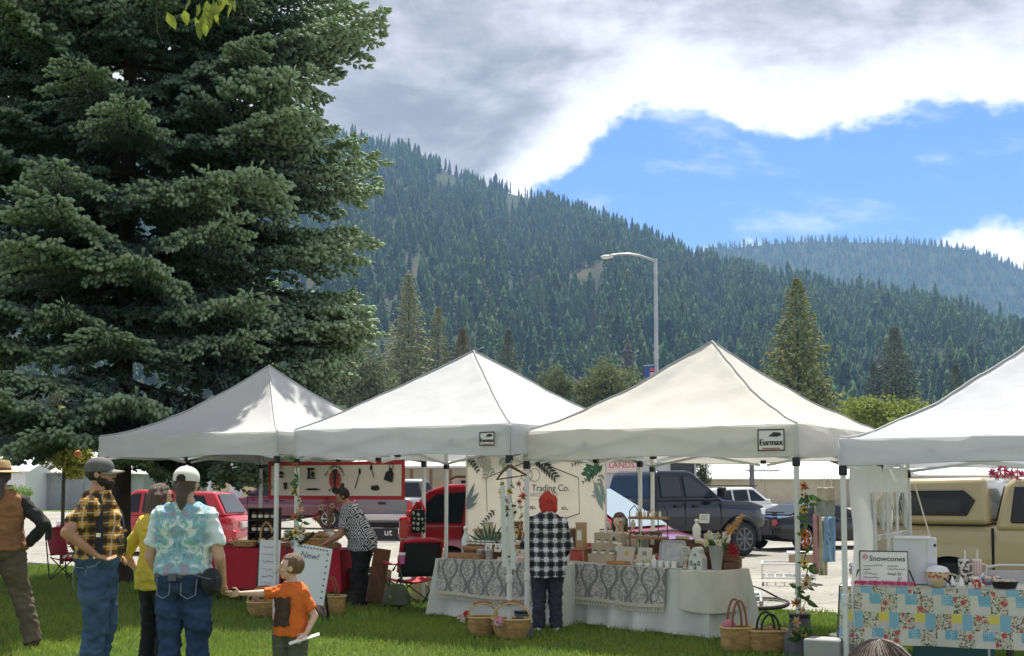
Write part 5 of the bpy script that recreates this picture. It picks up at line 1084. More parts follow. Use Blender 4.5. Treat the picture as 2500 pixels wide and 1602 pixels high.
for k in range(11):
    s_ = .12 + k * .165; h0 = [.18, .26, .14, .22, .29, .17][k % 6]
    q = put('gift_box', 'lidded gift box, %s from the left in the back row of the left soap table' % ordn[k], 'box', on(TB2, s_, .66 - .02 * (k % 3), .165), rzl + random.uniform(-.2, .2), 'gift boxes in the back row'); MB().box((0, 0, h0 / 2), (.11, .08, h0)).build('box', KR[k % 5], q, bevel=.004); MB().box((0, 0, h0), (.116, .086, .018)).build('lid', KR[(k + 2) % 5], q, bevel=.003); MB().box((0, -.042, h0 * .5), (.06, .003, h0 * .4)).build('box_label', cards, q)
for k in range(9):
    bottle('small amber bottle, %s from the left in the middle row of the left soap table' % ordn[k], on(TB2, .9 + k * .1, .46 + .03 * (k % 2)), .02 + .006 * (k % 3), .11 + .03 * (k % 3), KR[5] if k % 2 else glassc, [blk, woodd, wht][k % 3], 'small bottles in the middle row')
for k in range(8):
    jar('squat candle tin, %s from the left along the front of the left soap table' % ordn[k], on(TB2, 1.0 + k * .105, .07), .032, .045, [KR[1], cards, soapm[1], KR[3]][k % 4], [steel, blk, woodd][k % 3], 0, 'candle tins along the front', 'tin', 'tin')
for k in range(9):
    s_ = .06 + k * .2; h0 = [.12, .2, .15, .24][k % 4]
    q = put('gift_box', 'kraft box, %s from the left in the back row of the right soap table' % ordn[k], 'box', on(TB3, s_, .66, .125), rz3 + random.uniform(-.2, .2), 'kraft boxes in the back row'); MB().box((0, 0, h0 / 2), (.13, .09, h0)).build('box', KR[(k + 1) % 5], q, bevel=.004); MB().box((0, -.047, h0 * .55), (.07, .003, h0 * .35)).build('box_label', cards, q)
def lantern():
    q = put('house_lantern', 'white wooden house lantern with arched gable at the right end of the soap table', 'lantern', on(TB3, 1.70, .12), rz3); m = mat('lantern_white', (.62, .64, .60), .6); w = .17
    P = [(-.085, 0), (.085, 0), (.085, .12), (.05, .17), (.045, .2)] + [(.045 * math.cos(a), .2 + .04 * math.sin(a)) for a in np.linspace(.3, 2.84, 6)] + [(-.045, .2), (-.05, .17), (-.085, .12)]
    MB().poly([(x, -.05, z) for x, z in P], .1, (0, 1, 0)).build('wall', m, q, smooth=False)
    for x, z, a, b in ((-.05, .07, .035, .05), (.05, .07, .035, .05), (0, .035, .035, .07), (0, .155, .03, .03)): 
        o = MB().box((x, -.052, z), (a, .006, b)).build('window' if z > .05 else 'door', mat('lantern_dark', (.09, .11, .10), .5), q); MB().box((x, -.057, z), (.004, .004, b)).build('muntin', m, o); MB().box((x, -.0572, z), (a, .004, .004)).build('muntin', m, o)
lantern()
q = put('greeting_card', 'folded card with a pink floral print left of the house lantern', 'card', on(TB3, 1.53, .10), rz3); [MB().box((.03 * s, .02, .075), (.09, .004, .15)).build('leaf', custom('card_floral', roses, .6), q, rot=(R(-8), 0, R(28 * s))) for s in (-1, 1)]
q = put('leaflets', 'cream leaflets lying at the front right of the soap table', 'leaflets', on(TB3, 1.42, .04), rz3); [MB().box((.14 * k - .1, .01 * k, .004 + .004 * k), (.16, .08, .003)).build('leaflet', cream, q, rot=(0, 0, .15 * k - .1)) for k in range(3)]
# ------------------------------------------------------------------ flowers
def petalflower(par, p, r, col, cen, n=7, nm='flower', up=None, cup=.4):
    m = MB(); nrm = Vector(up or (random.uniform(-.6, .6), -1, random.uniform(-.2, .5))).normalized(); a = nrm.orthogonal().normalized(); b = nrm.cross(a); p = Vector(p)
    for k in range(n):
        an = 2 * math.pi * k / n + random.random() * .3; d = a * math.cos(an) + b * math.sin(an); s = nrm.cross(d); rr = r * random.uniform(.85, 1.1); w = rr * 2.2 / n * 1.3
        m.add([p, p + d * rr * .5 + s * w * .5 + nrm * rr * cup * .4, p + d * rr + nrm * rr * cup * .5, p + d * rr * .5 - s * w * .5 + nrm * rr * cup * .4], [(0, 1, 2, 3)])
    o = m.build(nm, col, par, smooth=False); c = MB(); c.ell(p + nrm * r * .1, (r * .25, r * .25, r * .25), 8, 6); c.build('flower_centre', cen, o); return o
def leafpart(par, p, d, L, m=leafg, nm='leaf'):
    d = Vector(d).normalized(); s = d.cross(Vector((random.random(), 1, .3))).normalized(); n = d.cross(s); p = Vector(p); q = MB()
    q.add([p, p + d * L * .3 + s * L * .22, p + d * L * .7 + s * L * .16, p + d * L - n * L * .1, p + d * L * .7 - s * L * .16, p + d * L * .3 - s * L * .22, p + d * L * .5 + n * L * .06], [(0, 1, 6), (1, 2, 6), (2, 3, 6), (3, 4, 6), (4, 5, 6), (5, 0, 6)]); return q.build(nm, m, par, smooth=False)
FM = dict(o=mat('petal_orange', (.52, .13, .03), .7, transl=.2), y=mat('petal_yellow', (.60, .40, .04), .7, transl=.2), c=mat('petal_cream', (.66, .55, .38), .7, transl=.2), p=mat('petal_peach', (.60, .36, .24), .7, transl=.2), r=mat('petal_red', (.34, .02, .03), .7, transl=.1), k=mat('petal_pink', (.58, .22, .28), .7, transl=.2), w=mat('petal_white', (.68, .66, .58), .7, transl=.2), b=mat('seed_brown', (.09, .045, .02), .9), h=mat('petal_hotpink', (.60, .06, .20), .6, transl=.2), x=mat('petal_scarlet', (.55, .03, .03), .6))
def garland(label, base, x, pts):
    g = thing('flower_garland', label, 'garland', base, 0, 'flower garlands on canopy legs'); vine = MB(); P = [Vector(p[:3]) for p in pts]; vine.tube(P, .006, 5); vine.build('stem', leafg, g)
    for (px_, py_, pz_, kind, r) in pts:
        p = Vector((px_, py_, pz_))
        if kind == 'l':
            for k in range(3): leafpart(g, p, (random.uniform(-1, 1), -.3, random.uniform(-.6, .6)), r * random.uniform(1, 1.6))
        else:
            petalflower(g, p + Vector((0, -.03, 0)), r, FM[kind], FM['b'] if kind in 'yoc' else FM['y'], random.choice((6, 8, 9)))
            for k in range(2): leafpart(g, p, (random.uniform(-1, 1), -.4, random.uniform(-.8, .5)), r * 1.4)
def leggarland(label, px, Y, items):
    b = at(px, 1190, Y); b.z = 0; pts = []
    for (qx, qy, kind, rpx) in items:
        p = at(qx, qy, Y - .05) - b; pts.append((p.x, p.y, p.z, kind, rpx * Y / 3000))
    garland(label, b, 0, pts)
leggarland('garland of orange and yellow flowers on the leg between the first and second canopies', 700, 14.42, [(706, 1120, 'l', 14), (722, 1135, 'o', 9), (728, 1168, 'l', 18), (727, 1185, 'l', 15), (722, 1200, 'y', 13), (731, 1222, 'c', 10), (733, 1245, 'p', 12), (722, 1262, 'o', 13), (738, 1275, 'l', 16), (734, 1290, 'c', 12), (722, 1300, 'y', 13), (735, 1312, 'w', 12), (730, 1322, 'l', 16)])
leggarland('garland of orange, yellow and cream flowers on the right leg of the third canopy', 1955, 11.42, [(1960, 1185, 'o', 13), (1957, 1208, 'c', 12), (1972, 1210, 'l', 24), (1960, 1245, 'y', 14), (1972, 1232, 'l', 22), (1970, 1270, 'l', 20), (1963, 1305, 'o', 18), (1966, 1330, 'o', 12), (1968, 1350, 'l', 16), (1962, 1375, 'y', 14), (1972, 1388, 'l', 18), (1966, 1425, 'c', 20), (1945, 1436, 'l', 20), (1970, 1415, 'p', 14), (1940, 1472, 'o', 14), (1968, 1466, 'l', 24), (1958, 1490, 'p', 10), (1940, 1518, 'p', 16), (1962, 1525, 'l', 24), (1938, 1545, 'p', 15), (1960, 1545, 'y', 14), (1955, 1560, 'l', 26)])
def hanger_display():
    Y = 12.72; b = at(1246, 1190, Y); b.z = 0; t = thing('hanger', 'dark wooden clothes hanger hooked on the shared pole between second and third canopies', 'hanger', b); L = lambda px, py, dy=0: at(px, py, Y + dy) - b
    MB().tube([L(1244, 1136), L(1228, 1150), L(1212, 1172)], [.02, .014, .009], 8).build('arm', woodd, t); MB().tube([L(1244, 1136), L(1264, 1148), L(1286, 1160)], [.02, .014, .009], 8).build('arm', woodd, t); MB().tube([L(1213, 1171), L(1285, 1160)], .007, 6).build('bar', woodd, t)
    MB().tube([L(1246, 1136), L(1246, 1128), L(1250, 1124), L(1252, 1130)], .004, 5).build('hook', steel, t)
    for i, (px, items) in enumerate(((1226, [(1226, 1182, 'b', 8), (1226, 1200, 'y', 12), (1228, 1213, 'o', 10), (1236, 1222, 'p', 9), (1236, 1240, 'b', 10), (1240, 1256, 'w', 12), (1228, 1272, 'c', 9)]), (1250, [(1248, 1185, 'w', 9), (1243, 1200, 'y', 10), (1252, 1235, 'w', 12), (1250, 1260, 'b', 9), (1258, 1250, 'w', 12), (1250, 1288, 'c', 13), (1262, 1300, 'y', 10), (1254, 1320, 'w', 13), (1252, 1345, 'w', 12), (1248, 1357, 'l', 9), (1248, 1373, 'w', 12)]), (1271, [(1266, 1182, 'r', 8), (1276, 1212, 'x', 12), (1268, 1225, 'r', 9), (1274, 1260, 'c', 9), (1272, 1285, 'p', 9)]))):
        bb = at(px, 1190, Y); bb.z = 0; g = thing('flower_strand', 'hanging strand of painted wooden flowers on the hanger, %s of three' % ['leftmost with a yellow bloom', 'middle and longest', 'rightmost with a red bloom'][i], 'flower strand', bb, 0, 'flower strands on the hanger'); M_ = lambda qx, qy: at(qx, qy, Y - .06) - bb
        MB().tube([M_(px, 1166)] + [M_(q[0], q[1]) for q in items], .003, 4).build('string', leafg, g)
        for (qx, qy, kd, rp) in items:
            if kd == 'l': leafpart(g, M_(qx, qy), (.3, -.3, -1), rp * Y / 3000 * 2)
            else: petalflower(g, M_(qx, qy), rp * Y / 3000, FM[kd], FM['b'] if kd != 'b' else FM['y'], 8)
            if random.random() < .6: leafpart(g, M_(qx, qy), (random.uniform(-1, 1), -.4, random.uniform(-1, .2)), .05)
    for i, (px, y0, y1) in enumerate(((1229, 1185, 1385), (1249, 1250, 1390))):
        p0, p1 = at(px - 2, y0, Y - .1), at(px + (3 if i == 0 else 4), y1, Y - .1); o = MB().bar((0, 0, 0), p1 - p0, .05, .012, (0, 1, 0)).build('ribbon', mat('ribbon_white', (.55, .57, .55), .7)); o.location = p0; tag(o, ['pale ribbon hanging from the left arm of the hanger', 'pale ribbon hanging from the middle of the hanger'][i], 'ribbon')
hanger_display()
# baskets
def basket(label, p, rx, ry, h, taper=.75, handle=.2, rz=0, m=wicker, straps=None, group='woven market baskets', rimr=.012, sq=False, hm=None):
    t = put('basket', label, 'basket', p, rz, group); pr = [(.55 * taper, 0), (.8 * taper + .1, .02), (.9 * taper + .12, h * .25), (.96, h * .6), (1.0, h)]; rings = []
    n = 32
    def sh(a, r):
        c, s = math.cos(a), math.sin(a); e = 3.2 if sq else 2.2; k = (abs(c) ** e + abs(s) ** e) ** (-1 / e); return c * k * rx * r, s * k * ry * r
    for r, z in pr + [(.97, h), (.86, h * .5), (.55 * taper, .03)]: rings.append([Vector((*sh(2 * math.pi * j / n, r), z)) for j in range(n)])
    MB().loft(rings).build('body', m, t); MB().tube([Vector((*sh(2 * math.pi * j / n, 1.0), h)) for j in range(n + 1)], rimr, 6, caps=False).build('rim', mat('wicker_rim', (.55, .40, .18), .7, bump=.6, bs=80), t)
    if handle:
        for s in ((-.35, .35) if not straps else (-.8, .8)):
            P = [Vector((math.cos(a) * rx * (.96 if not straps else .45), s * ry * (1 if straps else .4) * (1 if not straps else 1), h + math.sin(a) * handle)) for a in np.linspace(0, math.pi, 13)]
            MB().tube(P, .011 if straps else .009, 6).build('handle', hm or (mat('leather', (.25, .10, .05), .6) if straps else mat('wicker_rim')), t)
        if not straps: MB().tube([Vector((math.cos(a) * rx * .96, 0, h + .012 + math.sin(a) * handle)) for a in np.linspace(.9, 2.2, 8)], .016, 8).build('grip', mat('leather'), t)
    return t
def pom(par, p, r, cols, n=26):
    for k in range(n):
        d = Vector((random.gauss(0, 1), random.gauss(0, 1), random.gauss(0, 1))).normalized(); petalflower(par, Vector(p) + d * r * .5, r * .6, random.choice(cols), random.choice(cols), 5, 'petal_cluster', d, .3)
p = gr(1178, 1555); basket('round woven basket with a pink and red pompom, left of the centre pair', p, .17, .15, .21, handle=.14, rz=.3)
q = put('pompom', 'red and pale pink flower pompom on the left centre basket', 'flower', p + Vector((-.215, -.03, .20))); pom(q, (0, 0, 0), .07, [FM['w'], FM['k'], FM['w']], 14); pom(q, (.05, -.03, .05), .045, [FM['x']], 8)
p = gr(1249, 1562); basket('round woven basket with a pink pompom, right of the centre pair', p, .205, .16, .215, handle=.16, rz=-.1)
q = put('pompom', 'pink flower pompom on the right centre basket', 'flower', p + Vector((-.13, -.17, .2))); pom(q, (0, 0, 0), .075, [FM['k'], FM['k'], FM['w']], 18)
p = gr(645, 1508); basket('small round basket holding blossoms behind the pointing boy', p, .21, .16, .19, handle=.17, rz=.1); q = put('blossoms', 'pink and white blossoms in the basket behind the pointing boy', 'flowers', p + Vector((-.1, -.04, .22))); pom(q, (0, 0, 0), .06, [FM['h'], FM['w'], FM['k']], 14)
p = gr(805, 1506); basket('tall woven tote basket with a yellow and red pompom right of the boy', p, .19, .14, .25, .95, .22, 0, straps=True, sq=True); q = put('pompom', 'yellow and red pompom on the tall tote basket', 'flower', p + Vector((-.16, -.14, .23))); pom(q, (-.02, 0, 0), .065, [FM['y']], 12); pom(q, (.06, -.02, 0), .055, [FM['x'], FM['o']], 12)
sc = MB(); sc.grid(lambda u, v: (-.14 + .1 * u + .16 * v * v, -.165 - .02 * math.sin(u * 9), .17 - .2 * v + .02 * math.sin(u * 6)), 8, 8); o = sc.build('scarf', mat('scarf', (.42, .30, .26), .8, var=.5, vs=20), ang=80); o.location = p; tag(o, 'striped grey and coral scarf tied to the tall tote basket', 'scarf')
p = gr(1800, 1592); basket('tall square woven tote with leather straps, left of the right-hand pair', p, .155, .13, .235, .97, .26, .05, straps=True, sq=True); q = put('purse', 'pink cloth tucked in the left tote of the right-hand pair', 'cloth', p + Vector((-.08, 0, .2))); MB().ell((0, 0, .05), (.07, .05, .06), 10, 8).build('cloth', FM['k'], q)
p = gr(1876, 1594); basket('wide woven tote with a dark handle grip, right of the right-hand pair', p, .19, .14, .215, .93, .16, .0, straps=True, sq=True, hm=blk); o = MB().bar((.17, -.15, .215), (.205, -.165, -.0), .03, .006, (0, 1, 0)).build('measuring_strap', cards); o.location = p; tag(o, 'white woven strap hanging off the wide tote', 'strap')
q = put('yarn', 'orange yarn inside the wide woven tote', 'yarn', p + Vector((0.02, 0, .2))); pom(q, (0, 0, .02), .05, [FM['o'], FM['p']], 10)
def weight(label, base, r0=.14, h=.42):
    t = put('leg_weight', label, 'weight', base, 0, 'grey canopy leg weights'); m = mat('sandbag', (.10, .105, .115), .8, var=.2, vs=8); MB().lathe([(r0, 0), (r0 * 1.02, .05), (r0 * .95, h * .5), (r0 * .72, h * .6), (r0 * .62, h * .95), (r0 * .5, h)], 16).build('bag', m, t); MB().lathe([(r0 * .68, h * .9), (r0 * .68, h * .99)], 16).build('strap', blk, t)
weight('dark grey weight bag round the right leg of the third canopy', T3 + u3 * 3.02 + v3 * .03, .15, .40); weight('grey weight bag round the shared legs behind the centre baskets', T2 + u3 * 3.05 + v3 * .2, .12, .28)
# ================================================================== people
def supring(c, hx, hy, n=18, e=2.4):
    out = []
    for j in range(n):
        a = 2 * math.pi * j / n; cc, s = math.cos(a), math.sin(a); k = (abs(cc) ** e + abs(s) ** e) ** (-1 / e); out.append(Vector((c[0] + cc * k * hx, c[1] + s * k * hy, c[2])))
    return out
TORSO = [(.84, .125, .10, 0), (.90, .165, .118, -.012), (.98, .172, .122, -.012), (1.06, .155, .108, 0), (1.14, .148, .102, .005), (1.24, .160, .108, .006), (1.34, .172, .110, .0), (1.42, .160, .086, -.005), (1.465, .115, .068, -.01), (1.50, .066, .058, -.008), (1.53, .056, .056, -.002)]
def hand(mb, w, d, s, curl=.6, k=1.0, point=False):
    w, d, s = Vector(w), Vector(d).normalized(), Vector(s); s = (s - d * s.dot(d)).normalized(); n = d.cross(s)
    mb.ell(w + d * .05 * k, (.041 * k, .052 * k, .017 * k), 12, 8, Matrix((s, d, n)).transposed())
    for i, L in enumerate((.070, .078, .073, .058)):
        b = w + d * .088 * k + s * (.030 - .0195 * i) * k; c = 0.05 if (point and i == 0) else curl; d1 = (d * math.cos(c * .6) + n * math.sin(c * .6)); d2 = d * math.cos(c * 1.5) + n * math.sin(c * 1.5); sp = s * (.12 - .08 * i)
        m_ = b + (d1 + sp).normalized() * L * .55 * k; mb.cap(b, m_, .0098 * k, .0092 * k, 8); mb.cap(m_, m_ + d2 * L * .5 * k, .0092 * k, .0078 * k, 8)
    b = w + d * .02 * k + s * .03 * k; m_ = b + (d * .6 + s * .75 + n * .2).normalized() * .045 * k; mb.cap(b, m_, .013 * k, .011 * k, 8); mb.cap(m_, m_ + (d * .9 + s * .2 + n * .25).normalized() * .035 * k, .011 * k, .008 * k, 8)
def headgeo(mb, M, hs=1.0, face=True):
    """skull, jaw, nose, ears ... ; M maps head space (y forward) to the body"""
    def E(c, r):
        rings = MB(); rings.ell(c, r, 16, 12); mb.add([M @ (Vector(v) * hs) for v in rings.v], rings.f)
    E((0, -.008, .018), (.077, .096, .094)); E((0, .028, -.045), (.056, .062, .066)); E((0, .058, -.085), (.026, .026, .022)); E((0, .076, .022), (.055, .016, .022))
    for s in (-1, 1): E((s * .079, -.008, -.012), (.011, .022, .032)); E((s * .04, .062, -.03), (.026, .02, .024)); 
    E((0, .094, -.008), (.012, .016, .028)); E((0, .104, -.026), (.016, .017, .014)); E((0, .083, -.057), (.022, .012, .008)); E((0, .081, -.068), (.019, .012, .008))
def facial(par, M, hs, browm=None):
    for s in (-1, 1):
        m = MB(); m.ell((0, 0, 0), (.014, .008, .0075), 10, 8); m.v = [tuple(M @ ((Vector(v) + Vector((s * .033, .082, .002))) * hs)) for v in m.v]; e = m.build('eye', mat('eye_white', (.6, .58, .55), .3), par)
        m = MB(); m.ell((0, 0, 0), (.0065, .005, .0065), 8, 6); m.v = [tuple(M @ ((Vector(v) + Vector((s * .034, .0885, .002))) * hs)) for v in m.v]; m.build('iris', mat('iris', (.03, .018, .01), .2), e)
        m = MB(); m.ell((0, 0, 0), (.02, .006, .005), 8, 6); m.v = [tuple(M @ ((Vector(v) + Vector((s * .034, .089, .022))) * hs)) for v in m.v]; m.build('eyebrow', browm or mat('hair_brown', (.07, .04, .022), .7), par)
    m = MB(); m.ell((0, 0, 0), (.021, .006, .006), 10, 6); m.v = [tuple(M @ ((Vector(v) + Vector((0, .0925, -.062))) * hs)) for v in m.v]; m.build('lips', mat('lips', (.42, .17, .14), .5), par)
def hairgeo(M, hs, kind, grow=1.0):
    mb = MB(); e = MB(); e.ell((0, -.014, .022), (.087 * grow, .104 * grow, .100 * grow), 24, 18)
    vs = []
    for v in e.v:
        v = Vector(v); f = 1
        if v.y > .028 and v.z < .062: f = .78
        if kind in ('short', 'cap') and v.z < -.055: f = .72
        vs.append(M @ (v * f * hs))
    mb.add(vs, e.f)
    def C(a, b, ra, rb): mb.cap(M @ (Vector(a) * hs), M @ (Vector(b) * hs), ra * hs, rb * hs)
    if kind == 'long':
        for x in (-.06, -.02, .02, .06): C((x, -.055 - .02 * (1 - abs(x) * 10), .0), (x * 1.15, -.085, -.20), .045, .03)
        for s in (-1, 1): C((s * .075, -.01, .02), (s * .085, -.02, -.15), .028, .022)
    if kind == 'bob':
        for x in (-.055, 0, .055): C((x, -.045, .03), (x * 1.1, -.06, -.085), .055, .042)
        for s in (-1, 1): C((s * .066, .0, .03), (s * .07, .005, -.06), .032, .024)
        C((0, -.03, .09), (0, .03, .08), .05, .045)
    if kind == 'bun': C((0, -.05, .1), (0, -.085, .135), .035, .03)
    if kind == 'pony': C((0, -.09, -.03), (0, -.105, -.12), .045, .04); C((0, -.105, -.12), (.02, -.1, -.22), .04, .018); C((-.05, -.06, -.03), (0.0, -.1, -.09), .035, .03); C((.05, -.06, -.03), (0.0, -.1, -.09), .035, .03)
    if kind == 'strand': C((0, -.09, .0), (0.0, -.12, -.2), .05, .035); C((0, -.12, -.2), (.03, -.13, -.42), .03, .012)
    return mb
def cap_hat(par, M, hs, m, back=False, billm=None):
    e = MB(); n = 20; rings = []
    for i in range(9):
        th = math.pi / 2 * i / 8; rings.append([M @ (Vector((.094 * math.cos(th) * math.cos(a), -.010 + .115 * math.cos(th) * math.sin(a), .036 + .092 * math.sin(th) ** .9)) * hs) for a in [2 * math.pi * j / n for j in range(n)]])
    rings.insert(0, [M @ (Vector((.092 * math.cos(a), -.010 + .113 * math.sin(a), .012)) * hs) for a in [2 * math.pi * j / n for j in range(n)]])
    e.loft(rings); o = e.build('cap', m, par)
    b = MB(); y0 = .085; up, lo = [], []
    b.grid(lambda u, v: tuple(M @ (Vector(((u - .5) * .17 * (1 - .25 * v * v), .08 - .05 * (2 * u - 1) ** 2 + .105 * v * (1 - .55 * (2 * u - 1) ** 4), .030 - .022 * v - .03 * (2 * u - 1) ** 2)) * hs)), 12, 6); b.build('bill', billm or m, o).modifiers.new('s', 'SOLIDIFY').thickness = .006
    q = MB(); q.ell((0, 0, 0), (.008, .008, .005), 8, 6); q.v = [tuple(M @ ((Vector(v) + Vector((0, -.01, .13))) * hs)) for v in q.v]; q.build('button', m, o)
    if back:
        q = MB(); q.add([M @ (Vector(v) * hs) for v in ((-.034, -.128, .010), (.034, -.128, .010), (.034, -.128, .038), (.018, -.124, .058), (-.018, -.124, .058), (-.034, -.128, .038))], [(0, 1, 2, 3, 4, 5)]); q.build('cap_opening', mat('hair_dark', (.025, .015, .01), .7), o)
    return o
def folds(amp, fx=9, fz=14, seed=0):
    def f(c, n):
        w = noise.noise((c[0] * 2.5 + seed, c[1] * 2.5, c[2] * 3)); a = noise.noise((c[0] * fx + seed, c[1] * fx, c[2] * fz + w * 2)); b = noise.noise((c[0] * fx * 1.3, c[1] * fx * 1.3 + seed, c[2] * fz * 1.4 + c[0] * 5 + w * 3))
        return amp * (.8 * a + 1.3 * (.32 - abs(b)) + .4 * noise.noise((c[0] * 30, c[1] * 30, c[2] * 34 + seed)))
    return f
def person(label, loc, rz, H, top, topm, botm, skinm=skin, pose=None, girth=1.0, belly=0.0, lean=0, head=(0, 0, 0), hs=1.0, hem=.92, sleeve='short', sleevem=None, hair=('short', None), shoem=None, footless=False, loose=1.0, legw=1.0, hands=True, curl=(.6, .6), face=False, topname='shirt', botname='trousers', hdir=None, seed=0, point=None, breadth=1.0, fem=0.0, sleeve_r=1.0):
    t = thing('person', label, 'person', loc, rz); k = H / 1.75; t.scale = (k, k, k)
    J = dict(hipL=(-.095, 0, .90), hipR=(.095, 0, .90), kneeL=(-.105, .02, .49), kneeR=(.105, .02, .49), ankL=(-.11, -.02, .085), ankR=(.11, -.02, .085), shL=(-.178 * breadth, -.005, 1.398), shR=(.178 * breadth, -.005, 1.398), elL=(-.24, -.03, 1.13), elR=(.24, -.03, 1.13), wrL=(-.25, .06, .89), wrR=(.25, .06, .89))
    piv = Vector((0, 0, .95)); LR = Matrix.Rotation(R(-lean), 3, 'X')
    def ln(p):
        p = Vector(p)
        if p.z <= .95: return p
        w = min(1, (p.z - .95) / .25); return piv + Matrix.Rotation(R(-lean) * w, 3, 'X') @ (p - piv)
    for s in ('shL', 'shR'): J[s] = ln(J[s])
    for s in ('elL', 'elR', 'wrL', 'wrR'):
        if not (pose and s in pose): J[s] = ln(J[s])
    if pose: J.update({q: v for q, v in pose.items()})
    J = {q: Vector(v) for q, v in J.items()}
    def rings(inf, z0, z1, extra=0.0, hemz=None):
        out = []
        zs = sorted(set([z0, z1] + [q[0] for q in TORSO if z0 < q[0] < z1]))
        T = np.array(TORSO)
        for z in zs:
            hx, hy, cy = (float(np.interp(z, T[:, 0], T[:, c])) for c in (1, 2, 3)); zz = z
            bl = belly * math.exp(-((z - 1.08) / .14) ** 2); br = fem * math.exp(-((z - 1.27) / .07) ** 2)
            hx = hx * girth * (breadth if z > 1.2 else 1) + bl * .5 + inf; hy = hy * girth + bl * .6 + inf + br * .5; cy = cy + bl * .5 + br * .5
            if hemz is not None and z < hemz[0]: hx, hy = max(hx, hemz[1]), max(hy, hemz[2])
            rg = supring((0, cy, zz), hx, hy); out.append([ln(v) for v in rg])
        return out
    HM = Matrix.Translation(ln((0, .012, 1.53 + .105 * hs))) @ Matrix.Rotation(R(-lean) * .8, 4, 'X') @ Euler((R(head[0]), R(head[1]), R(head[2]))).to_matrix().to_4x4()
    # body: one continuous surface
    b = MB(); b.loft(rings(-.004, .84, 1.53)); nb = ln((0, -.004, 1.50)); b.cap(nb, HM @ Vector((0, -.01, -.03)), .054, .052)
    headgeo(b, HM, hs)
    for s in 'LR':
        b.cap(J['hip' + s], J['knee' + s], .078 * girth * legw, .054 * legw); b.cap(J['knee' + s], J['ank' + s], .052 * legw, .036); b.ell(J['knee' + s] * .68 + J['ank' + s] * .32 + Vector((0, -.015, 0)), (.045 * legw, .05 * legw, .1), 10, 8)
        b.cap(J['ank' + s] + Vector((0, -.02, -.045)), J['ank' + s] + Vector((.012 if s == 'R' else -.012, .14, -.055)), .034, .03)
        b.cap(J['sh' + s], J['el' + s], .05 * sleeve_r, .040 * sleeve_r); b.cap(J['el' + s], J['wr' + s], .040 * sleeve_r, .027)
        d = (J['wr' + s] - J['el' + s]); d = Vector(hdir[s]) if hdir and s in hdir else d; sx = Vector((-1 if s == 'R' else 1, .4, 0)); 
        hand(b, J['wr' + s], d, sx if not (point == s) else Vector((0, 0, 1)), curl[0 if s == 'L' else 1], 1.0 * (1.05 if hs > 1.1 else 1), point == s)
    me = remesh(b, .0085, 3); link('body', me, skinm, t, ang=180)
    # clothing
    g = MB(); hemw = (.98, .17 * girth + .02 * loose, .12 * girth + .03 * loose) if hem < .95 else None
    T0 = max(hem, .84); rr = rings(.014 * loose + .004, T0, 1.495, hemz=hemw)
    if hem < .84: rr.insert(0, [Vector((v.x * 1.0, v.y, hem)) for v in rr[0]])
    g.loft(rr)
    ends = {}
    for s in 'LR':
        a, e, w = J['sh' + s], J['el' + s], J['wr' + s]; r0 = .058 * sleeve_r * (1 + .08 * loose)
        if sleeve != 'none': g.cap(a, a + (e - a) * .12, r0 + .002, r0)
        else: g.ell(a * .86 + Vector((0, 0, a.z * .14)), (.075, .07, .07), 12, 8)
        if sleeve == 'short': p = a + (e - a) * .72; g.tube([a + (a - e).normalized() * .03, a, (a + p) / 2, p], [.045, r0, .060 * sleeve_r, .062 * sleeve_r + .004], 14)
        elif sleeve == 'half': g.tube([a + (a - e).normalized() * .03, a, (a + e) / 2, e + (e - a).normalized() * .01, e + (w - e) * .12], [.05, r0, .062 * sleeve_r, .062 * sleeve_r, .06 * sleeve_r], 14)
        elif sleeve == 'long': g.tube([a + (a - e).normalized() * .03, a, (a + e) / 2, e, e + (w - e) * .5, e + (w - e) * .93], [.05, r0, .062 * sleeve_r, .058 * sleeve_r, .05 * sleeve_r, .042], 14); g.cap(e, e + (w - e) * .1, .058 * sleeve_r, .056 * sleeve_r)
    me = remesh(g, .013, 4); displace(me, folds(.012 * loose, 7, 10, seed)); sh = link(topname, me, topm, t, ang=180)
    pz = MB(); pr = rings(.010, .84, min(1.03, 1.03)); pz.loft(pr)
    for s in 'LR':
        h_, kn, an = J['hip' + s], J['knee' + s], J['ank' + s]; end = an + Vector((0, 0, -.03)); pz.tube([h_ + Vector((0, 0, .02)), h_ * .75 + kn * .25, kn, kn * .5 + an * .5, end], [.092 * girth * legw, .094 * girth * legw, .072 * legw + .004 * loose, .066 * legw + .006, .062 * legw + .012], 16)
    me = remesh(pz, .013, 4); displace(me, folds(.02, 6, 11, seed + 5)); pt = link(botname, me, botm, t, ang=180)
    for s in 'LR':
        sm = MB(); a = J['ank' + s]; sg = 1 if s == 'R' else -1; sm.cap(a + Vector((0, -.03, -.038)), a + Vector((.012 * sg, .06, -.045)), .044, .042); sm.cap(a + Vector((.012 * sg, .06, -.05)), a + Vector((.016 * sg, .155, -.055)), .042, .032); me = remesh(sm, .012, 2); link('shoe', me, shoem or rubber, t, ang=180)
    if hair[1]:
        me = remesh(hairgeo(HM, hs, hair[0]), .009, 2); displace(me, folds(.010 if hair[0] == 'bob' else .006, 40, 10, seed)); link('hair', me, hair[1], t, ang=180)
    if face: facial(t, HM, hs, hair[1])
    return t, HM, J
def hairm(nm, col): return mat(nm, col, .5, spec=.5, var=.45, vs=30, bump=.6, bs=80, stretch=(3, 3, .4))
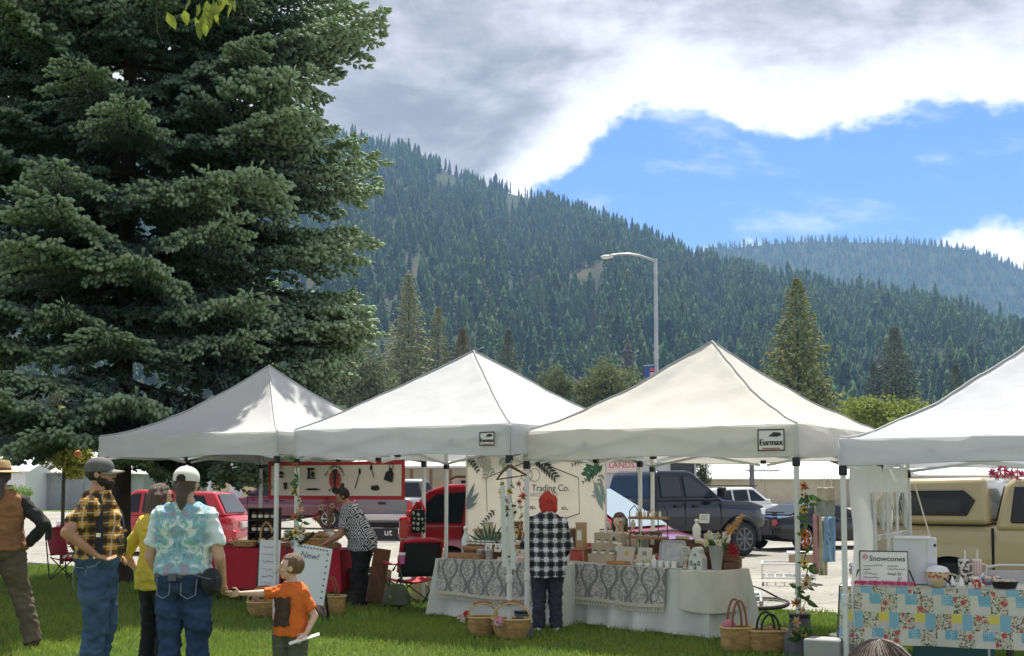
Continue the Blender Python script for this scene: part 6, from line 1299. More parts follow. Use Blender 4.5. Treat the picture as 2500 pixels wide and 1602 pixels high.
def plaid(nm, base, dark, light, per, ax='x', dw=.5, a1=.75):
    def f(n):
        x, y, z = n.xyz(n.obj()); u = {'x': x, 'y': y, 'xy': n.math('ADD', x, y)}[ax]; c = base
        nz = n.math('MULTIPLY', n.math('SUBTRACT', n.noise(n.obj(), 5, 2), .5), .035); u = n.math('ADD', u, nz); z2 = n.math('ADD', z, nz)
        c = n.mix(n.math('MULTIPLY', band(n, u, per, per * dw), a1), base, dark); c = n.mix(n.math('MULTIPLY', band(n, z2, per, per * dw), a1), c, dark)
        c = n.mix(n.math('MULTIPLY', band(n, u, per, per * .10, .32), .6), c, light); return n.mix(n.math('MULTIPLY', band(n, z2, per, per * .10, .32), .6), c, light)
    return custom(nm, f, .9, .1, bump=(.3, 60))
def denim(nm, c): return mat(nm, c, .85, spec=.15, var=.35, vs=5, bump=.5, bs=18, stretch=(1, 1, 1.6))
# --- man in the yellow plaid shirt
t, HM, J = person('bearded man in a yellow plaid shirt, dark suspenders and grey cap, hand on hip', Vector((-3.27, 9.75, 0)), R(-88), 1.80, 'plaid', plaid('plaid_yellow', (.50, .27, .05), (.035, .028, .025), (.62, .52, .36), .085, 'y', .42, .8), denim('jeans_blue', (.055, .095, .165)), skint,
    pose=dict(elR=(.34, -.13, 1.19), wrR=(.235, .05, 1.03), elL=(-.33, -.12, 1.15), wrL=(-.22, .06, 1.02), kneeR=(.115, .04, .50), kneeL=(-.12, .03, .5)), hdir=dict(R=(-.25, .75, -.35), L=(.25, .75, -.35)), girth=1.12, belly=.035, hem=.99, sleeve='short', hair=('short', hairm('hair_black', (.014, .010, .008))), head=(3, 0, 0), loose=1.5, legw=1.12, breadth=1.0, face=True, seed=3, sleeve_r=1.12)
cap_hat(t, HM, .99, mat('cap_grey', (.10, .10, .10), .8, var=.15, vs=12), billm=mat('cap_bill', (.26, .24, .20), .8))
bm = MB(); 
for c_, r_ in (((0, .055, -.084), (.046, .046, .034)), ((.042, .03, -.068), (.024, .042, .036)), ((-.042, .03, -.068), (.024, .042, .036)), ((0, .093, -.046), (.028, .011, .007)), ((.068, .002, -.04), (.011, .016, .04)), ((-.068, .002, -.04), (.011, .016, .04)), ((0, .058, -.112), (.03, .032, .022))):
    e = MB(); e.ell(c_, r_, 14, 10); bm.add([HM @ Vector(v) for v in e.v], e.f)
me = remesh(bm, .007, 2); displace(me, folds(.005, 50, 40, 1)); link('beard', me, hairm('hair_black', (.014, .010, .008)), t, ang=180)
gl = MB()
for s in (-1, 1):
    gl.tube([HM @ Vector((s * .034 + .024 * math.cos(a), .102 - .004 * abs(math.cos(a)), .002 + .019 * math.sin(a))) for a in np.linspace(0, 6.283, 15)], .0022, 5); gl.tube([HM @ Vector((s * .058, .098, .006)), HM @ Vector((s * .082, .05, .006)), HM @ Vector((s * .083, -.01, .004))], .0025, 5)
gl.build('glasses', blk, t)
for s in (-1,):
    P = [(s * .12, -.09, 1.40), (s * .125, -.02, 1.475), (s * .125, .075, 1.42), (s * .13, .135, 1.33), (s * .14, .158, 1.2), (s * .155, .168, 1.1), (s * .16, .158, 1.015)]
    m = MB(); m.loft([[Vector(p) + Vector((-.019, .0, 0)), Vector(p) + Vector((.022, -.006, 0)), Vector(p) + Vector((.022, .006, 0)), Vector(p) + Vector((-.019, .010, 0))] for p in P]); so_ = m.build('suspender', mat('suspender', (.014, .015, .02), .7), t)
    for dx in (-.02, .03): MB().tube([(s * .16 + dx, .172, 1.0), (s * .16 + dx, .182, 1.0)], .012, 8).build('button', chrome, so_)
    MB().box((s * .142, .172, 1.19), (.045, .012, .02)).build('clasp', chrome, so_)
# far-side suspender seen on the near flank
P = [(.13, .02, 1.48), (.172, .055, 1.40), (.205, .07, 1.28), (.222, .075, 1.16), (.222, .075, 1.06), (.215, .075, 1.0)]
m = MB(); m.loft([[Vector(p) + Vector((0, -.03, 0)), Vector(p) + Vector((.014, -.026, 0)), Vector(p) + Vector((.014, .026, 0)), Vector(p) + Vector((0, .03, 0))] for p in P]); so_ = m.build('suspender', mat('suspender'), t); MB().box((.233, .075, 1.17), (.012, .035, .03)).build('clasp', chrome, so_)
for dy in (.045, .11): MB().ell((.225, dy, 1.0), (.006, .012, .012), 8, 6).build('button', chrome, t)
pk = MB(); pk.tube([(.20, .085, .98), (.215, .05, .94), (.212, -.005, .925), (.20, -.03, .95)], .004, 5); pk.tube([(.205, -.10, .93), (.20, -.02, .92)], .003, 5); pk.tube([(.20, -.12, .93), (.20, -.115, .78), (.20, -.03, .76), (.205, -.02, .92)], .003, 5); pk.build('pocket_seam', mat('stitch', (.24, .26, .3), .8), t)
# --- woman in the tie-dye shirt
def tiedye(n):
    x, y, z = n.xyz(n.obj()); v = n.comb(n.math('ABSOLUTE', x), y, z); a = n.noise(v, 8, 5, .65, dist=.8); b = n.noise(n.comb(n.math('ABSOLUTE', x), n.math('ADD', y, 5.0), z), 11, 4, .6, dist=.6); c_ = n.noise(v, 24, 3, .6)
    col = n.mix(n.smooth(a, .40, .50), (.62, .68, .64), (.21, .40, .47)); col = n.mix(n.smooth(a, .54, .60), col, (.30, .29, .33)); col = n.mix(n.smooth(b, .56, .64), col, (.22, .46, .38)); col = n.mix(n.smooth(b, .36, .28), col, (.52, .58, .42)); col = n.mix(n.smooth(c_, .62, .7), col, (.10, .22, .38))
    sh = n.smooth(n.math('ABSOLUTE', x), .17, .25); col = n.mix(sh, col, (.62, .70, .72)); return n.mix(n.math('MULTIPLY', n.smooth(z, 1.02, .96), n.smooth(c_, .45, .55)), col, (.42, .24, .34))
bl = denim('jeans_dark', (.028, .050, .105))
t, HM, J = person('woman in a tie-dye t-shirt, white cap and blue jeans seen from behind', Vector((-2.33, 8.8, 0)), R(-8), 1.71, 'tee', custom('tie_dye', tiedye, .85, .1, bump=(.25, 14)), bl, skin, pose=dict(elL=(-.265, .0, 1.10), wrL=(-.225, .17, .90), elR=(.265, .0, 1.10), wrR=(.235, .16, .90)), girth=1.12, hem=.985, loose=1.4, legw=1.06, hair=('pony', hairm('hair_brown', (.07, .04, .022))), head=(-4, 0, 4), breadth=1.04, seed=11, sleeve_r=1.1)
cap_hat(t, HM, 1.0, mat('cap_white', (.66, .64, .56), .8, var=.06, vs=9), back=True)
wb = MB(); wb.loft([supring((0, -.01, 1.0 - .012 * q), .203 + .004 * (q % 2), .148 + .004 * (q % 2), 28) for q in range(4)], caps=False); wb.build('waist_belt', mat('belt_grey', (.10, .11, .12), .8), t); MB().box((-.02, -.168, .965), (.06, .012, .05)).build('buckle', mat('belt_grey'), t)
fp = MB(); fp.ell((.235, -.07, .93), (.075, .085, .10), 14, 10); o = fp.build('waist_pouch', mat('pouch_black', (.015, .015, .018), .7, var=.2, vs=10), t); MB().tube([(.18, -.145, .97), (.25, -.15, .955), (.30, -.10, .965)], .006, 6).build('zip', mat('belt_grey'), o); MB().box((.285, -.11, .915), (.03, .05, .09)).build('flap', mat('pouch_black'), o)
for s in (-1, 1):
    m = MB(); m.tube([(s * .04, -.150, .955), (s * .045, -.163, .84), (s * .095, -.160, .815), (s * .145, -.140, .84), (s * .15, -.13, .955)], .003, 5); m.build('pocket_seam', mat('stitch'), t)
# --- woman in yellow
t, HM, J = person('brown-haired woman in a yellow top and black trousers between the plaid man and tie-dye woman', Vector((-2.93, 10.25, 0)), R(-35), 1.60, 'top', mat('yellow_knit', (.62, .50, .06), .85, var=.1, vs=4, bump=.25, bs=16), mat('black_cloth', (.012, .012, .014), .85, var=.2, vs=6), skin, pose=dict(elL=(-.36, -.10, 1.10), wrL=(-.215, -.02, .93)), hdir=dict(L=(.5, .5, -.35)), girth=1.1, hem=.80, loose=1.3, legw=1.1, sleeve='half', hair=('long', hairm('hair_auburn', (.085, .045, .028))), head=(-2, 0, -10), seed=21, fem=.03, sleeve_r=1.1)
# --- man in the brown vest at the left edge
t, HM, J = person('man in a brown vest, straw hat and khaki trousers at the left picture edge', Vector((-5.02, 12.1, 0)), R(18), 1.80, 'vest', mat('vest_brown', (.23, .105, .045), .85, var=.25, vs=4, bump=.5, bs=12), mat('khaki', (.105, .085, .055), .9, var=.2, vs=5, bump=.4, bs=14), skint, pose=dict(elR=(.40, -.06, 1.17), wrR=(.25, .06, .98), kneeR=(.21, .05, .50), ankR=(.33, -.04, .085), kneeL=(-.14, .06, .5), ankL=(-.2, .05, .085)), hdir=dict(R=(-.4, .5, -.4)), girth=1.18, belly=.03, hem=.93, loose=1.7, legw=1.2, sleeve='none', hair=('strand', hairm('hair_greybrown', (.06, .05, .042))), seed=31, shoem=mat('boot_brown', (.05, .035, .025), .7))
slv = mat('sleeve_dark', (.022, .021, .022), .85, var=.2, vs=5)
for s in 'LR':
    a, e, w = J['sh' + s], J['el' + s], J['wr' + s]; m = MB(); m.tube([a + (a - e).normalized() * .03, a, (a + e) / 2, e, e + (w - e) * .5, w], [.05, .072, .07, .066, .058, .046], 14); m.cap(e, e + (w - e) * .1, .066, .064); me = remesh(m, .013, 3); displace(me, folds(.012, 8, 10, 4)); link('sleeve', me, slv, t, ang=180)
hb = MB(); hb.lathe([(.20, .03), (.205, .036), (.15, .045), (.098, .055), (.09, .12), (.07, .15), (.01, .155)], 24, sx=.9, sy=1.05); hb.v = [tuple(HM @ Vector(v)) for v in hb.v]; o = hb.build('straw_hat', mat('straw', (.50, .34, .16), .8, var=.2, vs=20, bump=.6, bs=90), t); hb = MB(); hb.lathe([(.1, .052), (.101, .08)], 24, caps=False, sx=.9, sy=1.05); hb.v = [tuple(HM @ Vector(v)) for v in hb.v]; hb.build('hat_band', mat('hat_band', (.20, .09, .04), .7), o)
# --- boy
rzb = R(158); IW = Matrix.Rotation(-rzb, 3, 'Z'); 
def wl(v): return IW @ Vector(v)
shR = (.155, -.005, 1.37)
t, HM, J = person('small boy in an orange t-shirt pointing left and holding a white paper', Vector((-1.585, 8.9, 0)), rzb, 1.045, 'tee', mat('orange_cotton', (.60, .135, .018), .85, var=.1, vs=5, bump=.3, bs=14), mat('olive_shorts', (.085, .095, .06), .9, var=.15, vs=5), skinl,
    pose=dict(shR=(.17, 0, 1.36), shL=(-.17, 0, 1.36), elR=Vector((.17, 0, 1.36)) + wl((-.24, -.05, -.005)), wrR=Vector((.17, 0, 1.36)) + wl((-.45, -.11, .0)), elL=Vector((-.17, 0, 1.36)) + wl((.13, .03, -.27)), wrL=Vector((-.17, 0, 1.36)) + wl((.06, -.14, -.46)), kneeL=(-.12, .02, .49), kneeR=(.12, .02, .49)), hdir=dict(R=wl((-1, -.1, -.08)), L=wl((-.5, -.5, -.35))), girth=1.12, belly=.02, hem=.86, loose=1.5, legw=1.25, hs=1.38, head=(4, 0, -66), hair=('short', hairm('hair_lightbrown', (.15, .085, .042))), face=True, point='R', curl=(1.0, 1.0), seed=41, sleeve_r=1.15)
gm = MB(); 
for j in range(7):
    pass
T_ = np.array(TORSO)
def chest(u, z, off=.012):
    hx, hy, cy = (float(np.interp(z, T_[:, 0], T_[:, c])) for c in (1, 2, 3)); hx = hx * 1.12 + .036; hy = hy * 1.12 + .030 + .02 * math.exp(-((z - 1.08) / .14) ** 2); x = u * hx; y = cy + hy * max(0, 1 - abs(u) ** 2.4) ** (1 / 2.4); return Vector((x, y + off, z))
gm.grid(lambda u, v: tuple(chest(-.42 + 1.05 * u + .04 * math.sin(v * 9), 0.98 + .34 * v + .012 * math.sin(u * 13), .012)), 14, 14); gm.build('shirt_print', mat('print_dark', (.055, .035, .022), .9, var=.4, vs=14), t, ang=90)
hp = J['wrL'] + wl((-.06, -.07, -.05)); pm = MB(); pm.box((0, 0, 0), (.03, .22, .006)); o = pm.build('folded_paper', cards); tag(o, 'white folded paper in the boy\'s lowered hand', 'paper'); o.location = Vector((-1.585, 8.9, 0)) + Matrix.Rotation(rzb, 3, 'Z') @ (hp * (1.045 / 1.75)) + Vector((.03, 0, 0)); o.rotation_euler = (R(20), R(30), R(-72))
# --- bakery woman
def geo(n):
    x, y, z = n.xyz(n.obj()); u = n.math('ADD', y, n.math('MULTIPLY', x, .5)); fx = n.math('ABSOLUTE', n.math('SUBTRACT', n.math('FRACT', n.math('DIVIDE', u, .10)), .5)); fz = n.math('ABSOLUTE', n.math('SUBTRACT', n.math('FRACT', n.math('DIVIDE', z, .15)), .5)); d = n.math('ADD', fx, fz)
    k = n.math('LESS_THAN', n.math('FRACT', n.math('MULTIPLY', d, 3.2)), .5); st = band(n, z, .30, .045); c = n.mix(k, (.50, .51, .53), (.022, .022, .028)); return n.mix(st, c, n.mix(band(n, u, .022, .011), (.5, .51, .53), (.03, .03, .035)))
t, HM, J = person('bakery vendor with a hair bun and patterned blouse leaning over the red table', Vector((-1.98, 16.35, 0)), R(92), 1.62, 'blouse', custom('geo_blouse', geo, .85, .1), mat('black_cloth'), skint, pose=dict(elR=(.20, .30, 1.04), wrR=(.12, .52, .93), elL=(-.22, .30, 1.02), wrL=(-.15, .52, .90)), hdir=dict(R=(0, .9, -.3), L=(0, .9, -.3)), lean=24, girth=1.3, belly=.05, hem=.80, loose=1.6, legw=1.25, hair=('bun', hairm('hair_dark', (.030, .020, .015))), head=(-14, 0, 0), face=True, seed=51, fem=.05, sleeve_r=1.2, shoem=rubber)
# --- red-haired shopper
t, HM, J = person('red-haired shopper in a black-and-white checked flannel shirt seen from behind', Vector((.385, 13.55, 0)), R(4), 1.49, 'flannel', plaid('plaid_bw', (.66, .67, .68), (.012, .013, .022), (.6, .6, .63), .12, 'x', .5, .86), mat('charcoal_jeans', (.035, .038, .055), .9, var=.2, vs=5, bump=.4, bs=14), skinl, pose=dict(elL=(-.275, .03, 1.10), wrL=(-.16, .22, 1.12), elR=(.285, .0, 1.10), wrR=(.22, .18, .96)), girth=1.18, hem=.70, loose=1.9, legw=1.15, sleeve='long', hs=1.1, hair=('bob', hairm('hair_red', (.52, .035, .018))), head=(-8, 0, 12), breadth=1.02, seed=61, shoem=mat('sneaker_white', (.66, .65, .62), .6), sleeve_r=1.15)
cb = MB(); cb.tube([(.075, .03, 1.50), (.09, -.03, 1.51), (.05, -.085, 1.515), (0, -.1, 1.515), (-.05, -.085, 1.515), (-.09, -.03, 1.51), (-.075, .03, 1.5)], .022, 8); cb.build('collar', plaid('plaid_bw', 0, 0, 0, 0), t)
# --- seated vendor behind the shelf and the child at the bottom edge
t, HM, J = person('seated vendor with curly brown hair behind the dropper bottle shelf', at(1512, 1190, 15.15) * 1 - Vector((0, 0, 1.57 + .36)), R(165), 1.62, 'top', mat('pale_yellow', (.60, .50, .30), .85), denim('jeans_blue', 0), skinl, pose=dict(kneeL=(-.12, .42, .86), kneeR=(.12, .42, .86), ankL=(-.13, .42, .47), ankR=(.13, .42, .47), elL=(-.24, .05, 1.12), elR=(.24, .05, 1.12), wrL=(-.14, .28, 1.0), wrR=(.14, .28, 1.0)), hair=('long', hairm('hair_auburn', 0)), head=(-12, 0, 0), face=True, seed=71)
q = thing('stool', 'folding stool under the seated vendor', 'stool', (at(1512, 1190, 15.15).x, 15.15, 0)); MB().box((0, 0, .42), (.36, .34, .03)).build('seat', blk, q); [MB().bar((a * .16, b * .15, 0), (a * -.14, b * .15, .41), .02).build('leg', steel, q) for a in (-1, 1) for b in (-1, 1)]
t, HM, J = person('child with streaked grey-blond hair at the bottom edge, only the crown showing', Vector((.775, 2.62, 0)), R(-5), 1.195, 'top', mat('child_top', (.32, .25, .30), .85), denim('jeans_blue', 0), skinl, hs=1.3, hair=('long', hairm('hair_ash', (.10, .08, .07))), seed=81, girth=1.1)
st = MB(); rr_ = np.random.default_rng(8)
for k_ in range(420):
    a_ = rr_.uniform(0, 6.283); st.cur = int(rr_.random() < .45); w_ = rr_.uniform(.98, 1.04)
    st.tube([HM @ (Vector((.089 * w_ * math.sin(q_) * math.cos(a_ + .25 * q_), -.014 + .106 * w_ * math.sin(q_) * math.sin(a_ + .25 * q_), .022 + .102 * w_ * math.cos(q_))) * 1.3) for q_ in np.linspace(.02, 1.7, 7)], [.0016] * 6 + [.0006], 3)
tag(st.build('hair_strands', [hairm('strand_dark', (.11, .085, .075)), hairm('strand_pale', (.34, .28, .24))], t), kind='stuff')
# ================================================================== the remaining goods and gear
WB = mat('whiteboard', (.72, .76, .76), .35); INK2 = mat('marker_blue', (.16, .22, .30), .7); INKL = mat('marker_faint', (.42, .50, .52), .7)
def squiggle(mb, x, z, w, y, h=.02, seed=0):
    r = random.Random(seed); pts = [(x + w * k / 12, y, z + r.uniform(-h, h)) for k in range(13)]; mb.tube(pts, .0035, 4)
def easel(label, px, py0, py1, pw, Y, tilt, parts, lean=0):
    b = at(px, py1, Y); b.z = 0; z0 = at(px, py1, Y).z; z1 = at(px, py0, Y).z; w = pw * Y / 3000; t = thing('easel_sign', label, 'sign', b, R(-12)); h = z1 - z0
    o = MB().box((0, 0, z0 + h / 2), (w, .02, h)).build('board', WB, t, bevel=.004, rot=(0, R(tilt), 0)); o.location = (lean, 0, 0)
    for s in (-1, 1): MB().bar((s * w * .42, .03, z1 * .97), (s * w * .55, .22 if s > 0 else -.02, 0), .022).build('leg', blk, t)
    MB().bar((0, .03, z1), (0, .5, 0), .022).build('leg', blk, t); MB().tube([(-.03, -.02, z1 + .01), (.05, .0, z1 + .06), (.14, .0, z1 + .14)], .02, 6).build('clamp', blk, t); return t, o, w, z0, z1
t, o, w, z0, z1 = easel('narrow white board with faint handwriting on an easel in front of the red table', 653, 1318, 1436, 53, 15.5, 2, None)
for k in range(6):
    m = MB(); squiggle(m, -w * .34, z1 - .09 - .09 * k, w * .68, -.014, .014, k); m.build('handwriting', INKL if k % 2 else INK2, o)
t, o, w, z0, z1 = easel('white board reading New! with a dotted border, leaning behind the boy', 737, 1330, 1470, 96, 14.35, 9, None)
text('New!', .105, INK2, o, (-.03, -.014, z1 - .12), (R(90), 0, 0), shear=.15)
for k in range(10): MB().lathe([(.012, 0), (.012, .003)], 8, (-w * .40 + w * .085 * k, -.014, z1 - .03), 'Y').build('dot', INK2, o)
for k in range(8): MB().lathe([(.013, 0), (.013, .003)], 8, (w * .41, -.014, z1 - .07 - .072 * k), 'Y').build('dot', INK2, o)
# bakery goods
r1 = TB1['rz']
def rack():
    q = put('bread_rack', 'dark wooden bakery rack of jars on the left of the red table', 'rack', on(TB1, .36, .42), r1); m = mat('rack_dark', (.035, .022, .018), .6); W = .42
    for s in (-1, 1): MB().box((s * W / 2, 0, .27), (.02, .16, .54)).build('side', m, q)
    MB().box((0, .085, .27), (W, .012, .54)).build('back', m, q)
    for z in (.02, .2, .37, .53): MB().box((0, 0, z), (W, .16, .016)).build('shelf', m, q)
    for r_ in range(3):
        for k in range(4): jar('pale-labelled jar in the bakery rack, %s from the left on the %s shelf' % (ordn[k], ['bottom', 'middle', 'top'][r_]), on(TB1, .36 - .15 + .1 * k, .40, .03 + .18 * r_), .036, .1, mat('jam', (.10, .03, .02), .2), woodd, group='jars in the bakery rack')
rack()
basket('flat wicker basket of loaves at the left front of the red table', on(TB1, .22, .14), .17, .09, .09, .9, 0, r1, sq=True, group=None); basket('tall-handled woven basket standing before the dark bakery rack', on(TB1, .52, .2), .1, .09, .12, .8, .22, r1, group=None)
basket('square wicker basket of pastries under the bakery vendor\'s hands', on(TB1, 1.22, .3), .2, .12, .13, .9, 0, r1, sq=True, group=None, m=mat('wicker_orange', (.46, .24, .08), .7, var=.3, vs=12, bump=.9, bs=90))
for k, (s, t_, h_) in enumerate(((1.1, .34, .12), (1.24, .3, .12), (1.36, .3, .12), (1.45, .12, .0), (1.58, .16, .0))):
    q = put('bread_loaf', ['wrapped pastry at the left of the square wicker basket', 'wrapped pastry in the middle of the square wicker basket', 'wrapped pastry at the right of the square wicker basket', 'bread loaf in clear wrap at the right front of the red table', 'bread loaf at the right end of the red table'][k], 'bread', on(TB1, s, t_, h_), r1 + k); m = MB(); m.ell((0, 0, .05), (.1, .055, .05), 12, 8); m.build('loaf', mat('bread', (.42, .25, .11), .5, var=.35, vs=14), q)
q = put('paper_bag', 'crumpled white paper bag on the red table left of the bakery vendor', 'bag', on(TB1, 1.32, .5), r1); m = MB(); m.lathe([(.08, 0), (.11, .06), (.1, .16), (.05, .22), (.075, .25)], 12); me = m.mesh(); displace(me, folds(.015, 14, 14, 2)); link('bag', me, cards, q)
for k, (s, lab) in enumerate(((.74, 'brown card box on the red table beside the canopy leg'), (1.0, 'small brown crate on the red table behind the flowers'))): crate(lab, on(TB1, s, .45), r1, (.2, .16, .14), wood if k == 0 else woodd)
q = put('flower_bouquet', 'dried red flower bouquet in a straw bowl beside the bakery vendor', 'bouquet', on(TB1, 1.25, .62)); MB().lathe([(.06, 0), (.14, .1), (.15, .22), (.13, .22), (.05, .02)], 14).build('bowl', mat('straw', 0), q)
for k in range(22):
    d = Vector((random.gauss(0, .35), random.gauss(0, .2), 1)).normalized(); L = random.uniform(.3, .6); MB().tube([(0, 0, .15), d * L + Vector((0, 0, .1))], .005, 4).build('stem', mat('dry_stem', (.20, .12, .07), .9), q)
    if k % 2 == 0: petalflower(q, d * L + Vector((0, 0, .1)), random.uniform(.035, .07), FM[random.choice('rrrkc')], FM['b'], 8)
    else: leafpart(q, d * L * .8 + Vector((0, 0, .1)), d, .12, mat('dry_leaf', (.26, .17, .09), .8))
q = put('bouquet', 'yellow and cream bouquet on the red table beside the garland leg', 'bouquet', on(TB1, .98, .16)); MB().lathe([(.05, 0), (.06, .12), (.05, .12)], 12).build('vase', glassc, q); [petalflower(q, (random.uniform(-.13, .13), random.uniform(-.08, .02), random.uniform(.14, .26)), random.uniform(.04, .065), FM[random.choice('ycwc')], FM['b'], 8) for k in range(9)]; [leafpart(q, (0, 0, .12), (random.uniform(-1, 1), -.3, random.uniform(-.2, 1)), .17) for k in range(8)]
cr = crate('stack of dark slatted crates under the right end of the red table', Vector((-2.15, 16.75, 0)), r1, (.42, .35, .5), mat('crate_old', (.09, .075, .06), .8, var=.3, vs=6), slats=5); q = put('burlap_bag', 'tall burlap bag beside the slatted crates under the bakery vendor', 'bag', Vector((-1.78, 16.85, 0))); m = MB(); m.lathe([(.12, 0), (.15, .1), (.14, .3), (.13, .45), (.10, .46)], 14); me = m.mesh(); displace(me, folds(.02, 9, 5, 8)); link('bag', me, mat('burlap', (.28, .23, .15), .9, var=.3, vs=6, bump=.6, bs=60), q)
# flower vase at the right end of the soap tables
q = put('flower_vase', 'galvanised bucket vase with pampas grass, cream and dark red flowers', 'vase', on(TB3, 1.90, .18)); MB().lathe([(.045, 0), (.05, .02), (.085, .26), (.08, .26)], 16).build('bucket', galv, q)
pm = MB(); r = np.random.default_rng(3)
for k in range(240):
    t_ = r.random(); p = Vector((.10 + .16 * t_, 0, .36 + .20 * t_)); d = Vector((r.normal() * .5 + .6, r.normal() * .5, r.normal() * .5 + .7)).normalized(); s = d.cross(Vector((0, 1, 0))).normalized() * .004; L = .09 * (1 - .4 * t_); pm.add([p - s, p + s, p + d * L], [(0, 1, 2)])
pm.build('pampas_plume', mat('pampas', (.62, .38, .15), .9, transl=.3), q, smooth=False); MB().tube([(0, 0, .1), (.08, 0, .3), (.26, 0, .56)], .004, 4).build('stem', mat('dry_stem'), q)
for k in range(9): petalflower(q, (random.uniform(-.13, .07), random.uniform(-.1, .02), random.uniform(.27, .40)), random.uniform(.035, .055), FM['c'] if k % 3 else FM['w'], FM['y'], 9)
for k in range(4): petalflower(q, (.15 + random.uniform(-.03, .05), -.06 + random.uniform(-.03, .03), .20 + random.uniform(-.03, .05)), .06, FM['r'], FM['r'], 8, cup=.9)
[leafpart(q, (0, 0, .25), (random.uniform(-1, 1), random.uniform(-.7, .2), random.uniform(-.3, .6)), .15) for k in range(9)]
# snowcone table
r4 = TB4['rz']
def scsign():
    q = put('snowcone_sign', 'white board with black frame reading Snowcones on the patchwork table', 'sign', on(TB4, .36, .12), r4); W, H = .40, .27; b = MB().box((0, 0, H / 2 + .02), (W, .01, H)).build('board', mat('board_paper', (.75, .75, .72), .5), q, rot=(R(-10), 0, 0))
    P = [(-W / 2, H + .02), (W / 2, H + .02), (W / 2, .02), (-W / 2, .02)]; f = MB(); f.tube([(x, -.004, z) for x, z in P + P[:1]], .006, 6); f.build('frame', blk, b)
    text('Snowcones', .066, ink, b, (.028, -.008, H - .045), (R(90), 0, 0), shear=.1)
    MB().lathe([(.024, 0), (.024, .003)], 12, (-.155, -.008, H - .03), 'Y').build('snowcone_drawing', mat('cone_pink', (.6, .3, .32), .6), b)
    for k, (x, z, w_) in enumerate(((-.17, .165, .16), (.03, .165, .09), (-.17, .13, .06), (.03, .135, .15), (-.17, .095, .12), (-.17, .06, .13))): m = MB(); squiggle(m, x, z, w_, -.008, .007, k + 30); m.build('handwriting', mat('pencil'), b)
    text('Small $3', .034, mat('pencil'), b, (.09, -.008, .095), (R(90), 0, 0)); text('$2', .034, mat('pencil'), b, (.13, -.008, .055), (R(90), 0, 0))
    for s in (-1, 1): MB().bar((s * (W / 2 + .01), 0, .13), (s * (W / 2 + .06), -.03, 0), .01).build('foot', blk, q)
scsign()
q = put('flower_lei', 'hot pink flower lei along the foot of the snowcone sign', 'lei', on(TB4, .1, .03), r4); [petalflower(q, (.5 * k / 26, -.01 + .012 * math.sin(k), .022), .028, FM['h'] if k % 3 else FM['k'], FM['h'], 6, 'blossom') for k in range(27)]
def icebox():
    q = put('cardboard_carton', 'large white carton with a printed bowl picture on the snowcone table', 'carton', on(TB4, .62, .42), r4); m = mat('carton_white', (.64, .65, .68), .6, var=.05, vs=3); MB().box((0, 0, .20), (.36, .3, .40)).build('box', m, q, bevel=.006); MB().box((.1, -.151, .2), (.004, .004, .4)).build('edge_tape', mat('tape', (.5, .5, .52), .5), q)
    MB().box((-.02, -.03, .405), (.3, .2, .01)).build('lid_flap', m, q, rot=(R(4), 0, 0)); MB().lathe([(.013, 0), (.013, .004)], 10, (.165, -.154, .34), 'Y').build('handle_hole', blk, q)
    MB().poly([(.10, -.153, .03), (.17, -.153, .03), (.175, -.153, .19), (.09, -.153, .19)], .003, (0, -1, 0)).build('print', mat('print_lav', (.5, .48, .6), .6), q)
icebox()
q = put('bowl', 'large bowl with tan leaf pattern on the snowcone table', 'bowl', on(TB4, .80, .20), r4); MB().lathe([(.075, 0), (.085, .04), (.105, .12), (.098, .12), (.075, .03)], 20).build('bowl', custom('bowl_print', lambda n: n.mix(n.smooth(n.xyz(n.obj())[2], .055, .06), (.55, .56, .66), n.mix(n.smooth(n.noise(n.obj(), 40, 2), .5, .56), (.66, .52, .36), (.42, .16, .08))), .5), q); MB().lathe([(.1, .12), (.08, .155), (.03, .17), (.005, .172)], 18).build('ice', mat('ice', (.7, .72, .76), .3), q)
def tumbler(label, s, t_, m):
    q = put('tumbler', label, 'tumbler', on(TB4, s, t_), r4); MB().lathe([(.034, 0), (.036, .06), (.046, .1), (.047, .2), (.045, .205)], 18).build('cup', m, q); MB().lathe([(.047, .205), (.047, .222), (.01, .224)], 18).build('lid', mat('lid_pale', (.66, .6, .6), .4), q); MB().tube([(.01, 0, .2), (.012, .0, .30)], .005, 6).build('straw', wht, q); MB().tube([(.045, 0, .18), (.085, 0, .17), (.085, 0, .11), (.043, 0, .1)], .009, 6).build('handle', mat('lid_pale'), q)
tumbler('black-flowered tumbler with straw on the snowcone table', 1.02, .35, custom('tumbler_print', lambda n: n.mix(n.smooth(n.noise(n.obj(), 28, 3), .5, .55), (.66, .62, .58), (.06, .05, .05)), .4)); tumbler('pink striped tumbler beside the black-flowered tumbler', 1.12, .38, custom('tumbler_stripe', lambda n: n.mix(band(n, n.xyz(n.obj())[0], .02, .01), (.62, .55, .53), (.5, .28, .26)), .4))
q = put('bowl', 'small tan wooden bowl at the front of the snowcone table', 'bowl', on(TB4, .80, .06)); MB().lathe([(.03, 0), (.06, .03), (.065, .055), (.058, .055), (.03, .012)], 18).build('bowl', mat('bowl_tan', (.52, .42, .24), .5), q)
q = put('paper_cup', 'red flowered paper cup at the front of the snowcone table', 'cup', on(TB4, 1.11, .05)); MB().lathe([(.032, 0), (.040, .065), (.037, .065), (.03, .01)], 16).build('cup', custom('cup_roses', lambda n: n.mix(n.smooth(n.noise(n.obj(), 30, 2), .45, .5), (.6, .57, .5), (.45, .03, .04)), .5), q)
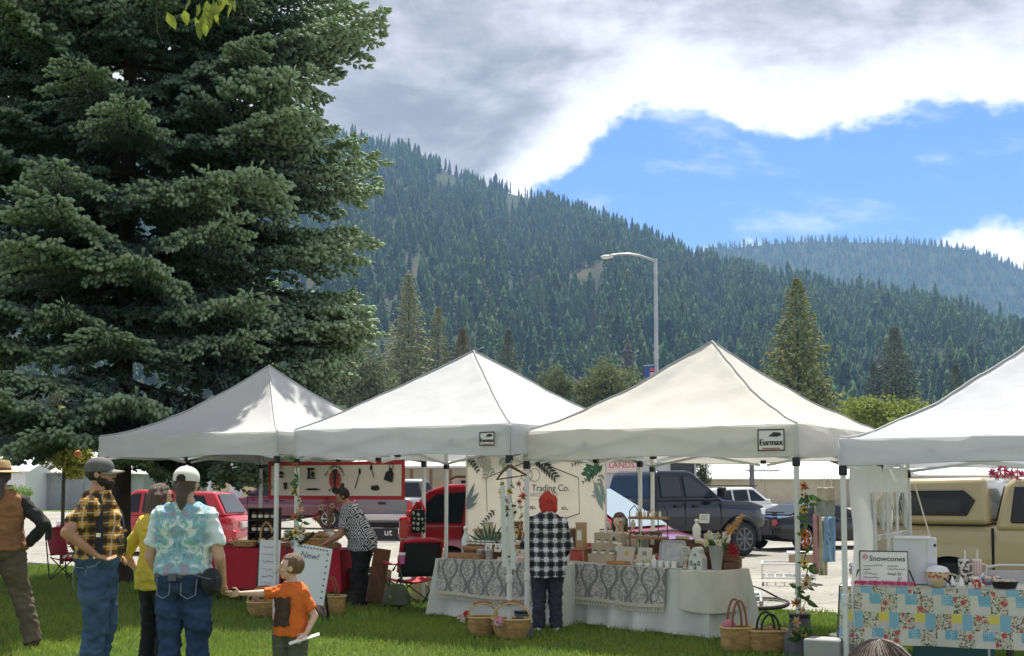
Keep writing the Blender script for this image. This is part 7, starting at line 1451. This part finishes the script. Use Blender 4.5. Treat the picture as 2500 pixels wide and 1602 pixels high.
q = put('food_tray', 'black tray heaped with pale snacks on the snowcone table', 'tray', on(TB4, 1.33, .08), r4); MB().lathe([(.07, 0), (.085, .05), (.09, .055), (.08, .05), (.065, .01)], 20, sx=1.25, sy=.75).build('tray', blk, q); [MB().ell((random.uniform(-.07, .07), random.uniform(-.04, .04), .06), (.022, .018, .014), 8, 6).build('snack', mat('snack', (.6, .5, .4), .7), q) for k in range(12)]
q = put('snack_pile', 'heap of wrapped sweets on the snowcone table behind the black tray', 'sweets', on(TB4, 1.22, .3)); [MB().box((random.uniform(-.14, .14), random.uniform(-.06, .06), .02 + random.uniform(0, .06)), (.05, .03, .02), (random.random(), random.random(), random.random() * 3)).build('sweet', random.choice([cards, soapm[2], FM['k'], mat('wrap_blue', (.2, .3, .5), .4), mat('wrap_purple', (.16, .08, .26), .4)]), q) for k in range(26)]
for k, s in enumerate((.92, .99)):
    q = put('paper_cone', 'white paper cone cup left of the tumblers, %s of two' % ['left', 'right'][k], 'cup', on(TB4, s, .18)); MB().lathe([(.034, 0), (.03, .005), (.004, .085)], 14).build('cone', wht, q)
q = put('scoop', 'black handled scoop beside the paper cones', 'scoop', on(TB4, .88, .10), r4); MB().tube([(-.03, 0, .07), (.03, 0, .015)], .009, 6).build('handle', blk, q); MB().ell((.045, 0, .016), (.03, .022, .015), 10, 6).build('cup', steel, q)
# tent four: side wall with arched windows
def sidewall():
    t = thing('canopy_sidewall', 'white canopy side wall with three arched window panes left of the snowcone table', 'side wall', T4, -R(28)); x = .06; zb, zt = .05, 1.77; S = 3.0
    wm = fabric('sidewall_white', (.72, .72, .70), .3); y0, y1 = .1, S
    wy0, wy1, wz0, wz1 = 1.05, 2.75, .72, 1.52
    def px(y, z): return x + .02 * math.sin(y * 5 + z) + .015 * math.sin(z * 7)
    def pan(a, b, c, d, nu=10, nv=10): MB().grid(lambda u, v: (px(a + (b - a) * u, c + (d - c) * v), a + (b - a) * u, c + (d - c) * v), nu, nv).build('panel', wm, t, ang=80)
    pan(y0, wy0, zb, zt); pan(wy1, y1, zb, zt, 4); pan(wy0, wy1, zb, wz0); pan(wy0, wy1, wz1, zt)
    gm = mat('clear_vinyl', (.30, .30, .26), .15, spec=.6, alpha=.35); w = (wy1 - wy0) / 3
    for k in range(3):
        a = wy0 + k * w + .05; b = wy0 + (k + 1) * w - .05; o = MB().grid(lambda u, v: (px(a + (b - a) * u, wz0 + (wz1 - wz0) * v) + .003, a + (b - a) * u, wz0 + (wz1 - wz0) * v), 6, 6).build('window_pane', gm, t)
        for yy in (a - .05, ):
            MB().box((px(yy, 1.1) + .004, yy + .0, (wz0 + wz1) / 2), (.012, .10, wz1 - wz0)).build('mullion', wm, o)
        MB().box((px(a, 1.1) + .006, (a + b) / 2, 1.1), (.012, b - a, .05)).build('mullion', wm, o)
        ar = MB(); c = (a + b) / 2; rr = (b - a) / 2; pts = [(0, c + rr * math.cos(q), wz1 - .34 + .34 * math.sin(q)) for q in np.linspace(0, math.pi, 13)]
        for p, q in zip(pts, pts[1:]): ar.add([(px(p[1], p[2]) + .005, p[1], p[2]), (px(q[1], q[2]) + .005, q[1], q[2]), (px(q[1], wz1) + .005, q[1], wz1 + .01), (px(p[1], wz1) + .005, p[1], wz1 + .01)], [(0, 1, 2, 3)])
        ar.build('arch', wm, o); br = MB()
        for q in (.5, .9, 1.3, 1.8, 2.25, 2.65): br.tube([(px(c, 1.15) + .008, c, 1.13), (px(c, 1.4) + .008, c + rr * .95 * math.cos(q), wz1 - .34 + .33 * math.sin(q))], .006, 4)
        br.build('tracery', wm, o)
    MB().box((px(wy1, 1.1) + .004, wy1, (wz0 + wz1) / 2), (.012, .1, wz1 - wz0)).build('mullion', wm, t)
sidewall()
def towels():
    b = T4 + Vector((-.30, .95, 0)); L = lambda px_, py_, Y=11.6: at(px_, py_, Y); 
    t = thing('hanging_rail', 'thin white rail under the canopy edge carrying towels left of the side wall', 'rail', (0, 0, 0)); MB().tube([L(1990, 1212), L(2040, 1205)], .01, 6).build('bar', steel, t); [MB().tube([L(x, 1212), L(x, 1120)], .004, 4).build('cord', wht, t) for x in (2012, 2030)]
    for k, (x0, x1, y0, y1, col, lab) in enumerate(((1990, 2000, 1235, 1300, (.60, .52, .36), 'cream cloth hanging left of the pink towel'), (1988, 2004, 1255, 1400, (.58, .30, .30), 'pink towel hanging by the side wall'), (2002, 2016, 1262, 1405, (.50, .44, .30), 'tan towel hanging between the pink and blue towels'), (2013, 2036, 1262, 1372, (.24, .38, .56), 'light blue towel with dark blue marks hanging by the side wall'), (1994, 2036, 1218, 1260, (.30, .31, .30), 'grey folded cloth over the hanging towels'), (1996, 2036, 1190, 1222, (.52, .44, .34), 'knotted tan macrame hanging above the grey cloth'))):
        Y = 11.5 - .03 * k; p0, p1 = L(x0, y1, Y), L(x1, y0, Y); o = MB().grid(lambda u, v: (p0.x + (p1.x - p0.x) * u, Y + .02 * math.sin(u * 9 + v * 2), p0.z + (p1.z - p0.z) * v), 12, 8).build('towel', mat('towel_%d' % k, col, .9, var=.15, vs=12), ang=90); o.modifiers.new('s', 'SOLIDIFY').thickness = .012; tag(o, lab, 'towel', 'cloths hanging by the side wall')
        if k == 3: [MB().bar(L(x_, y_, Y - .05), L(x_ + 5, y_ + 8, Y - .05), .014, .006).build('towel_print', mat('navy', (.03, .06, .16), .8), o) for x_, y_ in ((2020, 1300), (2024, 1312), (2017, 1322))]
towels()
# red camp chairs with bags
def campchair(label, loc, rz, cm, bm=None):
    t = thing('camp_chair', label, 'camp chair', loc, rz, 'red folding camp chairs'); W = .27
    MB().grid(lambda u, v: (-W + 2 * W * u, -.22 + .42 * v, .42 - .05 * math.sin(u * math.pi) - .03 * math.sin(v * 3)), 8, 6).build('seat', cm, t).modifiers.new('s', 'SOLIDIFY').thickness = .01
    MB().grid(lambda u, v: (-W * 1.02 + 2.04 * W * u, .20 + .12 * v + .05 * math.sin(u * math.pi), .44 + .46 * v), 8, 6).build('backrest', bm or cm, t).modifiers.new('s', 'SOLIDIFY').thickness = .01
    for s in (-1, 1):
        MB().grid(lambda u, v: (s * (W + .0) + (u - .5) * .07, -.24 + .48 * v, .62 - .03 * math.sin(v * 3.1)), 2, 6).build('armrest', cm, t).modifiers.new('s', 'SOLIDIFY').thickness = .012
        MB().tube([(s * W, .22, .02), (s * W, .33, .92)], .011, 6).build('leg', blk, t); MB().tube([(s * W, -.25, .02), (s * W, .22, .42)], .01, 6).build('leg', blk, t); MB().tube([(s * W, -.24, .42), (s * W, .24, .02)], .01, 6).build('leg', blk, t); MB().tube([(s * W, -.24, .40), (s * W, -.24, .62)], .01, 6).build('arm_post', blk, t)
    if bm: MB().tube([(-W * 1.04, .21, .5), (-W * 1.04, .325, .88), (-W * .4, .37, .9), (W * .4, .37, .9), (W * 1.04, .325, .88), (W * 1.04, .21, .5)], [.02, .03, .035, .035, .03, .02], 8).build('back_border', cm, t)
    MB().tube([(-W, -.25, .03), (W, -.24, .42)], .009, 6).build('cross_brace', blk, t); MB().tube([(W, -.25, .03), (-W, -.24, .42)], .009, 6).build('cross_brace', blk, t); MB().tube([(-W, .24, .03), (W, .22, .42)], .009, 6).build('cross_brace', blk, t)
    return t
redn = mat('red_nylon', (.50, .02, .035), .6, var=.1, vs=6, transl=.2)
campchair('red folding camp chair on the sunny grass left of the plaid-shirted man', gr(172, 1420), R(80), redn)
q = put('cup_holder', 'dark green bottle holder clipped to the left camp chair', 'bottle holder', at(118, 1300, 19.9)); MB().lathe([(.05, -.12), (.055, .05), (.05, .12), (.03, .14)], 12).build('sleeve', mat('dark_green', (.03, .05, .03), .7), q)
campchair('red and black camp chair hung with bags left of the soap table', Vector((-1.30, 15.95, 0)), R(-150), redn, mat('black_mesh', (.02, .018, .02), .8))
q = put('handbag', 'olive green handbag with round buckles hanging low on the bag chair', 'handbag', Vector((-1.42, 15.3, .10)), R(-20)); m = MB(); m.lathe([(.06, 0), (.19, .03), (.185, .14), (.12, .24), (.06, .28)], 16, sy=.5); link('bag', m.mesh(), mat('olive_leather', (.045, .06, .022), .45, var=.25, vs=8), q); [MB().tube([(s * .1, -.02, .24), (s * .07, -.03, .42), (0, -.02, .52), (-s * .05, 0, .44)], .008, 6).build('strap', mat('olive_leather'), q) for s in (-1, 1)]; [MB().lathe([(.022, 0), (.022, .01), (.012, .012)], 12, (x, -.09, .13), 'Y').build('buckle', mat('brass', (.3, .22, .1), .4, .7), q) for x in (-.05,)]
q = put('tote_bag', 'black cloth bag with pale ring pattern hanging on the canopy leg', 'bag', at(1022, 1275, 16.8) - Vector((0, 0, .16)), R(-20)); o = MB().box((0, 0, .17), (.19, .07, .32)).build('bag', custom('ring_print', lambda n: (lambda d: n.mix(n.math('LESS_THAN', n.math('ABSOLUTE', n.math('SUBTRACT', d, .36)), .07), (.015, .015, .016), (.42, .48, .38)))((lambda v: (n.put(v.inputs['Vector'], n.obj()), setattr(v.inputs['Scale'], 'default_value', 15), setattr(v.inputs['Randomness'], 'default_value', .3), v.outputs['Distance'])[-1])(n.new('ShaderNodeTexVoronoi'))), .8), q, bevel=.02); MB().tube([(-.09, 0, .33), (-.02, 0, .43), (.03, 0, .43), (.10, 0, .31)], .02, 8).build('red_lining', redn, q)
o = MB().box((0, 0, 0), (.012, .30, .70)).build('folding_easel', woodd); tag(o, 'folded wooden easel leaning beside the bag chair', 'easel'); o.location = (-1.75, 16.2, .42); o.rotation_euler = (R(-8), R(5), R(-40))
q = put('drink_cup', 'pink topped cup above the olive handbag', 'cup', Vector((-1.37, 15.4, .62))); MB().lathe([(.03, 0), (.042, .13), (.04, .13), (.028, .01)], 14).build('cup', mat('pink_cup', (.50, .12, .32), .4), q); MB().lathe([(.043, .11), (.043, .14)], 14, caps=False).build('lip', wht, q)
q = put('cardboard_box', 'open cream cardboard box behind the bag chair', 'box', Vector((-1.15, 17.2, 0)), R(-20)); MB().box((0, 0, .36), (.42, .3, .72)).build('box', mat('box_cream', (.55, .47, .32), .8), q); MB().box((0, -.16, .74), (.42, .02, .12), (R(35), 0, 0)).build('flap', mat('box_cream'), q)
# bicycle lying on the grass edge
def bike():
    c = gr(1800, 1497); t = thing('bicycle', 'silver and black bicycle lying on its side behind the right soap table', 'bicycle', c + Vector((-.15, .25, .06)), R(-30)); rt = MB()
    for x, r_ in ((.52, .33), (-.52, .33)):
        w_ = MB(); w_.tube([(x + math.cos(a) * r_, math.sin(a) * r_ * .93, .06 + .10 * math.sin(a) * r_) for a in np.linspace(0, 2 * math.pi, 29)], .026, 8, caps=False); o = w_.build('wheel', rubber, t); m = MB(); m.tube([(x + math.cos(a) * r_ * .9, math.sin(a) * r_ * .84, .06 + .10 * math.sin(a) * r_ * .9) for a in np.linspace(0, 2 * math.pi, 25)], .01, 5, caps=False); m.ell((x, 0, .06), (.03, .03, .05), 8, 6); m.build('rim', alloy, o); sp = MB()
        for a in np.linspace(0, 2 * math.pi, 17)[:-1]: sp.tube([(x, 0, .06), (x + math.cos(a) * r_ * .9, math.sin(a) * r_ * .84, .06 + .10 * math.sin(a) * r_ * .9)], .0025, 3)
        sp.build('spokes', steel, o)
    fm = mat('bike_silver', (.5, .51, .52), .3, .6); P = {k: Vector(v) for k, v in dict(r=(-.52, 0, .08), f=(.52, 0, .08), bb=(-.08, -.05, .08), st=(-.2, .42, .14), hd=(.36, .44, .15)).items()}
    for a, b_, r_ in (('r', 'bb', .014), ('r', 'st', .012), ('bb', 'st', .02), ('st', 'hd', .022), ('bb', 'hd', .024), ('hd', 'f', .02)): MB().tube([P[a], P[b_]], r_, 8).build('frame_tube', fm if r_ > .015 else blk, t)
    MB().ell(P['st'] + Vector((-.05, .12, .04)), (.12, .05, .04), 12, 8).build('saddle', blk, t); MB().tube([P['hd'] + Vector((-.25, .22, .10)), P['hd'] + Vector((.0, .1, .04)), P['hd'] + Vector((.22, .16, -.08))], .013, 8).build('handlebar', blk, t); MB().lathe([(.085, 0), (.085, .008)], 18, P['bb'] + Vector((0, 0, .04))).build('chainring', blk, t); MB().box(P['bb'] + Vector((.1, -.1, .06)), (.09, .06, .02)).build('pedal', blk, t)
bike()
def wirerack():
    c = gr(1925, 1416); t = thing('wire_rack', 'low white metal grid rack standing on the pale road', 'rack', c, R(-12)); W, D, H = .44, .42, .26
    for x in (-W, W):
        for y in (0, D * 2): MB().box((x, y, H / 2), (.03, .03, H)).build('leg', wht, t)
    for z in (.03, H):
        for y in (0, D * 2): MB().bar((-W, y, z), (W, y, z), .03).build('rail', wht, t)
        for x in (-W, W): MB().bar((x, 0, z), (x, D * 2, z), .03).build('rail', wht, t)
    for k in range(6): MB().bar((-W + 2 * W * (k + .5) / 6, 0, .03), (-W + 2 * W * (k + .5) / 6, D * 2, .03), .014).build('wire', wht, t)
    for k in range(4): MB().bar((-W, 2 * D * (k + .5) / 4, .032), (W, 2 * D * (k + .5) / 4, .032), .014).build('wire', wht, t)
    q = put('carton', 'tan carton with white top on the right end of the grid rack', 'carton', c + Vector((.38, .5, .27)), R(-12)); MB().box((0, 0, .07), (.5, .4, .14)).build('box', mat('box_tan', (.30, .24, .14), .8), q); MB().box((0, 0, .16), (.56, .46, .04)).build('lid', wht, q)
wirerack()
# chairs and cooler behind the snowcone table
def foldchair(label, loc, rz):
    t = thing('folding_chair', label, 'folding chair', loc, rz); MB().box((0, 0, .44), (.42, .4, .03)).build('seat', wht, t, bevel=.012); MB().box((0, .2, .72), (.40, .03, .24)).build('backrest', mat('chair_grey', (.45, .43, .44), .5), t, bevel=.02)
    for s in (-1, 1): MB().tube([(s * .21, .24, .0), (s * .21, .20, .86)], .013, 8).build('leg', steel, t); MB().tube([(s * .2, -.2, 0), (s * .2, .16, .5)], .013, 8).build('leg', steel, t)
    MB().tube([(-.21, .2, .86), (-.1, .2, .88), (.1, .2, .88), (.21, .2, .86)], .013, 8).build('top_rail', steel, t)
foldchair('white folding chair behind the right end of the snowcone table', Vector((4.45, 11.15, 0)), R(170))
q = put('cooler', 'teal cooler box on the grass under the snowcone table', 'cooler', Vector((4.05, 11.4, 0)), R(-20)); MB().box((0, 0, .14), (.7, .35, .28)).build('tub', mat('teal', (.06, .22, .24), .5), q, bevel=.02); MB().box((0, 0, .3), (.72, .37, .05)).build('lid', mat('teal_light', (.12, .36, .38), .5), q, bevel=.015)
q = put('storage_tub', 'white plastic tub on the grass under the left of the snowcone table', 'tub', Vector((3.1, 11.3, 0)), R(-20)); MB().lathe([(.15, 0), (.2, .22), (.21, .23), (.19, .22), (.14, .02)], 20).build('tub', wht, q); 
q = put('grey_bin', 'grey fabric bin at the front left leg of the snowcone canopy', 'bin', T4 + Vector((-.12, .12, 0)), R(-28)); MB().box((0, 0, .14), (.3, .24, .28)).build('bin', mat('bin_grey', (.28, .29, .29), .85), q, bevel=.02)
g = thing('flower_garland', 'pink and red flower garland along the back rail of the snowcone canopy', 'garland', (0, 0, 0)); b0, b1 = at(2420, 1150, 12.2), at(2500, 1165, 11.9)
for k in range(14): petalflower(g, b0 + (b1 - b0) * (k / 13) + Vector((random.uniform(-.04, .04), 0, random.uniform(-.05, .05))), random.uniform(.03, .06), FM['h'] if k % 2 else FM['k'], FM['x'], 7)
o = MB().tube([at(2232, 1180, 12.9), at(2270, 1310, 12.3), at(2283, 1390, 12.0)], .008, 5).build('guy_rope', mat('rope', (.58, .52, .40), .8)); tag(o, 'pale guy rope slanting in front of the tan pickup', 'rope')
q = put('traffic_mat', 'black mat with white lettering lying behind the grey pickup', 'mat', gr(940, 1316)); MB().box((0, 0, .18), (.8, .12, .3)).build('panel', blk, q); text('ut', .3, wht, q, (.1, -.07, .2), (R(90), 0, 0))
# ------------------------------------------------------------------ haze
def make_haze():
    mb = MB(); mb.box((0, 1700, 298.5), (5900, 3960, 601)); m = bpy.data.materials.new('haze'); m.use_nodes = True; t = m.node_tree; t.nodes.clear()
    v = t.nodes.new('ShaderNodeVolumePrincipled'); v.inputs['Color'].default_value = (.36, .60, 1, 1); v.inputs['Density'].default_value = .00012; v.inputs['Anisotropy'].default_value = .2
    o = t.nodes.new('ShaderNodeOutputMaterial'); t.links.new(v.outputs[0], o.inputs['Volume'])
    tag(mb.build('haze', m, smooth=False), kind='stuff')
make_haze()
